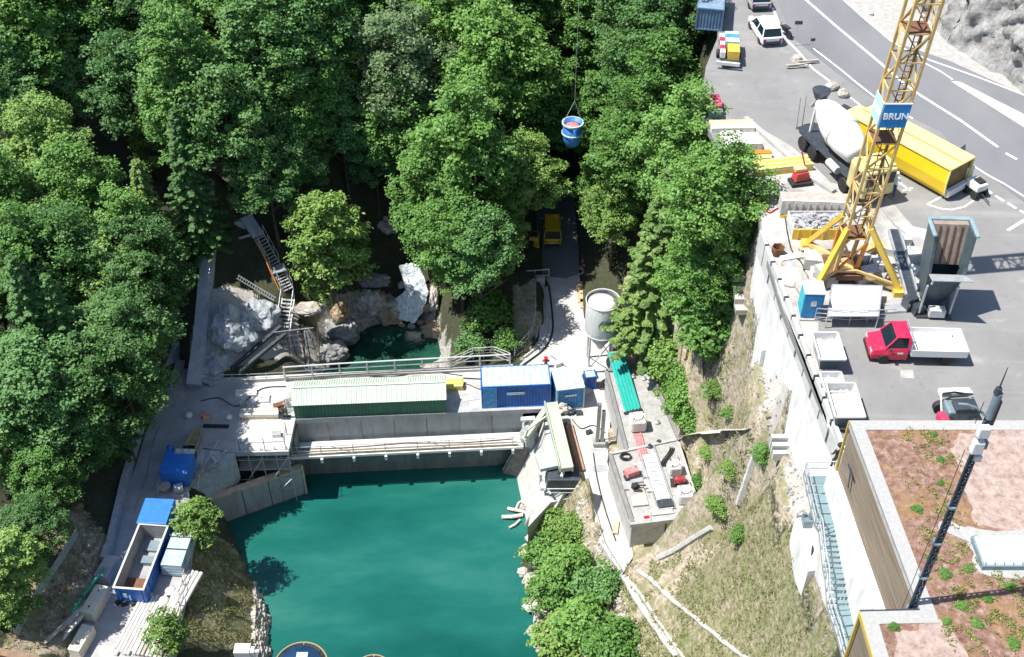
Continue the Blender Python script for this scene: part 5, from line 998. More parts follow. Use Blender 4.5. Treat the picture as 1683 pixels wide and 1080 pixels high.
o = MB().corr(q[0],q[1],q[2],q[3],5,.09).build('sheet', TEAL, t_); m_ = o.modifiers.new('s','SOLIDIFY'); m_.thickness = .02
MB().bar(q[0]+Vector((-.1,-.12,.0)), q[1]+Vector((.1,-.12,.0)), .12, .12).build('end_beam', BLACK, t_)
for k, (a, b_) in enumerate(((q[0],q[1]),(q[3],q[2]))): MB().bar(a+Vector((.1,.2,-.14)), b_+Vector((-.1,.2,-.14)), .12, .12).build('bearer', WOODG, t_)
one('faded_red_tarpaulin', MB().corr(rp(1052,758,.06)-rp(1052,758), rp(1066,754,.06)-rp(1052,758), rp(1054,713,.10)-rp(1052,758), rp(1040,716,.10)-rp(1052,758), 4, .05), REDW, 'faded red sheet lying in front of the large cream big bag', 'tarpaulin', rp(1052,758))
t_ = thing('red_compressor', 'small red machine with black frame near the left edge of the low building roof', 'compressor', rp(1038,782), .3); MB().cbox((0,0,.45),(1.1,.7,.5),.1,taper=.85).build('body', REDW, t_, bevel=.06); MB().cbox((0,-.2,.12),(1.3,.5,.2)).build('frame', BLACK, t_); MB().tube((.3,.2,.7),(.3,.2,1.0),.12,8).build('filter', WSTEEL, t_)
for x in (-.4,.4): MB().lathe([(.02,-.06),(.16,-.06),(.16,.06),(.02,.06)],12,(x,.35,.16),axis='Y').build('wheel', BLACK, t_)
one('black_hose_coil', MB().path([Vector((.45*math.cos(a)*(1-a*.01),.35*math.sin(a)*(1-a*.01),.08+a*.012)) for a in [k*.5 for k in range(36)]],.05,6), BLACK, 'black hose coil behind the small red machine on the roof', 'hose coil', rp(1028,753))
t_ = thing('drill_stand', 'little dark brown machine on a pallet below the small red machine on the roof', 'machine', rp(1046,806), .2); MB().cbox((0,0,.1),(1.1,.8,.12)).build('pallet', WOODG, t_); MB().cbox((-.1,.1,.35),(.5,.35,.35),.4).tube((.0,.1,.45),(.7,-.1,.5),.06).tube((-.3,-.2,.2),(.3,-.3,.3),.08).build('machine', BLACK, t_)
t_fp = thing('loose_panels', 'loose grey formwork panels spread over the near half of the low building roof', 'panels', rp(1070,810,-.02)); 
for k, (u, v, l, w_) in enumerate([(1050,822,1.2,1.3),(1046,790,1.0,.6),(1088,842,1.6,.7),(1125,850,1.3,.5),(1068,800,.7,1.2),(1030,800,.8,.8),(1075,770,.7,.9),(1062,780,.6,.8)]):
    o = MB().box(-l/2,l/2,-w_/2,w_/2,.04,.12).box(-l/2,l/2,-w_/2,-w_/2+.06,.121,.16).build('panel', STEEL if k % 2 else CONC, t_fp); o.location = rp(u,v,-.01+.01*(k%3))-t_fp.location; o.rotation_euler = (0,0,R(8))
t_ = thing('red_white_sack', 'white sack with red print near the front edge of the low building roof', 'sack', rp(1061,853)); MB().cbox((0,0,.16),(.8,.7,.26),.1,taper=.9).build('sack', CREAM, t_, bevel=.08); MB().cbox((.05,-.1,.30),(.45,.3,.04),.2).build('print', RED, t_)
t_ = thing('formwork_strip', 'long white slotted formwork strip lying along the middle of the roof', 'formwork', rp(1106,838), R(99)); MB().box(0,5.4,-.02,1.0,.02,.22).build('plate', WHITE, t_)
for k in range(11): MB().box(.4+k*.45,.55+k*.45,.18,.8,.221,.25).build('slot', STEEL, t_)
MB().box(.05,.75,-.05,1.05,.221,.42).build('end_box', DSTEEL, t_)
MB().bar((0,-.14,.1),(6.4,-.10,.1),.10,.2).bar((0,1.14,.1),(6.0,1.12,.1),.08,.2).build('side_rail', STEEL, t_)
t_ = thing('red_drum', 'dark red drum machine between two white big bags on the roof', 'machine', rp(1115,795)); MB().tube((-.4,0,.35),(.45,.1,.35),.33,14).build('drum', M('dark red',(.25,.02,.03),.5,dirt=.3), t_); MB().cbox((0,0,.06),(1.2,.8,.1)).build('base', BLACK, t_)
t_ = thing('curved_hoses', 'bundle of dark curved hoses at the right roof edge of the low building', 'hoses', rp(1097,752)); 
for k in range(3): MB().path([Vector((-.3-.25*k*.6+.9*(1-math.cos(a))*.5, -1.0+2.0*a/3.14, .08+.03*k)) for a in [i*.25 for i in range(13)]],.05,6).build('hose', BLACK, t_)
for k, (u, v) in enumerate([(1067,622),(1080,695),(1068,735),(1083,728),(1040,620),(1058,623)]): one('roof_fitting', MB().lathe([(.22,0),(.22,.12),(.12,.2),(.1,.3)],12), DSTEEL if k in (2,3) else STEEL, ('round vent near the far right roof corner','round vent halfway along the right part of the roof','small dark fitting right of the red sheet','small dark fitting near the curved hoses','round vent beside the teal sheet at the far roof end','middle round vent at the far roof end')[k], 'vent', rp(u,v))
stack_boards('timber_planks', 'pale planks sticking out beside the front right corner of the low building', 'planks', at(1153,858,1.6), R(-14), 3, 2.4, .3, .1, [WOOD, CREAM])
one('white_hose', MB().path([at(1120,722,1)+Vector((0,0,.5)), at(1135,733,2.5), at(1150,742,3.6), at(1160,752,4.2)],.07,6), WSTEEL, 'short pale pipe on the slope at the right side of the low building', 'pipe')
one('retaining_kerb', MB().path([Gp(u, v)+Vector((0,0,.1)) for u, v in ((1082,918),(1110,905),(1140,886),(1170,868))],.22,6), CONC, 'low kerb wall in front of the low building', 'kerb')
# ------------------------------------------------------------------ columns, intake
t_ = thing('twin_steel_columns', 'pair of upright grey steel columns on a white base plate', 'steel columns', at(983,733,0)); MB().box(-.65,.65,-.5,.35,0,.14).build('base', WSTEEL, t_)
for x, h in ((-.1,4.9),(.28,4.1)): MB().box(x-.14,x+.14,-.14,-.10,.14,h).box(x-.03,x+.03,-.10,.10,.14,h).box(x-.14,x+.14,.10,.14,.14,h).build('column', M('grey green steel',(.28,.29,.26),.6,dirt=.4,dcol=(.45,.43,.38)), t_)
MB().cbox((.05,0,.45),(1.0,.7,.3)).build('clamp', M('grey green steel',(.28,.29,.26)), t_)
one('hand_cart', MB().tube((0,0,.3),(1.4,.3,.5),.04).cbox((1.6,.35,.3),(.5,.4,.3),.4).lathe([(.02,-.04),(.22,-.04),(.22,.04),(.02,.04)],12,(1.6,.6,.22),axis='Y').lathe([(.02,-.04),(.22,-.04),(.22,.04),(.02,.04)],12,(1.6,.1,.22),axis='Y'), DSTEEL, 'small dark cart right of the twin steel columns', 'cart', at(993,727,0))
t_ = thing('intake_structure', 'white concrete intake block between the dam and the lake bank', 'intake', at(905,760,-1)); o0 = t_.location.copy()
MB().prism(loc2(atl([(893,688),(966,690),(972,800),(905,800)], -.4)), -9, -.45-o0.z).build('block', CONCW, t_)
a, b_, c_, d_ = at(893,688,-.2)-o0, at(905,800,-.9)-o0, at(868,866,-6.3)-o0, at(845,778,-6.8)-o0
MB().add([a,b_,c_,d_,a-Vector((0,0,7)),b_-Vector((0,0,7)),c_-Vector((0,0,3)),d_-Vector((0,0,3))],[(0,3,2,1),(4,5,6,7),(0,4,7,3),(3,7,6,2),(2,6,5,1),(1,5,4,0)]).build('spillway_slope', CONCW, t_)
MB().bar(b_+Vector((0,0,.15)), c_+Vector((0,0,.4)), .35, .5, ext=.1).build('edge_wall', CONC, t_)
t_ = thing('trash_rack', 'dark weathered bar rack leaning from the dam end down into the lake', 'trash rack', at(882,690,-.2)); o0 = t_.location.copy()
a, b_, c_, d_ = at(872,694,-.15)-o0, at(897,684,-.1)-o0, at(852,782,-6.6)-o0, at(826,774,-6.6)-o0
RK = M('weathered brown rack',(.20,.17,.14),.9,var=.4,dirt=.5,dcol=(.36,.33,.29),scale=2.5)
o = MB().add([a,b_,c_,d_],[(0,1,2,3)]).build('plate', RK, t_); o.modifiers.new('s','SOLIDIFY').thickness = .3
for k in range(9): MB().bar(a.lerp(b_,k/8)+Vector((0,-.1,.2)), d_.lerp(c_,k/8)+Vector((0,-.1,.2)), .08, .12).build('bar', RK if k % 2 else WOODG, t_)
rock('concrete_stub', 'rough grey broken concrete at the lake side end of the walkway', at(872,716,-2.0), (.9,1.0,1.8), 61, CONCG, cat='rubble')
t_ = thing('rack_cleaning_crane', 'pale green steel machine with long girder above the white intake', 'machine', at(925,790,-.4)); o0 = t_.location.copy()
ga, gb = at(905,664,1.9)-o0, at(931,772,1.9)-o0; MB().bar(ga, gb, .95, .45).build('girder', GIRD, t_, bevel=.04); MB().bar(ga+Vector((-.5,0,.05)), gb+Vector((-.5,0,.05)), .08, .62).bar(ga+Vector((.5,0,.05)), gb+Vector((.5,0,.05)), .08, .62).build('girder_flange', GIRD, t_)
q0 = at(862,722,-1.0)-o0; MB().bar(ga+Vector((-.3,-.2,-.3)), q0, .5, .3).build('front_arm', GIRD, t_); MB().bar(at(868,706,.6)-o0, at(904,680,1.6)-o0, .12).bar(q0, at(868,706,.6)-o0, .12).build('tie', GIRD, t_)
MB().bar(at(884,762,1.3)-o0, at(932,752,1.3)-o0, 1.5, .35).build('cross_deck', M('pale grey green plate',(.42,.50,.47),.5,dirt=.3,dcol=(.6,.62,.58),scale=1.5,streak=True), t_)
for u, v in ((888,745),(928,740),(889,775),(930,770)): q = at(u, v, 1.1)-o0; MB().bar((q.x,q.y,0),(q.x,q.y,1.2),.18).build('leg', GIRD, t_)
q = at(926,792,.0)-o0; MB().cbox((q.x,q.y,.75),(2.9,1.5,1.2),taper=.86).build('grab_body', DSTEEL, t_, bevel=.08); MB().cbox((q.x,q.y-.85,.55),(2.7,.06,.09)).cbox((q.x,q.y-.85,.1),(2.7,.06,.09)).build('stripe', WSTEEL, t_)
MB().cbox((q.x+.1,q.y+.25,1.40),(1.1,.5,.1)).build('hatch', BLACK, t_); MB().bar((q.x-.2,q.y-.3,1.38),(q.x+.1,q.y+.4,1.42),.22,.12).build('white_flap', WHITE, t_)
MB().bar(at(888,800,-.2)-o0, at(962,798,-.2)-o0, .6, .3).build('rail_beam', WSTEEL, t_); MB().bar(at(892,790,.1)-o0, at(905,812,-.2)-o0, .14).bar(at(886,778,.1)-o0, at(896,806,-.2)-o0, .14).build('brace', STEEL, t_)
one('intake_wing', MB().prism([(p.x,p.y) for p in atl([(880,800),(972,798),(970,812),(905,826),(868,866)], -1)], -9, -1.0), CONC, 'grey concrete wall below the pale green machine facing the bank thicket', 'wall')
one('concrete_chute', MB().bar(at(922,808,-.6), at(900,850,-2.6), .75, .45), CONCW, 'narrow white concrete chute dropping from the pale green machine to the thicket', 'chute')
one('dark_slot', MB().add([at(922,698,.012), at(930,696,.012), at(955,772,.012), at(944,776,.012)],[(0,1,2,3)]), RUST, 'long dark opening in the deck beside the pale green girder', 'opening')
t_ = thing('rusty_sheet_pile', 'long rusty brown sheet pile lying beside the dark opening', 'sheet pile', at(953,776,.02)); o0 = t_.location.copy(); o = MB().corr(at(950,776,.1)-o0, at(962,774,.1)-o0, at(941,697,.15)-o0, at(930,698,.15)-o0, 2, .2).build('sheet', M('rust brown sheet',(.34,.19,.12),.85,var=.35,dirt=.4,dcol=(.55,.42,.33),scale=3), t_); o.modifiers.new('s','SOLIDIFY').thickness = .03
rock('rubble_bag_heap', 'pale heap of bags and stones in front of the short blue container', at(926,672,.3), (.8,.5,.6), 71, RKL, cat='heap', amp=.5)
one('scrap_metal', MB().cbox((0,0,.15),(.8,.4,.3),.3).tube((-.5,.1,.2),(.7,-.2,.3),.08).cbox((.8,.1,.15),(.5,.4,.25),.8).cbox((1.3,0,.12),(.5,.5,.2),.1), DSTEEL, 'grey metal scraps in front of the short blue container', 'scrap', at(926,680,0))
# small slabs on the deck
one('white_tarpaulin', MB().cbox((0,0,.18),(1.9,1.2,.3),.06,taper=.92), WHITE, 'white covered block between the dam railing and the long blue container', 'covered stack', at(841,612,0), bevel=.05)
guard_rail('path_kerb', atl([(966,805),(990,893),(1020,942)], 0), 'thin low rail along the left edge of the white concrete path', .5, 1.6, (.45,), .03, .03, STEEL)
# ------------------------------------------------------------------ white site wall
wa, wb = at(1250,388,25), at(1397,778,25)
t_ = thing('site_wall', 'long white retaining wall of the terrace with a row of slab panels on top', 'wall', wa, math.atan2((wb-wa).y,(wb-wa).x)); LW = (wb-wa).length
WW = M('white site concrete', (.68,.67,.65), .85, var=.12, dirt=.35, dcol=(.42,.41,.38), scale=.45, bmp=.25, streak=True)
MB().box(-.3,LW+13,.02,.5,-13,-1.35).build('wall', WW, t_)
MB().box(-.3,LW+.1,.125,1.1,-.7,-.003).build('coping', CONCW, t_)
n = 12
for k in range(n): x0 = -.2+(LW+.2)*k/n; MB().box(x0+.11,x0+(LW+.2)/n-.11,-.10-.03*(k%2),.12,-1.36,.42).build('panel', M('site panel concrete',(.52,.52,.50),.85,var=.12,dirt=.35,dcol=(.38,.37,.35),scale=1.1,bmp=.25), t_)
MB().box(-.1,LW,-.055,.10,-1.355,.36).build('joint_filler', BLACK, t_)
for k in range(n): x0 = .2+(LW)*k/n; MB().cbox((x0+.7,.16,-.1),(.12,.1,.7)).build('bracket', STEEL, t_)
q = MB().prism([(p.x,p.y) for p in (at(1238,505,19.5), at(1256,495,19.5), at(1277,572,19.5), at(1252,578,19.5))], 14, 19.6)
one('wall_buttress', q, WW, 'lower white concrete block stepping out of the foot of the site wall', 'wall block')
t_ = thing('garden_steps', 'broad grey earth steps with timber edges at the top of the gravel path', 'steps', Gp(1228,470)); o0 = t_.location.copy()
for k, (u, v, z) in enumerate(((1226,452,20.2),(1228,468,19.7),(1230,488,19.2),(1231,506,18.8))): q = at(u, v, z)-o0; MB().cbox(q,(1.9,.9,.35)).build('step', CONC, t_); MB().cbox(q+Vector((0,-.47,.02)),(1.95,.1,.42)).build('edge', WOODG, t_)
t_ = thing('concrete_steps', 'three short pale concrete steps low on the gravel path', 'steps', at(1283,718,18.2)); 
for k in range(3): MB().box(-.6,.6,-.45*k-.3,-.45*k,-.8,.25-.22*k).build('step', CONCW, t_)
one('leaning_beam', MB().bar(Gp(1213,832)+Vector((0,0,.25)), Gp(1243,742)+Vector((0,0,.25)), .35, .35), CONCW, 'long white concrete beam lying down the slope below the gravel path', 'beam')
guard_rail('slope_fence', [Gp(u, v) for u, v in ((1212,432),(1213,475),(1200,515),(1178,545),(1150,578),(1122,606))], 'thin fence with yellow warning tape along the top of the dirt bank', 1.1, 2.0, (1.0,), .03, .045, M('warning tape yellow',(.75,.62,.08),.6), cat='fence')
for k, pts in enumerate((((1020,938),(1050,985),(1080,1030),(1118,1082)),((1050,938),(1085,965),(1130,1005),(1180,1045),(1250,1085)),((1032,950),(1065,995),(1095,1040),(1130,1088)))):
    P_ = [Gp(u, v) for u, v in pts]; PP = []
    for a, b_ in zip(P_[:-1], P_[1:]):
        for i in range(8): q = a.lerp(b_, i/8); PP.append(Vector((q.x,q.y,H(q.x,q.y)+.12)))
    mb = MB()
    for a, b_ in zip(PP[:-1], PP[1:]): w_ = (.62,.36,.2)[k]*(1+.25*noise.noise(a*1.3)); mb.bar(a-Vector((0,0,.1)), b_-Vector((0,0,.1)), w_, .12, ext=.08)
    one('concrete_channel', mb, CONCW, ('wide pale concrete channel running down the grass slope from the white path','narrow pale kerb curving across the grass slope toward the bottom edge','thin pale kerb beside the wide concrete channel')[k], 'channel')
def trail(name, label, px, wd, m, cat, up=.06):
    P_ = []
    W3 = [Gp(u, v) for u, v in px]
    for a, b_ in zip(W3[:-1], W3[1:]):
        n = max(2, int((b_-a).length/.3))
        for i in range(n): P_.append(a.lerp(b_, i/n))
    vs = []
    for i, p in enumerate(P_):
        d = (P_[min(i+1,len(P_)-1)]-P_[max(i-1,0)]); d.z = 0; d.normalize(); n_ = Vector((-d.y,d.x,0)); w_ = wd*(1+.35*noise.noise(p*.9))/2
        for k in range(5): q = p+n_*w_*(k-2)/2; vs.append((q.x,q.y,p.z+up-(.15 if k in (0,4) else 0)))
    o = MB().add(vs, [(5*i+k,5*i+k+1,5*i+6+k,5*i+5+k) for i in range(len(P_)-1) for k in range(4)]).build(name, m, smooth=True); return tag(o, kind='structure')
trail('path', '', [(1112,724),(1135,714),(1165,709),(1200,707),(1240,706)], 1.3, CONCW, 'path', .1)
# ------------------------------------------------------------------ grass tufts
def tufts(name, label, px, n, h, m, seed=3, cat='grass'):
    rs = random.Random(seed); poly = [Gp(u, v) for u, v in px]; pl = [(p.x,p.y) for p in poly]; xs = [p[0] for p in pl]; ys = [p[1] for p in pl]
    X = np.array([[rs.uniform(min(xs),max(xs)) for _ in range(n)]]); Y = np.array([[rs.uniform(min(ys),max(ys)) for _ in range(n)]]); ok = inside(pl, X, Y)[0]; Pc = []; Nn = []
    for x, y in zip(X[0][ok], Y[0][ok]):
        if noise.noise(Vector((x*.8,y*.8,5))) < -.12: continue
        z = H(x,y)
        for k in range(5): Pc.append((x+rs.gauss(0,.10), y+rs.gauss(0,.10), z+rs.uniform(.02,h))); Nn.append((rs.gauss(0,.6), rs.gauss(0,.6), .8))
    me = leaf_mesh(name, np.array(Pc), np.array(Nn), .085, m, .45); o = bpy.data.objects.new(name, me); C.objects.link(o); return tag(o, label, cat, kind='stuff')
LG = leafmat('dry grass blades', (.07,.12,.03),(.15,.17,.06),(.28,.25,.13), .2); LG2 = leafmat('olive grass blades', (.10,.12,.03),(.17,.17,.06),(.28,.24,.11), .2)
tufts('grass', 'dry green and straw coloured grass on the slope right of the concrete channel', [(1012,925),(1180,850),(1312,880),(1375,1079),(1040,1079)], 5200, .14, LG)
tufts('grass', 'olive grass on the bank between the left lane and the lake', [(300,860),(400,925),(445,1000),(440,1079),(270,1079)], 3600, .12, LG2, 5)
tufts('grass', 'sparse weeds on the dirt banks beside the long low building', [(1085,580),(1215,560),(1240,700),(1262,860),(1180,850),(1110,700)], 7000, .25, leafmat('bank weeds', (.08,.11,.035),(.16,.17,.07),(.30,.26,.15), .2), 6, 'weeds')
tufts('dry_leaves', 'brown dry leaves and weeds on the lower left slope', [(60,900),(130,820),(200,930),(100,1079),(0,1079)], 1800, .08, leafmat('dry leaves',(.16,.12,.05),(.30,.22,.12),(.45,.36,.22),.1), 8, 'dry leaves')
# ------------------------------------------------------------------ yellow tower crane
CB = at(1380,455,25)
cr = thing('tower_crane', 'yellow lattice tower crane mast with a blue sign standing on splayed base legs', 'crane', CB)
W2 = .67; LEAN = .045
def cz(x, y, z): return Vector((x+z*LEAN+.05, y, z))
chs = [(-W2,-W2),(W2,-W2),(W2,W2),(-W2,W2)]; H0, H1, SEG = 3.4, 34.0, 1.65
for i, (x, y) in enumerate(chs): MB().bar(cz(x,y,H0-.6), cz(x,y,H1), .15).build('chord', CRYEL, cr)
k = 0; z = H0
while z < H1-.1:
    mb = MB(); z2 = min(z+SEG, H1)
    for i in range(4):
        a, b_ = chs[i], chs[(i+1)%4]; mb.bar(cz(*a,z), cz(*b_,z), .07)
        if (k+i) % 2: mb.bar(cz(*a,z), cz(*b_,z2), .075)
        else: mb.bar(cz(*b_,z), cz(*a,z2), .075)
    mb.build('lattice_bay', CRYEL if k % 3 else M('lighter crane paint',(.74,.50,.14),.5,dirt=.3,dcol=(.45,.22,.07),scale=2), cr)
    if k % 4 == 0: MB().cbox(cz(0,0,z)+Vector((0,0,.06)),(1.3,1.3,.05)).build('landing', RUST, cr)
    z = z2; k += 1
mb = MB(); [mb.bar(cz(.35+s*.18,.3,H0), cz(.35+s*.18,.3,H1), .05) for s in (-1,1)]; [mb.bar(cz(.17,.3,H0+.35*i), cz(.53,.3,H0+.35*i), .035) for i in range(86)]; mb.build('ladder', RUST, cr)
for sg, u, v in ((-1,1341,478),(1,1476,483)):
    q = at(u, v, 25)-CB; top = cz(sg*W2, -W2, 4.2)
    MB().bar(q+Vector((0,0,.35)), top, .30).build('base_strut', YEL, cr); MB().cbox(q+Vector((0,0,.2)),(.75,.75,.4)).build('foot', YEL, cr)
    q2 = q+Vector((-sg*.25,4.3,0)); MB().bar(q2+Vector((0,0,.35)), cz(sg*W2, W2, 4.2), .28).build('base_strut', YEL, cr); MB().cbox(q2+Vector((0,0,.2)),(.7,.7,.4)).build('foot', YEL, cr)
    MB().bar(q+Vector((0,0,.35)), (0,0,.9), .30).build('cross_beam', CRYEL, cr); MB().bar(q2+Vector((0,0,.35)), (0,0.3,.9), .28).build('cross_beam', CRYEL, cr)
MB().bar(at(1341,478,25)-CB+Vector((0,0,.6)), (-.6,-.9,1.2), .14).bar((-.6,-.9,1.2),(.6,-.9,1.2),.14).bar((.6,-.9,1.2), at(1476,483,25)-CB+Vector((0,0,.6)), .14).build('front_tie', CRYEL, cr)
for i, (x, y) in enumerate(chs): MB().bar((x*.9,y*.9,.7), cz(x,y,3.2), .2).build('tower_foot', ORANGE if i % 2 else CRYEL, cr)
[MB().bar(a_,b_,.12).build('foot_brace', ORANGE, cr) for a_, b_ in (((-.7,-.7,.9),cz(.7,-.7,3.2)),((.7,-.7,.9),cz(-.7,-.7,3.2)),((-.7,.7,.9),cz(.7,.7,3.2)))]
MB().cbox((0,0,.75),(2.1,2.1,.35)).build('base_frame', RUST, cr)
for k, (x, y) in enumerate(((1.5,-.3),(-1.3,.9),(1.2,1.3),(-1.0,-.4))): MB().cbox((x,y,.45),(1.5,.8,.75),.3-.5*k).build('ballast_block', CONC if k != 2 else CONCG, cr)
# sign: find the height whose picture row fits the sign
def h_for(v, y):
    for i in range(3000):
        z = i*.01; dz = z+25-CZ; dep = (CB.y+y)*_c-dz*_s; 
        if 540-FPX*((CB.y+y)*_s+dz*_c)/dep < v: return z
    return 20
z0, z1 = h_for(208, -W2), h_for(170, -W2)
sg = MB().add([cz(-W2-.05,-W2-.14,z0),cz(W2+.05,-W2-.14,z0),cz(W2+.05,-W2-.14,z1),cz(-W2-.05,-W2-.14,z1),cz(-W2-.05,-W2-.09,z0),cz(W2+.05,-W2-.09,z0),cz(W2+.05,-W2-.09,z1),cz(-W2-.05,-W2-.09,z1)],[(0,1,2,3),(4,7,6,5),(0,4,5,1),(1,5,6,2),(2,6,7,3),(3,7,4,0)]).build('sign', M('sign blue',(.005,.20,.50),.4,var=.06,bmp=0), cr)
SW = M('sign white',(.85,.87,.88),.5,var=.03,bmp=0)
MB().bar(cz(-W2-.05,-W2-.115,z1+.03), cz(W2+.05,-W2-.115,z1+.03), .07, .06).build('sign_edge', SW, sg)
def text(s, size, m, parent, loc, rx=R(90), rz=0, name='lettering', ext=.01, bold=.0):
    cu = bpy.data.curves.new(name, 'FONT'); cu.body = s; cu.size = size; cu.extrude = ext; cu.align_x = 'CENTER'; cu.align_y = 'CENTER'; cu.offset = bold
    o = bpy.data.objects.new(name, cu); C.objects.link(o); me = bpy.data.meshes.new_from_object(o.evaluated_get(bpy.context.evaluated_depsgraph_get())); bpy.data.objects.remove(o)
    me.materials.clear(); me.materials.append(m); o = bpy.data.objects.new(name, me); C.objects.link(o); o.parent = parent; o.location = loc; o.rotation_euler = (rx,0,rz); return o
text('BRUN', .52, SW, sg, cz(.03,-W2-.16,(z0+z1)/2-.02), bold=.012)
s2 = MB().add([cz(-W2-.13,W2+.05,z0),cz(-W2-.13,-W2-.05,z0),cz(-W2-.13,-W2-.05,z1),cz(-W2-.13,W2+.05,z1),cz(-W2-.09,W2+.05,z0),cz(-W2-.09,-W2-.05,z0),cz(-W2-.09,-W2-.05,z1),cz(-W2-.09,W2+.05,z1)],[(0,1,2,3),(4,7,6,5),(0,4,5,1),(1,5,6,2),(2,6,7,3),(3,7,4,0)]).build('sign', M('sign pale blue',(.45,.68,.82),.4,var=.06,bmp=0), cr)
text('BRUN', .52, SW, s2, cz(-W2-.15,0,(z0+z1)/2-.02), rz=R(-90), bold=.012)
# hanging bucket on the crane rope
bp = at(940,236,12.5); t_ = thing('hanging_bucket', 'blue concrete bucket hanging from a rope above the forest', 'bucket', bp)
MB().lathe([(.68,0),(.82,.5),(.88,2.2),(.82,2.2),(.78,.5),(.3,.35)],24).build('shell', M('bucket blue',(.03,.17,.50),.5,var=.2,dirt=.25,dcol=(.30,.42,.58),scale=2), t_, smooth=True)
MB().lathe([(.98,2.12),(.98,2.26),(.86,2.26),(.86,2.12)],24,cap=False).lathe([(.93,1.1),(.98,1.14),(.98,1.24),(.92,1.28)],24,cap=False).build('hoop', BLUETOP, t_)
MB().lathe([(.85,1.8),(.4,1.95),(.02,2.0)],16).build('load', REDW, t_, smooth=True)
MB().tube((-.85,0,2.2),(.1,0,4.4),.03,6).tube((.85,0,2.2),(.1,0,4.4),.03,6).build('sling', STEEL, t_); MB().tube((.1,0,4.4),(.1,0,46),.018,6).build('rope', STEEL, t_)
# ------------------------------------------------------------------ concrete mixer truck
p, rz, L = two(1440,322,1350,232,25.01)
t_ = thing('mixer_truck', 'concrete mixer truck with big white drum standing behind the crane mast', 'truck', at(1434,336,25.01), rz)   # rear at +x
MB().box(1.6,8.6,-.45,.45,.85,1.15).box(1.8,8.4,-1.15,1.15,1.151,1.2).build('chassis', DSTEEL, t_)
cab = MB().cbox((.75,0,1.75),(1.9,2.4,2.0)).build('cab', M('cab cream yellow',(.62,.55,.25),.4,dirt=.25), t_, bevel=.12); MB().box(-.24,-.20,-1.05,1.05,1.7,2.5).box(.1,1.1,-1.215,-1.20,1.8,2.5).box(.1,1.1,1.20,1.215,1.8,2.5).build('window', GLASS, cab); MB().box(0,1.6,-1.1,1.1,2.76,2.9).build('roof_spoiler', PYEL, t_); MB().box(-.1,1.6,-1.225,-1.20,1.0,1.5).build('door_stripe', M('cab green',(.05,.30,.2),.5), t_)
dr = MB().lathe([(.35,-2.6),(.8,-2.45),(1.12,-1.2),(1.2,-.3),(1.14,.6),(.85,1.8),(.5,2.5),(.46,2.7),(.3,2.72)],32,axis='X').build('drum', M('white drum',(.80,.80,.79),.4,var=.04,dirt=.2,dcol=(.6,.58,.55),bmp=.05), t_, smooth=True); dr.location = (5.1,0,2.75); dr.rotation_euler = (0,R(-13),0)
MB().lathe([(1.21,-.5),(1.24,-.45),(1.24,-.25),(1.21,-.2)],32,axis='X',cap=False).build('drum_band', WSTEEL, dr); MB().cbox((.6,-1.12,.15),(.5,.06,.4)).build('drum_mark', M('drum mark red',(.6,.05,.06),.5), dr)
MB().bar((7.6,-.5,1.2),(7.5,-.5,3.2),.14).bar((7.6,.5,1.2),(7.5,.5,3.2),.14).bar((7.5,-.6,3.1),(7.5,.6,3.1),.14).build('rear_frame', WHITE, t_)
MB().lathe([(.65,0),(.4,-.6)],18,(7.9,0,4.2)).build('hopper', DSTEEL, t_); MB().bar((8.0,0,3.4),(8.9,-.3,2.3),.5,.1).build('chute', WSTEEL, t_)
MB().bar((8.5,1.05,.9),(8.7,1.05,3.4),.06).bar((8.5,.6,.9),(8.7,.6,3.4),.06).build('rear_ladder', STEEL, t_)
for x in (.7,2.0,6.0,7.3):
    for s in (-1,1): wheel(t_, (x,s*1.05,.52), .52, .34)
for s in (-1,1): MB().box(5.4,7.9,s*1.05-.2,s*1.05+.2,1.12,1.149).build('mudguard', DSTEEL, t_)
MB().tube((3.0,-1.0,.95),(4.2,-1.0,.95),.28,14).build('tank', STEEL, t_); MB().tube((3.0,1.0,.95),(4.2,1.0,.95),.28,14).build('tank', WSTEEL, t_)
# ------------------------------------------------------------------ yellow trough trailer
a = at(1566,320,25.01); b_ = at(1416,236,25.01); d = b_-a
t_ = thing('yellow_trailer', 'long yellow closed trough body on a truck parked along the road', 'trailer', a, math.atan2(d.y,d.x)); L = 8.3
sec = [(-.85,.16),(-1.15,.6),(-1.28,1.4),(-1.22,2.45),(1.22,2.45),(1.28,1.4),(1.15,.6),(.85,.16)]
vs = [(x,y,z) for x in (0,L) for y, z in sec]; MB().add(vs, [(k,(k+1)%8,8+(k+1)%8,8+k) for k in range(8)]+[tuple(range(8,16))]).build('body', M('glossy yellow',(.80,.55,.02),.3,var=.06,dirt=.12,dcol=(.7,.5,.1),bmp=0), t_)
MB().add([(.12,y*.98,z) for y, z in sec],[tuple(range(7,-1,-1))]).build('end_panel', M('brown end panel',(.20,.11,.03),.6,var=.4,dirt=.3,dcol=(.35,.22,.08)), t_)
MB().box(-.04,L,-1.30,1.30,2.451,2.52).build('lid', PYEL, t_); MB().box(0,L,-.03,.03,2.521,2.56).box(-.02,L,-1.33,-1.28,2.38,2.46).build('lid_seam', M('seam',(.25,.2,.03),.6), t_)  # lid paler than the body: sunlight on the top put into its colour
mb = MB(); [mb.bar((-.02,y0,z0_),(-.02,y1,z1_),.09) for (y0,z0_),(y1,z1_) in zip(sec, sec[1:]+sec[:1])]; mb.build('end_frame', PYEL, t_)
MB().box(.2,L,-.5,.5,.05,.155).build('chassis', DSTEEL, t_)
[wheel(t_, (L+.6,s*.98,.42), .42, .3) for s in (-1,1)]
MB().bar((-.1,1.0,.55),(-.1,-1.0,.55),.3,.5).build('bumper', WHITE, t_)
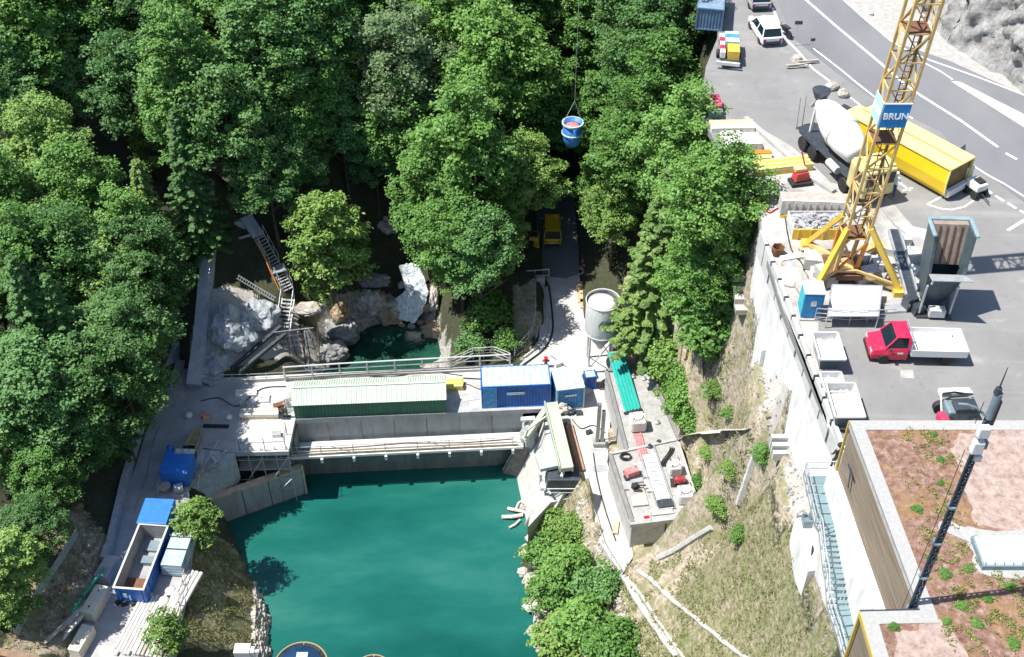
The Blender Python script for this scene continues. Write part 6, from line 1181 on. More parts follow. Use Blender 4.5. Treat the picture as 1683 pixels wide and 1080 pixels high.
MB().cbox((L+.6,0,1.3),(1.0,2.2,1.5)).build('front_box', PYEL, t_, bevel=.08); MB().cbox((L+1.6,.2,1.2),(.8,1.6,1.2)).build('dark_unit', DSTEEL, t_)
t_ = thing('white_scooter_cart', 'white and black road roller like cart parked at the end of the yellow trailer', 'cart', at(1600,318,25.01), R(115)); MB().cbox((.0,0,.75),(1.2,.9,.5)).build('body', WHITE, t_, bevel=.08); MB().cbox((-.1,-.1,1.05),(.6,.5,.15)).build('seat', BLACK, t_); MB().cbox((.9,.1,1.0),(.15,.9,1.2)).build('shield', WHITE, t_)
for s in (-.45,.45): wheel(t_, (.35,s,.3), .3, .18); wheel(t_, (-.45,s,.3), .3, .18)
MB().tube((-.6,0,.4),(-1.5,.1,.25),.04).build('drawbar', BLACK, t_)
t_ = thing('road_sign', 'small grey triangular sign seen from behind beside the yellow trailer', 'sign', at(1572,262,25.01)); MB().tube((0,0,0),(0,0,1.0),.03,6).build('pole', STEEL, t_); MB().add([(-.35,-.03,.5),(.45,-.03,.6),(.3,-.03,1.3),(-.35,.0,.5),(.45,.0,.6),(.3,.0,1.3)],[(0,1,2),(5,4,3),(0,3,4,1),(1,4,5,2),(2,5,3,0)]).build('plate', GSTEEL, t_)
# ------------------------------------------------------------------ cars
van('white_car', 'white car with dark rear window parked in front of the silver one', 'car', at(1268,78,25.01), R(98), 4.2, 1.75, 1.48, M('white car paint',(.80,.81,.80),.25,var=.03,bmp=0), hood=1.1, ws=.7)
van('silver_car', 'silver grey car cut by the top edge of the picture', 'car', at(1250,20,25.01), R(95), 4.3, 1.75, 1.45, M('silver car paint',(.50,.53,.56),.25,.4,var=.05,bmp=0), hood=1.1, ws=.7)
t_ = thing('motorbike', 'black motorbike parked right of the white car', 'motorbike', at(1287,58,25.01), R(120)); [wheel(t_, (x,0,.32), .32, .14) for x in (-.65,.65)]; MB().cbox((0,0,.62),(.9,.3,.35),taper=.8).build('body', BLACK, t_, bevel=.05); MB().cbox((-.25,0,.85),(.7,.3,.12)).build('seat', DSTEEL, t_); MB().tube((.45,-.35,1.0),(.45,.35,1.0),.03).tube((.65,0,.32),(.42,0,1.0),.04).build('handlebar', STEEL, t_)
t_ = thing('street_sign', 'thin sign post with dark oval plate at the edge of the car park', 'sign', at(1306,75,25.01)); MB().tube((0,0,0),(0,0,2.2),.03,6).build('pole', STEEL, t_); MB().cbox((0,-.03,2.0),(.6,.04,.3)).build('plate', DSTEEL, t_)
t_ = thing('street_sign', 'small sign post by the road edge line right of the picnic bench', 'sign', at(1333,82,25.01)); MB().tube((0,0,0),(0,0,1.0),.03,6).build('pole', STEEL, t_); MB().cbox((0,-.03,.9),(.35,.04,.25)).build('plate', DSTEEL, t_)
t_ = thing('plank_heap', 'scattered grey planks and stones on the edge of the car park near the white car', 'planks', at(1315,104,25.01), R(8))
for k in range(6): MB().cbox((rnd.uniform(-.9,.9),rnd.uniform(-.7,.7),.06+.05*k),(rnd.uniform(.9,1.8),.16,.06),rnd.uniform(-.25,.25)).build('plank', WOODG, t_)
MB().lathe([(.05,.45),(.35,.35),(.45,.1),(.5,0)][::-1],8,(-.1,.5,0)).build('stone', RKL, t_)
rock('white_stone', 'larger pale block on the line between road and car park', at(1368,142,25.2), (.75,.5,.4), 81, RKL, .3, 2, 'stone', amp=.2)
rock('white_stone', 'rounder pale block next to the larger one beside the road', at(1386,154,25.2), (.5,.5,.45), 82, RKL, .0, 2, 'stone', amp=.2)
rock('white_stone', 'small white stone near the cliff top edge of the road verge', at(1432,22,25.1), (.25,.3,.25), 83, RKL, 0, 2, 'stone', amp=.2)
# striped trailer, containers under the trees
t_ = thing('striped_trailer', 'red and white striped barrier trailer with yellow and pale blue boxes under the trees', 'trailer', at(1182,112,25.01), R(84)); MB().box(0,3.6,-1.5,0,.4,.6).build('bed', DSTEEL, t_)
MB().box(.3,1.6,-1.45,-.55,.6,1.3).build('yellow_box', YEL, t_); MB().box(1.7,3.4,-1.45,-.4,.6,1.4).build('pale_box', BLUETOP, t_); MB().box(2.4,2.9,-1.46,-.39,1.401,1.43).build('blue_band', BLUEL, t_)
RR = M('barrier red',(.45,.03,.10),.5,dirt=.2)
for k in range(5):
    for j in range(3): MB().box(.3+k*.62,.3+k*.62+.60,-.36+.13*j,-.25+.13*j,.7,1.2).build('barrier_board', (WHITE, RR)[k%2], t_)
MB().bar((-.25,-1.5,.5),(-.05,.3,.5),.2,.25).build('rear_bar', WSTEEL, t_); [wheel(t_, (1.8,y,.32), .32, .2) for y in (-1.6,.1)]
p = at(1186,52,25.01); container('blue_grey_container', 'blue grey container half hidden by trees at the top edge', p, R(80), 5.0, 2.2, 1.9, M('blue grey container',(.10,.17,.26),.5,dirt=.2), M('blue grey roof',(.16,.24,.34),.6,dirt=.3,dcol=(.3,.35,.4)))
t_ = thing('red_barrier_rack', 'red and white crate in deep shade at the edge of the trees', 'crate', at(1163,190,25.01), R(90)); MB().box(0,1.7,-1.0,0,0,.8).build('crate', RR, t_, bevel=.03); [MB().box(.2+.4*k,.32+.4*k,-.98,-.02,.801,.83).build('slat', REDW, t_) for k in range(4)]; MB().box(-.5,-.05,-1.0,0,0,.6).build('bin', GSTEEL, t_)
# formwork store between trees and crane
stack_boards('formwork_stack', 'pale formwork boards nearest the shaded trees on the terrace', 'boards', at(1168,218,25.01), R(2), 2, 3.2, .55, .35, [CREAM, WOOD])
stack_boards('formwork_stack', 'short grey white boards below the pale formwork boards', 'boards', at(1185,232,25.01), R(6), 2, 1.6, .4, .3, [CONCW, CREAM])
stack_boards('formwork_stack', 'broad pale panels standing behind the orange beam', 'panels', at(1196,250,25.01), R(4), 1, 2.4, 1.4, .2, CREAM, layers=3)
stack_boards('orange_beam', 'orange steel beams between the pale panels and the yellow beams', 'beams', at(1213,261,25.01), R(3), 2, 2.3, .22, .4, ORANGE)
stack_boards('yellow_beams', 'long stack of yellow formwork beams beside the red machine', 'beams', at(1243,291,25.01), R(11), 5, 4.0, .22, .28, [YEL, PYEL], layers=2)
stack_boards('yellow_beams', 'short row of yellow beams behind the orange steel beams', 'beams', at(1228,268,25.01), R(8), 2, 1.8, .25, .3, PYEL)
one('low_kerb_wall', MB().bar(at(1225,195,25.1), at(1300,262,25.1), .35, .35), CONC, 'old low kerb wall between the car park and the formwork store', 'kerb')
t_ = thing('red_plate_machine', 'small red and orange machine on black feet beside the yellow beams', 'machine', at(1314,300,25.01), .2); MB().cbox((0,0,.6),(1.1,.7,.6),.1,taper=.8).build('body', M('machine red',(.45,.04,.03),.5,dirt=.3), t_, bevel=.05); MB().cbox((-.1,.1,1.05),(.8,.5,.25)).build('hood', M('pale orange',(.72,.42,.22),.5,dirt=.3), t_, bevel=.04); MB().cbox((0,-.1,.15),(1.5,.9,.2)).build('base', BLACK, t_); MB().bar((.3,.2,1.1),(.1,.7,2.0),.08).build('handle', RED, t_)
# trays and skips beside the crane
def tray(name, label, u0, v0, u1, v1, W_, Hh, body, front, fill, seed, fillm, rub=True):
    p, rz, L = two(u0, v0, u1, v1, 25.01); t_ = thing(name, label, 'skip', p, rz)
    MB().box(0,L,0,.08,0,Hh).build('front', front, t_); MB().box(0,.07,.081,W_,0,Hh).box(L-.07,L,.081,W_,0,Hh).box(.071,L-.071,W_-.07,W_,0,Hh).box(.071,L-.071,.081,W_-.071,0,.08).build('body', body, t_)
    mb = MB(); nx_, ny_ = 22, 10; vs = [(.07+(L-.14)*i/nx_, .08+(W_-.15)*j/ny_, fill+.16*noise.noise(Vector((i*.5,j*.6,seed)))) for j in range(ny_+1) for i in range(nx_+1)]
    mb.add(vs, [(j*(nx_+1)+i, j*(nx_+1)+i+1, (j+1)*(nx_+1)+i+1, (j+1)*(nx_+1)+i) for j in range(ny_) for i in range(nx_)]); mb.build('contents', fillm, t_, smooth=not rub)
    return t_
RUB = rockmat('grey rubble', [(.3,(.18,.18,.19)),(.5,(.42,.42,.43)),(.7,(.66,.66,.67))], 4)
t_ = tray('rubble_tray', 'yellow framed tray of grey rubble left of the crane mast', 1301,394,1396,394,2.0,.8,WSTEEL,YEL,.62,1,RUB); [MB().box(.3+k*.8,.4+k*.8,-.06,-.001,.0,.8).build('rib', YEL, t_) for k in range(4)]
rs = random.Random(5); mb = MB(); [mb.cbox((rs.uniform(.2,3.3),rs.uniform(.25,1.75),.68+rs.uniform(-.05,.12)),(rs.uniform(.15,.5),rs.uniform(.1,.3),rs.uniform(.1,.3)),rs.uniform(0,3),rs.uniform(-.6,.6)) for _ in range(60)]; o = mb.build('rubble', RUB, t_); tag(o, kind='stuff')
p, rz, L = two(1283,362,1394,366,25.01); t_ = thing('formwork_wall_panel', 'large pale formwork wall panel with yellow foot standing above the rubble tray', 'panel', p, rz)
MB().box(0,L,.3,.45,.25,1.35).build('panel', M('dusty pale panel',(.66,.62,.58),.8,dirt=.3,dcol=(.5,.45,.4)), t_); MB().box(0,L,.451,1.3,1.05,1.35).build('top_shelf', WOODG, t_); MB().box(-.05,L,.2,.5,0,.25).build('foot', YEL, t_); MB().box(-.08,.0,.2,1.3,.251,1.36).build('end_plate', CONCW, t_); [MB().box(.35+k*.45,.42+k*.45,.25,.299,.3,1.2).build('stud', WOOD, t_) for k in range(8)]
stack_boards('long_pipes', 'long grey beams lying along the yard left of the crane foot', 'beams', at(1345,492,25.02), R(101), 4, 3.6, .24, .2, [WOODG, STEEL, CONC])
stack_boards('pale_sheets', 'large pale sheets stacked on the yard between the beams and the crane leg', 'sheets', at(1335,455,25.02), R(3), 1, 2.3, 2.2, .12, CREAM, layers=3)
one('rusty_bin', MB().lathe([(.35,0),(.42,.6),(.36,.6),(.3,.1)],6), RUST, 'small rusty hexagonal bin on the yard beside the white site wall', 'bin', at(1277,418,25.02))
one('white_heap', MB().lathe([(1.1,0),(.9,.15),(.4,.4),(.05,.48)],14), CONCW, 'heap of white sand on the yard between the site wall and the long beams', 'heap', at(1300,455,25.0), smooth=True)
for k, (u, v, s) in enumerate(((1485,400,.5),(1500,428,.6),(1478,425,.45),(1498,452,.5),(1462,415,.5),(1440,440,.6))): one('concrete_cube', MB().cbox((0,0,s*.5),(s*1.6,s*1.1,s),.3*k), CONCW, ('white block near the yellow strut behind the hopper','white block left of the slate hopper','small white block beside the yellow crane leg','white block at the foot of the slate hopper','pale block between the crane mast and the yellow leg','pale block under the crane base')[k], 'block', at(u,v,25.01))
t_ = thing('crushing_conveyor', 'low dark conveyor frame leading from the crane foot to the slate hopper', 'conveyor', at(1500,512,25.01)); a = Vector((0,0,.5)); b_ = at(1463,400,25.0)-at(1500,512,25.0)+Vector((0,0,1.1)); s = Vector((.35,.1,0))
for q in (-1,1): MB().bar(a+s*q, b_+s*q, .1, .25).build('side_rail', STEEL, t_)
MB().bar(a, b_, .5, .06).build('belt', DSTEEL, t_); [MB().bar(a.lerp(b_,f)-Vector((0,0,.05)), a.lerp(b_,f)*1+Vector((.0,0,-.05-a.lerp(b_,f).z)), .08).build('leg', DSTEEL, t_) for f in (.1,.5,.9)]
MB().cbox((-.2,.3,.5),(.7,.6,.8),.4).build('motor', DSTEEL, t_)
# ------------------------------------------------------------------ tall slate hopper
hp = thing('tall_hopper', 'tall slate grey open hopper standing upright on the car park', 'hopper', at(1529,508,25.01), R(-3))
SL = M('slate hopper paint', (.065,.10,.115), .45, .1, var=.2, dirt=.2, dcol=(.15,.19,.20), scale=1.4)
# outer shell: tapered tall body leaning a little
A, B_ = 1.15, 1.35
def hx(w2, y, z): return [(-w2,y,z),(w2,y,z)]
vs = []
for z, w2, y0, y1 in ((.7,.65,-.1,.9),(2.2,.92,-.55,1.0),(3.2,1.05,-.75,1.1),(5.7,1.15,-.35,1.25)): vs += [(-w2,y0,z),(w2,y0,z),(w2,y1,z),(-w2,y1,z)]
MB().add(vs[:12], [(0,3,2,1)]+[(j*4+k,j*4+(k+1)%4,j*4+4+(k+1)%4,j*4+4+k) for j in range(2) for k in range(4)]).build('lower_shell', SL, hp)
t0 = [( -1.05,-.75,3.2),(1.05,-.75,3.2),(1.15,-.35,5.7),(-1.15,-.35,5.7)]
MB().add([(-1.05,-.75,3.2),(-1.05,1.1,3.2),(-1.15,1.25,5.7),(-1.15,-.35,5.7),(-.88,-.72,3.2),(-.88,1.1,3.2),(-.98,1.25,5.7),(-.98,-.33,5.7)],[(0,3,2,1),(4,5,6,7),(0,4,7,3),(3,7,6,2)]).build('side_wall', SL, hp)
MB().add([(1.05,-.75,3.2),(1.05,1.1,3.2),(1.15,1.25,5.7),(1.15,-.35,5.7),(.88,-.72,3.2),(.88,1.1,3.2),(.98,1.25,5.7),(.98,-.33,5.7)],[(0,1,2,3),(4,7,6,5),(0,3,7,4),(3,2,6,7)]).build('side_wall', SL, hp)
MB().add([(-1.0,.25,3.21),(1.0,.25,3.21),(1.02,.75,5.69),(-1.02,.75,5.69),(-1.0,1.15,3.21),(1.0,1.15,3.21),(1.02,1.3,5.69),(-1.02,1.3,5.69)],[(0,1,2,3),(5,4,7,6),(3,2,6,7)]).build('back_wall', M('rusty grey inside',(.25,.20,.16),.8,var=.3,dirt=.4,dcol=(.36,.32,.28),scale=2,streak=True), hp)
mb = MB(); [mb.bar((x,.22,3.25),(x*1.02,.70,5.65),.07) for x in (-.6,-.2,.2,.6)]; mb.build('slat', RUST, hp)
mb = MB().bar((-1.18,-.36,5.72),(-1.18,1.3,5.72),.22,.16,ext=.1).bar((1.18,-.36,5.72),(1.18,1.3,5.72),.22,.16,ext=.1).bar((-1.18,1.25,5.73),(1.18,1.25,5.73),.3,.16); mb.build('top_rim', M('pale slate rim',(.22,.31,.33),.45,dirt=.3), hp, bevel=.05)
MB().add([(-1.0,-.70,3.22),(1.0,-.70,3.22),(1.35,-1.45,3.35),(-.95,-1.35,3.28),(-1.0,-.70,3.16),(1.0,-.70,3.16),(1.35,-1.45,3.29),(-.95,-1.35,3.22)],[(0,3,2,1),(4,5,6,7),(0,4,7,3),(1,2,6,5),(2,3,7,6)]).build('shelf', STEEL, hp)
for x in (-.8,.8): MB().tube((x,-.6,0),(x*.8,-.2,1.7),.09,8).tube((x,.9,0),(x*.8,.6,1.7),.09,8).build('leg', DSTEEL, hp); MB().tube((x*1.1,-.7,.3),(x*1.1,-.75,2.4),.07,8).build('ram', STEEL, hp)
MB().cbox((.1,-.75,.45),(.9,.5,.5)).build('control_box', WSTEEL, hp); MB().cbox((-.9,-.4,.35),(.6,.6,.6),.3).build('pump', DSTEEL, hp); MB().cbox((-.75,-.95,2.9),(.1,.06,.5)).build('lamp', WHITE, hp)
MB().box(-1.0,1.0,-.9,1.1,.0,.14).build('base_frame', DSTEEL, hp)
# ------------------------------------------------------------------ blue toilet, tarp frame, railings
t_ = thing('portable_toilet', 'blue portable toilet cabin with white roof at the corner of the crane yard', 'toilet', at(1315,525,25.01), R(-2)); MB().box(0,1.15,0,1.15,.12,1.9).build('cabin', M('toilet blue',(.01,.20,.42),.45,dirt=.1), t_, bevel=.03); MB().prism([(-.04,-.04),(1.19,-.04),(1.19,1.19),(-.04,1.19)],1.9,2.02).build('roof', WHITE, t_, bevel=.05)
MB().box(-.02,-.001,.05,1.1,.2,1.85).build('side', M('toilet turquoise',(.03,.45,.52),.45,dirt=.1), t_); dd = MB().box(.12,1.03,-.03,-.001,.18,1.82).build('door', M('toilet blue',(.01,.20,.42)), t_); MB().box(.42,.75,-.045,-.031,1.05,1.35).build('notice', WHITE, dd); MB().box(.45,.72,-.06,-.046,1.4,1.46).build('handle', STEEL, dd); MB().box(-.05,1.2,-.15,1.2,0,.119).build('base', CONC, t_)
t_ = thing('tarp_frame', 'pale grey tarpaulin stretched over a frame in front of the crane foot', 'tarpaulin', at(1362,524,25.01)); o0 = t_.location.copy(); q = [at(1360,520,25.9)-o0, at(1444,520,25.9)-o0, at(1450,470,25.9)-o0, at(1368,468,25.9)-o0]; vs = []; N_ = 14
for j in range(N_+1):
    for i in range(N_+1): p_ = q[0].lerp(q[1], i/N_).lerp(q[3].lerp(q[2], i/N_), j/N_); vs.append(p_+Vector((0,0,-.12*math.sin(i/N_*math.pi)*math.sin(j/N_*math.pi)+.05*noise.noise(Vector((i*.7,j*.7,2))))))
o = MB().add(vs, [(j*(N_+1)+i,j*(N_+1)+i+1,(j+1)*(N_+1)+i+1,(j+1)*(N_+1)+i) for j in range(N_) for i in range(N_)]).build('tarpaulin', M('grey tarpaulin',(.46,.50,.53),.7,var=.15,dirt=.35,dcol=(.6,.61,.6),scale=1.5), t_, smooth=True); o.modifiers.new('s','SOLIDIFY').thickness = .02
for p_ in q: MB().tube((p_.x,p_.y,0),p_,.04,6).build('post', STEEL, t_)
MB().bar(q[0],q[1],.06).bar(q[3],q[2],.06).bar(q[0],q[3],.06).bar(q[1],q[2],.06).build('frame', STEEL, t_)
guard_rail('barrier_fence', atl([(1338,528),(1395,533),(1452,530)], 25), 'light grey barrier fence in front of the grey tarpaulin', 1.0, 1.3, (.35,.65,1.0), .03, .03, STEEL, cat='barrier')
stack_boards('slat_rack', 'stack of thin weathered slats behind the red cab', 'slats', at(1442,528,25.02), R(78), 6, 1.6, .16, .12, [WOODG, CONC, STEEL])
# ------------------------------------------------------------------ skips along the wall
def skip(label, u0, v0, u1, W_, Hh, seed):
    p, rz, L = two(u0, v0, u1, v0, 25.01); t_ = thing('open_skip', label, 'skip', p); g_ = .22
    SK = M('skip grey',(.42,.44,.45),.6,.1,var=.15,dirt=.45,dcol=(.62,.60,.56),scale=2); SF = M('skip shaded front',(.05,.09,.12),.5,dirt=.2)  # front coloured dark navy to carry the shadow on that side
    def w(p0,p1,p2,p3,d): a = [Vector(x) for x in (p0,p1,p2,p3)]; return MB().add(a+[x+Vector(d) for x in a],[(0,1,2,3),(7,6,5,4),(0,4,5,1),(1,5,6,2),(2,6,7,3),(3,7,4,0)])
    w((g_,0,.1),(L-g_,0,.1),(L,-g_*1.4,Hh),(0,-g_*1.4,Hh),(0,.05,0)).build('front', SF, t_); w((L-g_,W_,.1),(g_,W_,.1),(0,W_+g_,Hh),(L,W_+g_,Hh),(0,-.05,0)).build('back', SK, t_)
    w((g_,W_,.1),(g_,0,.1),(0,-g_*1.4,Hh),(0,W_+g_,Hh),(.05,0,0)).build('side', SK, t_); w((L-g_,0,.1),(L-g_,W_,.1),(L,W_+g_,Hh),(L,-g_*1.4,Hh),(-.05,0,0)).build('side', SK, t_)
    MB().bar((0,-g_*1.4,Hh),(L,-g_*1.4,Hh),.1).bar((0,W_+g_,Hh),(L,W_+g_,Hh),.1).bar((0,-g_*1.4,Hh),(0,W_+g_,Hh),.1).bar((L,-g_*1.4,Hh),(L,W_+g_,Hh),.1).build('rim', WSTEEL, t_)
    nx_, ny_ = 12, 12; vs = [(.08+(L-.16)*i/nx_, -.2+(W_+.35)*j/ny_, Hh*.66+.22*noise.noise(Vector((i*.5,j*.5,seed)))) for j in range(ny_+1) for i in range(nx_+1)]
    MB().add(vs, [(j*(nx_+1)+i, j*(nx_+1)+i+1, (j+1)*(nx_+1)+i+1, (j+1)*(nx_+1)+i) for j in range(ny_) for i in range(nx_)]).build('contents', M('pale sand fill',(.66,.61,.55),.9,var=.15,dirt=.4,dcol=(.8,.78,.74),scale=3,bmp=.6), t_)
    for x in (0,L): MB().cbox((x,W_*.5,Hh-.2),(.12,.16,.16)).build('lug', STEEL, t_)
    MB().box(g_,L-g_,-.12,-.001,.1,.2).build('foot', WSTEEL, t_)
skip('open grey skip of pale sand farthest from the roofed building, nearest the toilet', 1340,610,1382, 1.7,1.15,1)
skip('open grey skip of pale sand in the middle of the row along the site wall', 1350,656,1385, 1.0,.85,2)
skip('open grey skip of pale sand closest to the roofed building', 1364,706,1412, 2.0,1.25,3)
# ------------------------------------------------------------------ red flatbed pickup
PX = at(1422,580,25.01); L = 5.7
t_ = thing('flatbed_truck', 'red cab flatbed truck with empty white bed standing on the car park', 'truck', PX, R(-2)); t_.scale = (.92,.95,.97)
cabm = M('truck red',(.62,.02,.07),.28,var=.06,dirt=.05,bmp=0)
prof = [(0,.35,.75,.80),(.08,.28,.95,.92),(.9,.28,1.12,.98),(1.0,.28,1.14,1.0),(2.25,.28,1.2,1.0)]
vs = []; W_ = 1.85; w2 = W_/2
for x, a, b_, f in prof: vs += [(x,-w2*f*.95,a),(x,-w2*f,(a+b_)/2),(x,-w2*f*.93,b_),(x,w2*f*.93,b_),(x,w2*f,(a+b_)/2),(x,w2*f*.95,a)]
MB().add(vs, [(j*6+k, j*6+(k+1)%6, j*6+6+(k+1)%6, j*6+6+k) for j in range(4) for k in range(6)]+[tuple(range(5,-1,-1)),tuple(range(24,30))]).build('cab', cabm, t_, bevel=.06)
MB().add([(.85,-w2*.9,1.12),(2.2,-w2*.92,1.19),(2.2,w2*.92,1.19),(.85,w2*.9,1.12),(1.4,-w2*.76,1.85),(2.15,-w2*.78,1.85),(2.15,w2*.78,1.85),(1.4,w2*.76,1.85)],[(0,1,5,4),(1,2,6,5),(2,3,7,6),(3,0,4,7)]).build('windows', GLASS, t_)
MB().prism([(1.34,-w2*.79),(2.24,-w2*.81),(2.24,w2*.81),(1.34,w2*.79)],1.851,1.92).build('roof', cabm, t_, bevel=.03); mb = MB()
for s in (-1,1): mb.bar((.85,s*w2*.91,1.12),(1.4,s*w2*.78,1.87),.08).bar((2.2,s*w2*.93,1.18),(2.17,s*w2*.80,1.87),.12)
mb.build('pillar', cabm, t_)
for s in (-1,1): MB().cbox((.12,s*w2*.66,.78),(.2,.36,.2)).build('headlight', WHITE, t_); MB().cbox((1.1,s*(w2+.12),1.2),(.12,.2,.2)).build('mirror', DSTEEL, t_); MB().box(1.25,2.15,s*w2-.008+s*.006,s*w2+.008+s*.006,.75,.78).build('door_trim', DSTEEL, t_)
MB().box(-.05,.2,-w2*.85,w2*.85,.30,.52).build('bumper', BLACK, t_); MB().cbox((1.75,-w2-.012,.85),(.35,.01,.12)).build('door_lettering', WHITE, t_)
MB().box(2.2,5.6,-.5,.5,.45,.7).build('chassis', DSTEEL, t_); MB().box(2.38,5.75,-1.0,1.0,.78,.84).build('bed', M('white bed',(.76,.76,.74),.5,var=.05,dirt=.25,dcol=(.6,.58,.55)), t_)
for a in ((2.38,5.75,-1.04,-1.0,.72,1.2),(2.38,5.75,1.0,1.04,.72,1.2),(5.75,5.79,-1.0,1.0,.72,1.2)): MB().box(*a).build('side_board', WHITE, t_)
MB().bar((2.36,-.95,.8),(2.36,-.95,1.85),.06).bar((2.36,.95,.8),(2.36,.95,1.85),.06).bar((2.36,-.95,1.85),(2.36,.95,1.85),.06).bar((2.36,-.95,1.4),(2.36,.95,1.4),.05).build('headboard', STEEL, t_)
for x in (.85,4.6): [wheel(t_, (x,s*(w2-.1),.33), .33, .22) for s in (-1,1)]
MB().tube((5.3,.7,.84),(5.3,.7,.9),.06,8).build('lashing_eye', DSTEEL, t_)
# ------------------------------------------------------------------ loader by the roof edge
t_ = thing('compact_loader', 'dark compact machine with red tank and white hood beside the roof edge', 'loader', at(1572,697,25.01), R(2)); MB().cbox((.1,.3,.75),(1.7,1.1,.8)).build('body', GSTEEL, t_, bevel=.1); MB().cbox((.15,.1,1.3),(1.2,.8,.25)).build('engine', DSTEEL, t_, bevel=.05); MB().cbox((0,1.25,1.15),(1.7,.45,.3)).build('hood', WHITE, t_, bevel=.06)
MB().cbox((-1.0,-.25,.7),(.4,.7,.5),.2).build('red_tank', M('tank red',(.62,.04,.10),.4), t_, bevel=.06); [wheel(t_, (x,y,.38), .38, .3) for x in (-.7,.8) for y in (-.35,.95)]
MB().path([(-.8,1.1,1.2),(-.2,.9,1.5),(.3,1.0,1.3),(.8,.8,1.4)],.06,6).path([(-.9,.8,.9),(-.4,.7,1.35),(.5,.75,1.35)],.05,6).build('hoses', BLACK, t_); MB().bar((-.95,-.1,.5),(-.8,1.2,1.3),.08).bar((.95,-.1,.5),(.85,1.2,1.3),.08).build('frame', WSTEEL, t_)
# ------------------------------------------------------------------ roofed building at the lower right
ZR = 28.6
P1 = at(1396,692,ZR); P3 = at(1512,1004,ZR); P4 = at(1414,1006,ZR); xe = 40.0
outl = [(P1.x,P1.y),(xe,P1.y),(xe,14),(P4.x+.3,14),(P4.x,P4.y),(P3.x,P3.y)]
bd = thing('roofed_building', 'low building with timber cladding and planted red gravel roof at the lower right', 'building', (P3.x,P3.y,25)); o0 = Vector((P3.x,P3.y,25)); oo = [(x-o0.x,y-o0.y) for x,y in outl]
cm, t, b = newmat('brown timber cladding'); b.inputs['Roughness'].default_value = .8
mp = noise_fac(t, 2.2, 6, sx=(1,.14,5)); c = ramp(t, mp, [(.3,(.11,.085,.06)),(.7,(.27,.22,.165))]); t.links.new(c, b.inputs['Base Color']); 
MB().prism([(x+(.12 if x < xe-o0.x-1 else 0),y-(.12 if i in (0,1) else 0)) for i,(x,y) in enumerate(oo)], -.1, ZR-25-.35).build('wall', cm, bd)
mb = MB(); y0, y1 = oo[0][1]-.15, oo[5][1]; x0_, x1_ = oo[0][0]+.12, oo[5][0]+.12
for k in range(22): z = -.05+k*.155; mb.box(-.04+.12, .12, y1, y0, z, z+.13) if False else mb.bar((x1_-.02,y1,z+.06),(x0_-.02,y0,z+.06),.03,.125)
mb.build('cladding_boards', cm, bd)
MB().prism(oo, ZR-25-.349, ZR-25-.03).build('roof_slab', CONC, bd)
MB().box(-1.0-(P3.x-16.6)+.6,.35,P1.y-P3.y+.0,-1.5,0,-.004).build('x',WW,bd) if False else None
MB().prism([(16.8-P3.x,-2.0),(17.3-P3.x,-2.0),(17.0-P3.x,P1.y-P3.y+.1),(16.25-P3.x,P1.y-P3.y+.1)],-12,-.02).build('plinth',WW,bd)
YT = M('yellow roof trim',(.50,.36,.08),.5,var=.1)
def edge(i, j, w, h, z, m, nm, ins=0): a, b_ = oo[i], oo[j]; return MB().bar((a[0],a[1],z),(b_[0],b_[1],z),w,h,ext=w/2).build(nm, m, bd)
for i, j in ((0,1),(3,4)): edge(i,j,.06,.30,ZR-25-.14,YT,'edge_trim')
MB().bar((oo[0][0]+.02,oo[0][1]-.02,-1.0),(oo[0][0]+.02,oo[0][1]-.02,ZR-25-.1),.12).build('corner_trim', YT, bd)
MB().bar((oo[4][0]+.02,oo[4][1]-.02,-3.0),(oo[4][0]+.02,oo[4][1]-.02,ZR-25-.1),.12).build('corner_trim', YT, bd)
MB().bar((oo[4][0],oo[4][1]+.04,ZR-25-.1),(oo[5][0],oo[5][1]+.04,ZR-25-.1),.12,.25).build('notch_gutter', DSTEEL, bd)
# white stone border as ring pieces
def off(poly, d):
    n = len(poly); r = []
    for i in range(n):
        p0, p1, p2 = Vector(poly[i-1]), Vector(poly[i]), Vector(poly[(i+1)%n]); a = (p1-p0).normalized(); b_ = (p2-p1).normalized(); na = Vector((a.y,-a.x)); nb = Vector((b_.y,-b_.x)); bis = (na+nb); bis = bis/ max(.2, bis.dot(na)); r.append((p1.x+bis.x*d, p1.y+bis.y*d))
    return r
A_ = sum(oo[i][0]*oo[(i+1)%6][1]-oo[(i+1)%6][0]*oo[i][1] for i in range(6)); sgn = -1 if A_ > 0 else 1
in1 = off(oo, .62*sgn); top = ZR-25
vs = [(x,y,top+.04) for x,y in oo]+[(x,y,top+.04) for x,y in in1]+[(x,y,top-.1) for x,y in oo]+[(x,y,top-.1) for x,y in in1]
MB().add(vs, [f for i in range(6) for f in ((i,i+6,(i+1)%6+6,(i+1)%6),(i,(i+1)%6,12+(i+1)%6,12+i),(i+6,18+i,18+(i+1)%6,6+(i+1)%6))]).build('stone_border', M('white roof gravel',(.38,.375,.36),.95,var=.15,dirt=.4,dcol=(.34,.33,.31),scale=6,bmp=.8), bd)
gmm, t, b = newmat('red roof gravel'); b.inputs['Roughness'].default_value = .95
nf = noise_fac(t, 3.0, 9, rough=.78); c = ramp(t, nf, [(.28,(.06,.028,.018)),(.42,(.15,.078,.052)),(.54,(.24,.145,.11)),(.70,(.42,.32,.27))])
c = mixc(t, ramp(t, noise_fac(t, .55, 8, rough=.7), [(.52,(0,0,0)),(.62,(.55,.55,.55))]), c, (.27,.16,.06)); c = mixc(t, ramp(t, noise_fac(t, 1.3, 7, rough=.7), [(.60,(0,0,0)),(.68,(.6,.6,.6))]), c, (.22,.24,.07)); t.links.new(c, b.inputs['Base Color']); bump(t, b, nf, .8, .08)
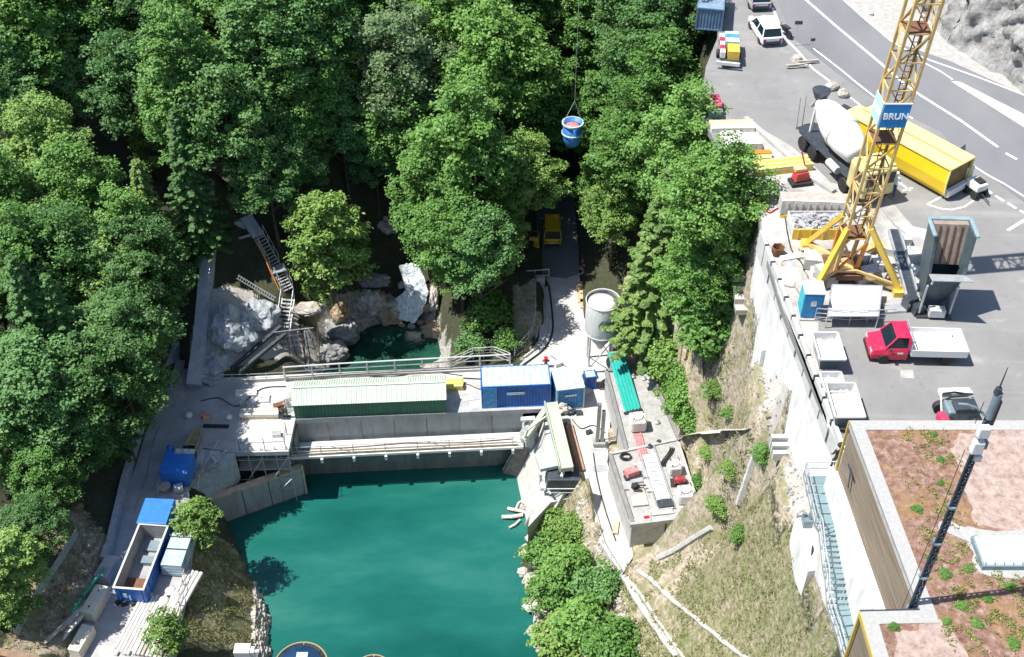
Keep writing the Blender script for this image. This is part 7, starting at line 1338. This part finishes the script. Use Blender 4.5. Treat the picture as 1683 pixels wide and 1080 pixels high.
# the substrate, a gently uneven sheet
xs_ = [p[0] for p in in1]; ys_ = [p[1] for p in in1]
MB().prism(in1, top-.12, top-.0).build('substrate', gmm, bd)
pkm, t, b = newmat('pale pink gravel'); b.inputs['Roughness'].default_value = .95
nf = noise_fac(t, 2.2, 9, rough=.75); c = ramp(t, nf, [(.28,(.14,.085,.06)),(.40,(.25,.175,.14)),(.52,(.34,.26,.225)),(.72,(.43,.36,.32))]); t.links.new(c, b.inputs['Base Color']); bump(t, b, nf, .5, .05)
def rsheet(name, px, dz, m):
    P_ = [(at(u,v,ZR).x-o0.x, at(u,v,ZR).y-o0.y) for u,v in px]; n = len(P_); A = sum(P_[i][0]*P_[(i+1)%n][1]-P_[(i+1)%n][0]*P_[i][1] for i in range(n)); P_ = P_ if A > 0 else P_[::-1]; Q_ = []
    for i in range(n):
        a, b_ = Vector(P_[i]), Vector(P_[(i+1)%n])
        for k in range(8): q = a.lerp(b_, k/8); e = noise.noise(Vector((q.x*1.9,q.y*1.9,dz*50)))*.22; Q_.append((q.x+e,q.y-e))
    return MB().add([(x,y,top+dz) for x,y in Q_],[tuple(range(len(Q_)))]).build(name, m, bd)
rsheet('pale_gravel', [(1578,712),(1700,706),(1900,720),(1900,880),(1683,880),(1640,868),(1600,862),(1592,820),(1578,770),(1565,740)], .012, pkm)
rsheet('gravel_path', [(1548,852),(1590,868),(1640,872),(1720,872),(1720,948),(1640,950),(1608,940),(1596,905),(1578,884),(1540,872)], .022, M('light roof path',(.36,.36,.345),.9,var=.15,dirt=.4,dcol=(.27,.25,.22),scale=2))
rsheet('pale_gravel', [(1470,1040),(1560,1020),(1600,1100),(1480,1100)], .012, pkm)
for k, (u, v) in enumerate(((1408,748),)): q = at(u, v, 27.6); MB().bar((oo[0][0]-.02,q.y-o0.y,1.95),(oo[0][0]-.02,q.y-o0.y-.9,1.95),.04,.12).bar((oo[0][0]-.02,q.y-o0.y-.5,1.95),(oo[0][0]+.0,q.y-o0.y-.7,1.0),.04,.12).build('wall_mark', DSTEEL, bd)
# skylight
t_ = thing('skylight', 'white ribbed barrel shaped skylight on the gravel roof at the right edge', 'skylight', at(1612,935,ZR+.02)); W_, L = 1.5, 3.2; vs = []; N_ = 10; ns = 16
for i in range(ns+1):
    for k in range(N_+1): a = math.pi*k/N_; vs.append((.1+i/ns*L, W_/2-W_/2*math.cos(a), .28+.5*math.sin(a)))
MB().add(vs, [(i*(N_+1)+k,i*(N_+1)+k+1,(i+1)*(N_+1)+k+1,(i+1)*(N_+1)+k) for i in range(ns) for k in range(N_)]+[tuple(range(N_+1)),tuple(range(ns*(N_+1)+N_,ns*(N_+1)-1,-1))]).build('vault', M('opal plastic',(.78,.79,.80),.35,var=.04,bmp=0), t_)
for i in range(0,ns+1,2): mb = MB(); mb.path([Vector((.1+i/ns*L, W_/2-(W_/2+.02)*math.cos(math.pi*k/N_), .28+.52*math.sin(math.pi*k/N_))) for k in range(N_+1)],.02,5); mb.build('rib', STEEL, t_)
MB().box(0,L+.1,-.08,W_+.08,0,.28).build('kerb', GSTEEL, t_)
rs = random.Random(12); Pc = []; Nn = []
cl_ = [(1520,720),(1550,745),(1530,800),(1560,950),(1590,985),(1620,1010),(1650,960),(1540,1030),(1480,1030),(1585,905),(1670,1040),(1535,880),(1600,1060),(1548,850),(1660,1000)]
for u, v in cl_:
    q0 = at(u, v, ZR)
    for _ in range(150):
        x, y = q0.x+rs.gauss(0,.55), q0.y+rs.gauss(0,.5)
        if noise.noise(Vector((x*1.6,y*1.6,1))) < 0 or x < P3.x+.7: continue
        for k in range(4): Pc.append((x+rs.gauss(0,.05), y+rs.gauss(0,.05), ZR+rs.uniform(.02,.09))); Nn.append((rs.gauss(0,.6), rs.gauss(0,.6), .8))
me = leaf_mesh('sedum', np.array(Pc), np.array(Nn), .05, leafmat('sedum leaves',(.13,.10,.04),(.18,.19,.05),(.26,.28,.08),.2), .6); o = bpy.data.objects.new('sedum', me); C.objects.link(o); tag(o, 'sparse reddish and olive sedum scattered over the red roof gravel', 'sedum', kind='stuff')
# small plants on the roof
for k, (u, v, s, l) in enumerate([(1508,838,.42,'small bright green plant on the red gravel beside the white roof border'),(1535,715,.30,'dry looking plant at the far edge of the red gravel'),(1545,755,.34,'low green plant left of the pink gravel'),(1530,918,.38,'green plant just left of the mast foot shadow'),(1553,945,.45,'wide low green plant touching the mast shadow'),(1582,998,.42,'green plant below the mast shadow near the picture middle of the roof'),(1556,1022,.36,'green plant left of the round green plant below the mast shadow'),(1605,1025,.42,'round green plant low on the red gravel'),(1622,985,.36,'small green plant right of the one below the mast shadow'),(1665,1060,.45,'pale green plant in the bottom right corner'),(1470,1032,.38,'dry green plant at the inner corner of the white border'),(1660,965,.42,'low green plant below the skylight at the right edge'),(1590,935,.38,'green plant between the gravel path and the mast shadow'),(1545,795,.3,'tiny plant on the red gravel left of the mast')]):
    pr = proto('b1'); o = copy_tree(pr[0]) if pr[1] else pr[0]; pr[1] = True; q = at(u, v, ZR); o.location = q+Vector((0,0,-.05)); s *= .72; o.scale = (s,s*.8,s*.6); o.rotation_euler = (0,0,k*1.3); o.name = 'roof_plant'
    if 'group' in o: del o['group']
    tag(o, l, 'plant')
# ------------------------------------------------------------------ antenna mast
mp_ = at(1490,1002,25+.0); base = Vector((P3.x-.25,P3.y+.35,22.5))
def hq(v, y):
    for i in range(4000):
        z = i*.01; dz = z-CZ; dep = y*_c-dz*_s
        if 540-FPX*(y*_s+dz*_c)/dep < v: return z
    return 45
t_ = thing('antenna_mast', 'tall dark lattice mast with white antennas rising from the notch of the roofed building', 'antenna mast', base); by = base.y; MD = M('dark blue grey mast',(.035,.06,.085),.5,.1,var=.3,dirt=.2,dcol=(.2,.25,.28),scale=3)
zt = hq(690, by)-base.z; r = .17
LN = .004
def mz(x, y, z): return Vector((x+z*LN, y, z))
for k in range(3): a = R(90+120*k); MB().tube(mz(r*math.cos(a),r*math.sin(a),0), mz(r*.8*math.cos(a),r*.8*math.sin(a),zt), .04, 8).build('leg', MD, t_)
n = int(zt/.5)
for k in range(n):
    mb = MB(); z0_, z1_ = zt*k/n, zt*(k+1)/n
    for i in range(3): a, b_ = R(90+120*i), R(210+120*i); f0, f1 = 1-.2*k/n, 1-.2*(k+1)/n; mb.tube(mz(r*f0*math.cos(a),r*f0*math.sin(a),z0_), mz(r*f1*math.cos(b_),r*f1*math.sin(b_),z1_), .035, 5); mb.tube(mz(r*f0*math.cos(a),r*f0*math.sin(a),z0_), mz(r*f0*math.cos(b_),r*f0*math.sin(b_),z0_), .03, 5)
    mb.build('lattice_bay', MD, t_)
MB().tube(mz(-.02,0,0), mz(.0,0,zt), .06, 8).build('cable_run', MD, t_)
MB().tube(mz(-.42,-.1,0), mz(-.42,-.1,zt-1.5), .015, 5).build('cable', DSTEEL, t_)
for z, s in ((zt-.35,.5),(zt-1.15,.6)): MB().cbox(mz(-.1,-.25,z),(.42,.3,s),taper=.95).build('white_antenna', WHITE, t_, bevel=.04)
MB().cbox(mz(.15,-.1,zt-1.9),(.25,.25,.25)).build('small_antenna', WHITE, t_); MB().cbox(mz(.3,.2,zt-1.5),(.35,.25,.35)).build('radio_box', GSTEEL, t_)
MB().tube(mz(.05,0,zt+.1), mz(.05,0,zt+1.35), .15, 12).build('panel_antenna', GSTEEL, t_, smooth=False); MB().box(.16,.32,-.1,.1,zt-.2,zt+1.0).build('panel_antenna', DSTEEL, t_); MB().tube((.06,0,zt+1.35),(.07,0,zt+1.6),.14,10,.11).build('collar', DSTEEL, t_)
MB().tube((.07,0,zt+1.6),(.08,0,zt+2.6),.035,6,.015).build('whip', DSTEEL, t_)
MB().path([mz(-.1,0,zt+.2), Vector((-.4,.1,zt+.5)), Vector((-.75,.15,zt+.62)), Vector((-1.05,.2,zt+.6))],.05,8).build('side_arm', GSTEEL, t_); MB().tube((-.3,0,zt-.2),(-.28,0,zt+.9),.015,5).build('whip', DSTEEL, t_)
for k in range(5): MB().tube(mz(0,0,zt*(.2+.13*k))+Vector((0,0,0)), mz(0,0,zt*(.2+.13*k)+.1), r*1.15, 10).build('clamp_ring', GSTEEL, t_)
# ------------------------------------------------------------------ metal stairs beside the building
GS = M('grey green grating',(.20,.29,.31),.55,.3,var=.15,dirt=.15,dcol=(.35,.4,.4)); 
t_ = thing('metal_staircase', 'long grey green metal staircase running down between the site wall and the timber clad building', 'staircase', at(1345,780,23.6)); o0 = t_.location.copy()
pts = [(1345,782,23.6),(1352,812,23.45),(1364,862,23.3),(1371,873,23.2),(1378,935,22.6),(1382,952,22.5),(1385,995,22.0),(1390,1012,21.9),(1402,1046,21.7),(1416,1100,21.3)]
P_ = [at(*q)-o0 for q in pts]; kinds = ['l','l','l','s','l','s','l','l','l']
for i, kd in enumerate(kinds):
    a, b_ = P_[i], P_[i+1]; d = b_-a
    if kd == 'l':
        n = max(2, int(d.length/.55))
        for k in range(n): MB().cbox(a.lerp(b_,(k+.5)/n),(1.4,d.length/n*.94,.05),math.atan2(d.y,d.x)-R(90),0,0).build('grating', GS, t_)
    else:
        n = max(4, int(abs(d.length)/.26))
        for k in range(n): MB().cbox(a.lerp(b_,(k+.5)/n),(1.4,.2,.05)).build('step', GS, t_)
wv = Vector((.74,0,0))
for s in (-1,1):
    mb = MB(); [mb.bar(a+wv*s+Vector((0,0,-.05)), b_+wv*s+Vector((0,0,-.05)), .06, .24, ext=.02) for a, b_ in zip(P_[:-1],P_[1:])]; mb.build('stringer', STEEL, t_)
for z in (.55,1.05): MB().path([p_-wv*1.05+Vector((0,0,z)) for p_ in P_], .035, 6).build('handrail', STEEL, t_)
for i in range(len(P_)-1):
    for f in (0,.5): p_ = P_[i].lerp(P_[i+1],f)-wv*1.05; MB().tube(p_, p_+Vector((0,0,1.05)), .03, 6).build('rail_post', STEEL, t_)
MB().bar(P_[0]-wv+Vector((0,.1,1.0)), P_[0]+wv+Vector((0,.1,1.0)), .05).bar(P_[0]-wv+Vector((0,.1,.5)), P_[0]+wv+Vector((0,.1,.5)), .05).build('end_rail', WSTEEL, t_)
q = P_[7]+wv+Vector((0,0,.9)); MB().bar(q, q+Vector((.8,.4,.6)), .08).build('strut', DSTEEL, t_)
one('stair_plinth', MB().prism([(p_.x,p_.y) for p_ in (at(1306,855,18.7), at(1342,850,18.7), at(1356,935,18.7), at(1328,940,18.7))], 15, 18.75), WW, 'white concrete ledge on the left of the metal staircase', 'ledge')
one('blue_grey_pump', MB().cbox((0,0,.3),(.7,.6,.6)).tube((.1,0,.6),(.1,0,1.1),.18,10).tube((-.3,.1,.6),(-.3,.1,.9),.1,8), GSTEEL, 'small grey pump on the white ledge beside the metal staircase', 'pump', at(1328,862,18.75))
one('black_bin', MB().lathe([(.25,0),(.3,.6),(.24,.7)],12), BLACK, 'small black bin on the white ledge below the grey pump', 'bin', at(1340,912,18.75))
t_ = thing('standing_worker', 'worker in dark clothes by the building corner above the metal staircase', 'person', at(1372,770,24.0)); t_.name = 'person'; person(t_, M('dark jacket',(.03,.03,.035),.8), M('dark trousers',(.05,.03,.025),.8), .1, R(200), .5)
one('wall_lamp', MB().lathe([(.12,0),(.14,.1),(.05,.2)],10), WHITE, 'round white lamp on the wall top halfway along the metal staircase', 'lamp', at(1398,876,24.9))
# ------------------------------------------------------------------ glazed domes at the bottom edge
BR = M('brass rim',(.55,.42,.22),.4,.6,var=.1)
def dome(label, u, v, z, r, ang=0):
    t_ = thing('glazed_dome', label, 'dome', at(u, v, z)); MB().lathe([(r,-4.5),(r,-.02)],40,cap=False).build('drum', CONCG, t_); mb = MB(); mb.path([Vector((r*math.cos(a),r*math.sin(a),0)) for a in [2*math.pi*k/48 for k in range(49)]], .06, 6); mb.build('rim', BR, t_)
    MB().lathe([(r-.05,0),(r*.8,.12),(r*.4,.22),(.02,.26)],40).build('glass', M('dark blue glazing',(.012,.04,.09),.12,var=.3,scale=1.5,bmp=0), t_, smooth=True)
    for k in range(5): x = -r*.7+k*r*.35; l = math.sqrt(r*r-x*x)*.97; MB().path([(x,-l,.02),(x,0,.26),(x,l,.02)],.025,5).build('glazing_bar', DSTEEL if k != 2 else WSTEEL, t_)
    MB().box(-.35,.45,-.3,.9,.20,.30).build('hatch', M('pale blue hatch',(.45,.58,.66),.4), t_)
dome('larger round glazed dome with brass rim at the bottom edge over the lake', 494,1094,-3.0,1.9)
dome('smaller round glazed dome cut by the bottom edge right of the larger one', 612,1104,-3.0,1.35)
one('white_cabinet', MB().box(0,1.1,0,.8,0,1.3).box(1.1,1.4,.1,.6,0,1.2).box(1.4,1.75,.2,.4,.9,1.1), WHITE, 'white box with yellow fittings left of the larger glazed dome at the bottom edge', 'cabinet', at(388,1090,-3.2))
for z in (-5.0,): one('dome_jetty', MB().prism([(p_.x,p_.y) for p_ in atl([(380,1098),(640,1098),(640,1150),(380,1150)], -4.6)], -12, -4.6), CONC, 'concrete pier below the glazed domes at the bottom edge', 'pier')

# ------------------------------------------------------------------ small site clutter, each its own thing
t_ = thing('tube_heap', 'white scaffold frame pieces leaning on the left end of the long green shed', 'scaffold', at(474,672,0))
for k in range(5): MB().tube((-.3+.12*k,-.5,.05),(-.1+.14*k,.7,1.1+.1*k),.03,6).build('tube', STEEL, t_)
for lab, u, v, l, w_, h, rz, m in [('flat stack of pale boards behind the pale timber stack on the deck',405,648,1.8,.8,.25,.1,CREAM),('small brown crate left of the pallet on the deck',400,668,.5,.4,.4,.3,WOODG),('grey box on the bright slab at the left end of the dam',455,716,.7,.5,.35,.1,STEEL),
   ('pale sheet lying on the deck between the green shed and the long blue container',772,652,1.6,1.0,.05,.2,CONC),('dark stain coloured mat on the deck right of the green shed',758,664,1.3,.7,.03,.1,CONCG),('white crate beside the standpipe where the hoses meet',917,600,.7,.5,.4,.5,WHITE),
   ('grey pallet in front of the silo on the white deck',938,622,1.1,.9,.15,.2,WOODG),('small dark toolbox beside the twin steel columns',968,712,.5,.3,.3,.4,DSTEEL),('grey plate on the white path beside the low building',985,770,1.1,.7,.05,.15,STEEL),
   ('brown board pile by the lower left corner of the low building',1012,868,1.3,.4,.2,1.4,WOOD),('pale beam pile left of the intake machine on the deck edge',868,690,1.2,.4,.2,.1,CREAM)]:
    nm = lab.split(' ')[1] if False else ('stack' if 'stack' in lab or 'pile' in lab else ('crate' if 'crate' in lab or 'box' in lab else ('pallet' if 'pallet' in lab else 'plate')))
    mb = MB()
    n_ = 4
    for k in range(n_): mb.cbox((rnd.uniform(-.03,.03), -w_/2+w_*(k+.5)/n_, h/2), (l*(1-.05*rnd.random()), w_/n_*.9, h), rnd.uniform(-.02,.02))
    mb.box(-l*.45,l*.45,-w_*.48,w_*.48,.004,h*.6)
    one(nm, mb, m, lab, nm, at(u, v, .0), rz)
for lab, u, v, l, w_, h, rz, m in [('pale board pile on the yard behind the white heap of sand',1300,425,1.5,.5,.2,.3,CREAM),('grey beam pile between the red machine and the mixer truck',1350,305,2.2,.4,.25,-.9,CONC),('dark pallet left of the crane foot on the yard',1352,430,1.1,.9,.2,.2,WOODG),
   ('white block pile right of the crane leg near the car park',1492,470,1.2,.6,.4,.2,CONCW),('small timber pile in front of the rubble tray',1330,412,1.4,.3,.2,.1,WOOD),('steel sheet pile right of the grey tarpaulin',1470,508,1.3,.8,.15,.1,STEEL),('rusty plate on the yard below the yellow beams',1290,325,1.2,.6,.06,.1,RUST)]:
    nm = 'stack' if 'pile' in lab else ('pallet' if 'pallet' in lab else 'plate'); mb = MB()
    for k in range(4): mb.cbox((rnd.uniform(-.05,.05), -w_/2+w_*(k+.5)/4, h/2), (l*(1-.08*rnd.random()), w_/4*.9, h), rnd.uniform(-.04,.04))
    mb.box(-l*.45,l*.45,-w_*.48,w_*.48,.004,h*.6)
    one(nm, mb, m, lab, nm, at(u, v, 25.01), rz)

for k, (pts, r, m, l) in enumerate([([(500,622),(560,617),(640,620),(700,612),(760,618)],.035,BLACK,'thin black cable lying behind the green shed roof'),([(742,640),(765,632),(792,640),(800,618),(850,612)],.04,RUST,'brown cable winding from the yellow beam stack to the blue container'),
    ([(940,690),(955,705),(975,700),(995,712)],.04,BLACK,'black cable on the white deck above the twin steel columns'),([(905,585),(925,600),(940,612),(945,640)],.05,GSTEEL,'grey hose running from the standpipe toward the short blue container'),
    ([(330,660),(360,655),(390,668),(430,640),(470,636)],.04,BLACK,'thin black cable crossing the shaded and sunny left deck'),([(975,745),(982,790),(995,840),(1012,890)],.045,BLACK,'black cable along the white path beside the low building'),
    ([(265,700),(250,740),(240,790),(222,840)],.05,STEEL,'grey pipe lying along the lane wall beside the blue skips')]):
    one('cable', MB().path(spline(pts, 0), r, 6), m, l, 'cable')
for k, (pts, m, l) in enumerate([([(1290,360),(1300,410),(1320,440),(1318,480)],BLACK,'black cable curling over the yard left of the crane'),([(1450,345),(1470,370),(1490,390),(1500,440)],STEEL,'grey cable on the ground right of the crane mast'),([(1250,330),(1262,350),(1275,345),(1290,335)],RED,'red cable on the yard below the yellow beams')]):
    one('cable', MB().path(spline(pts, 25.02), .04, 6), m, l, 'cable')
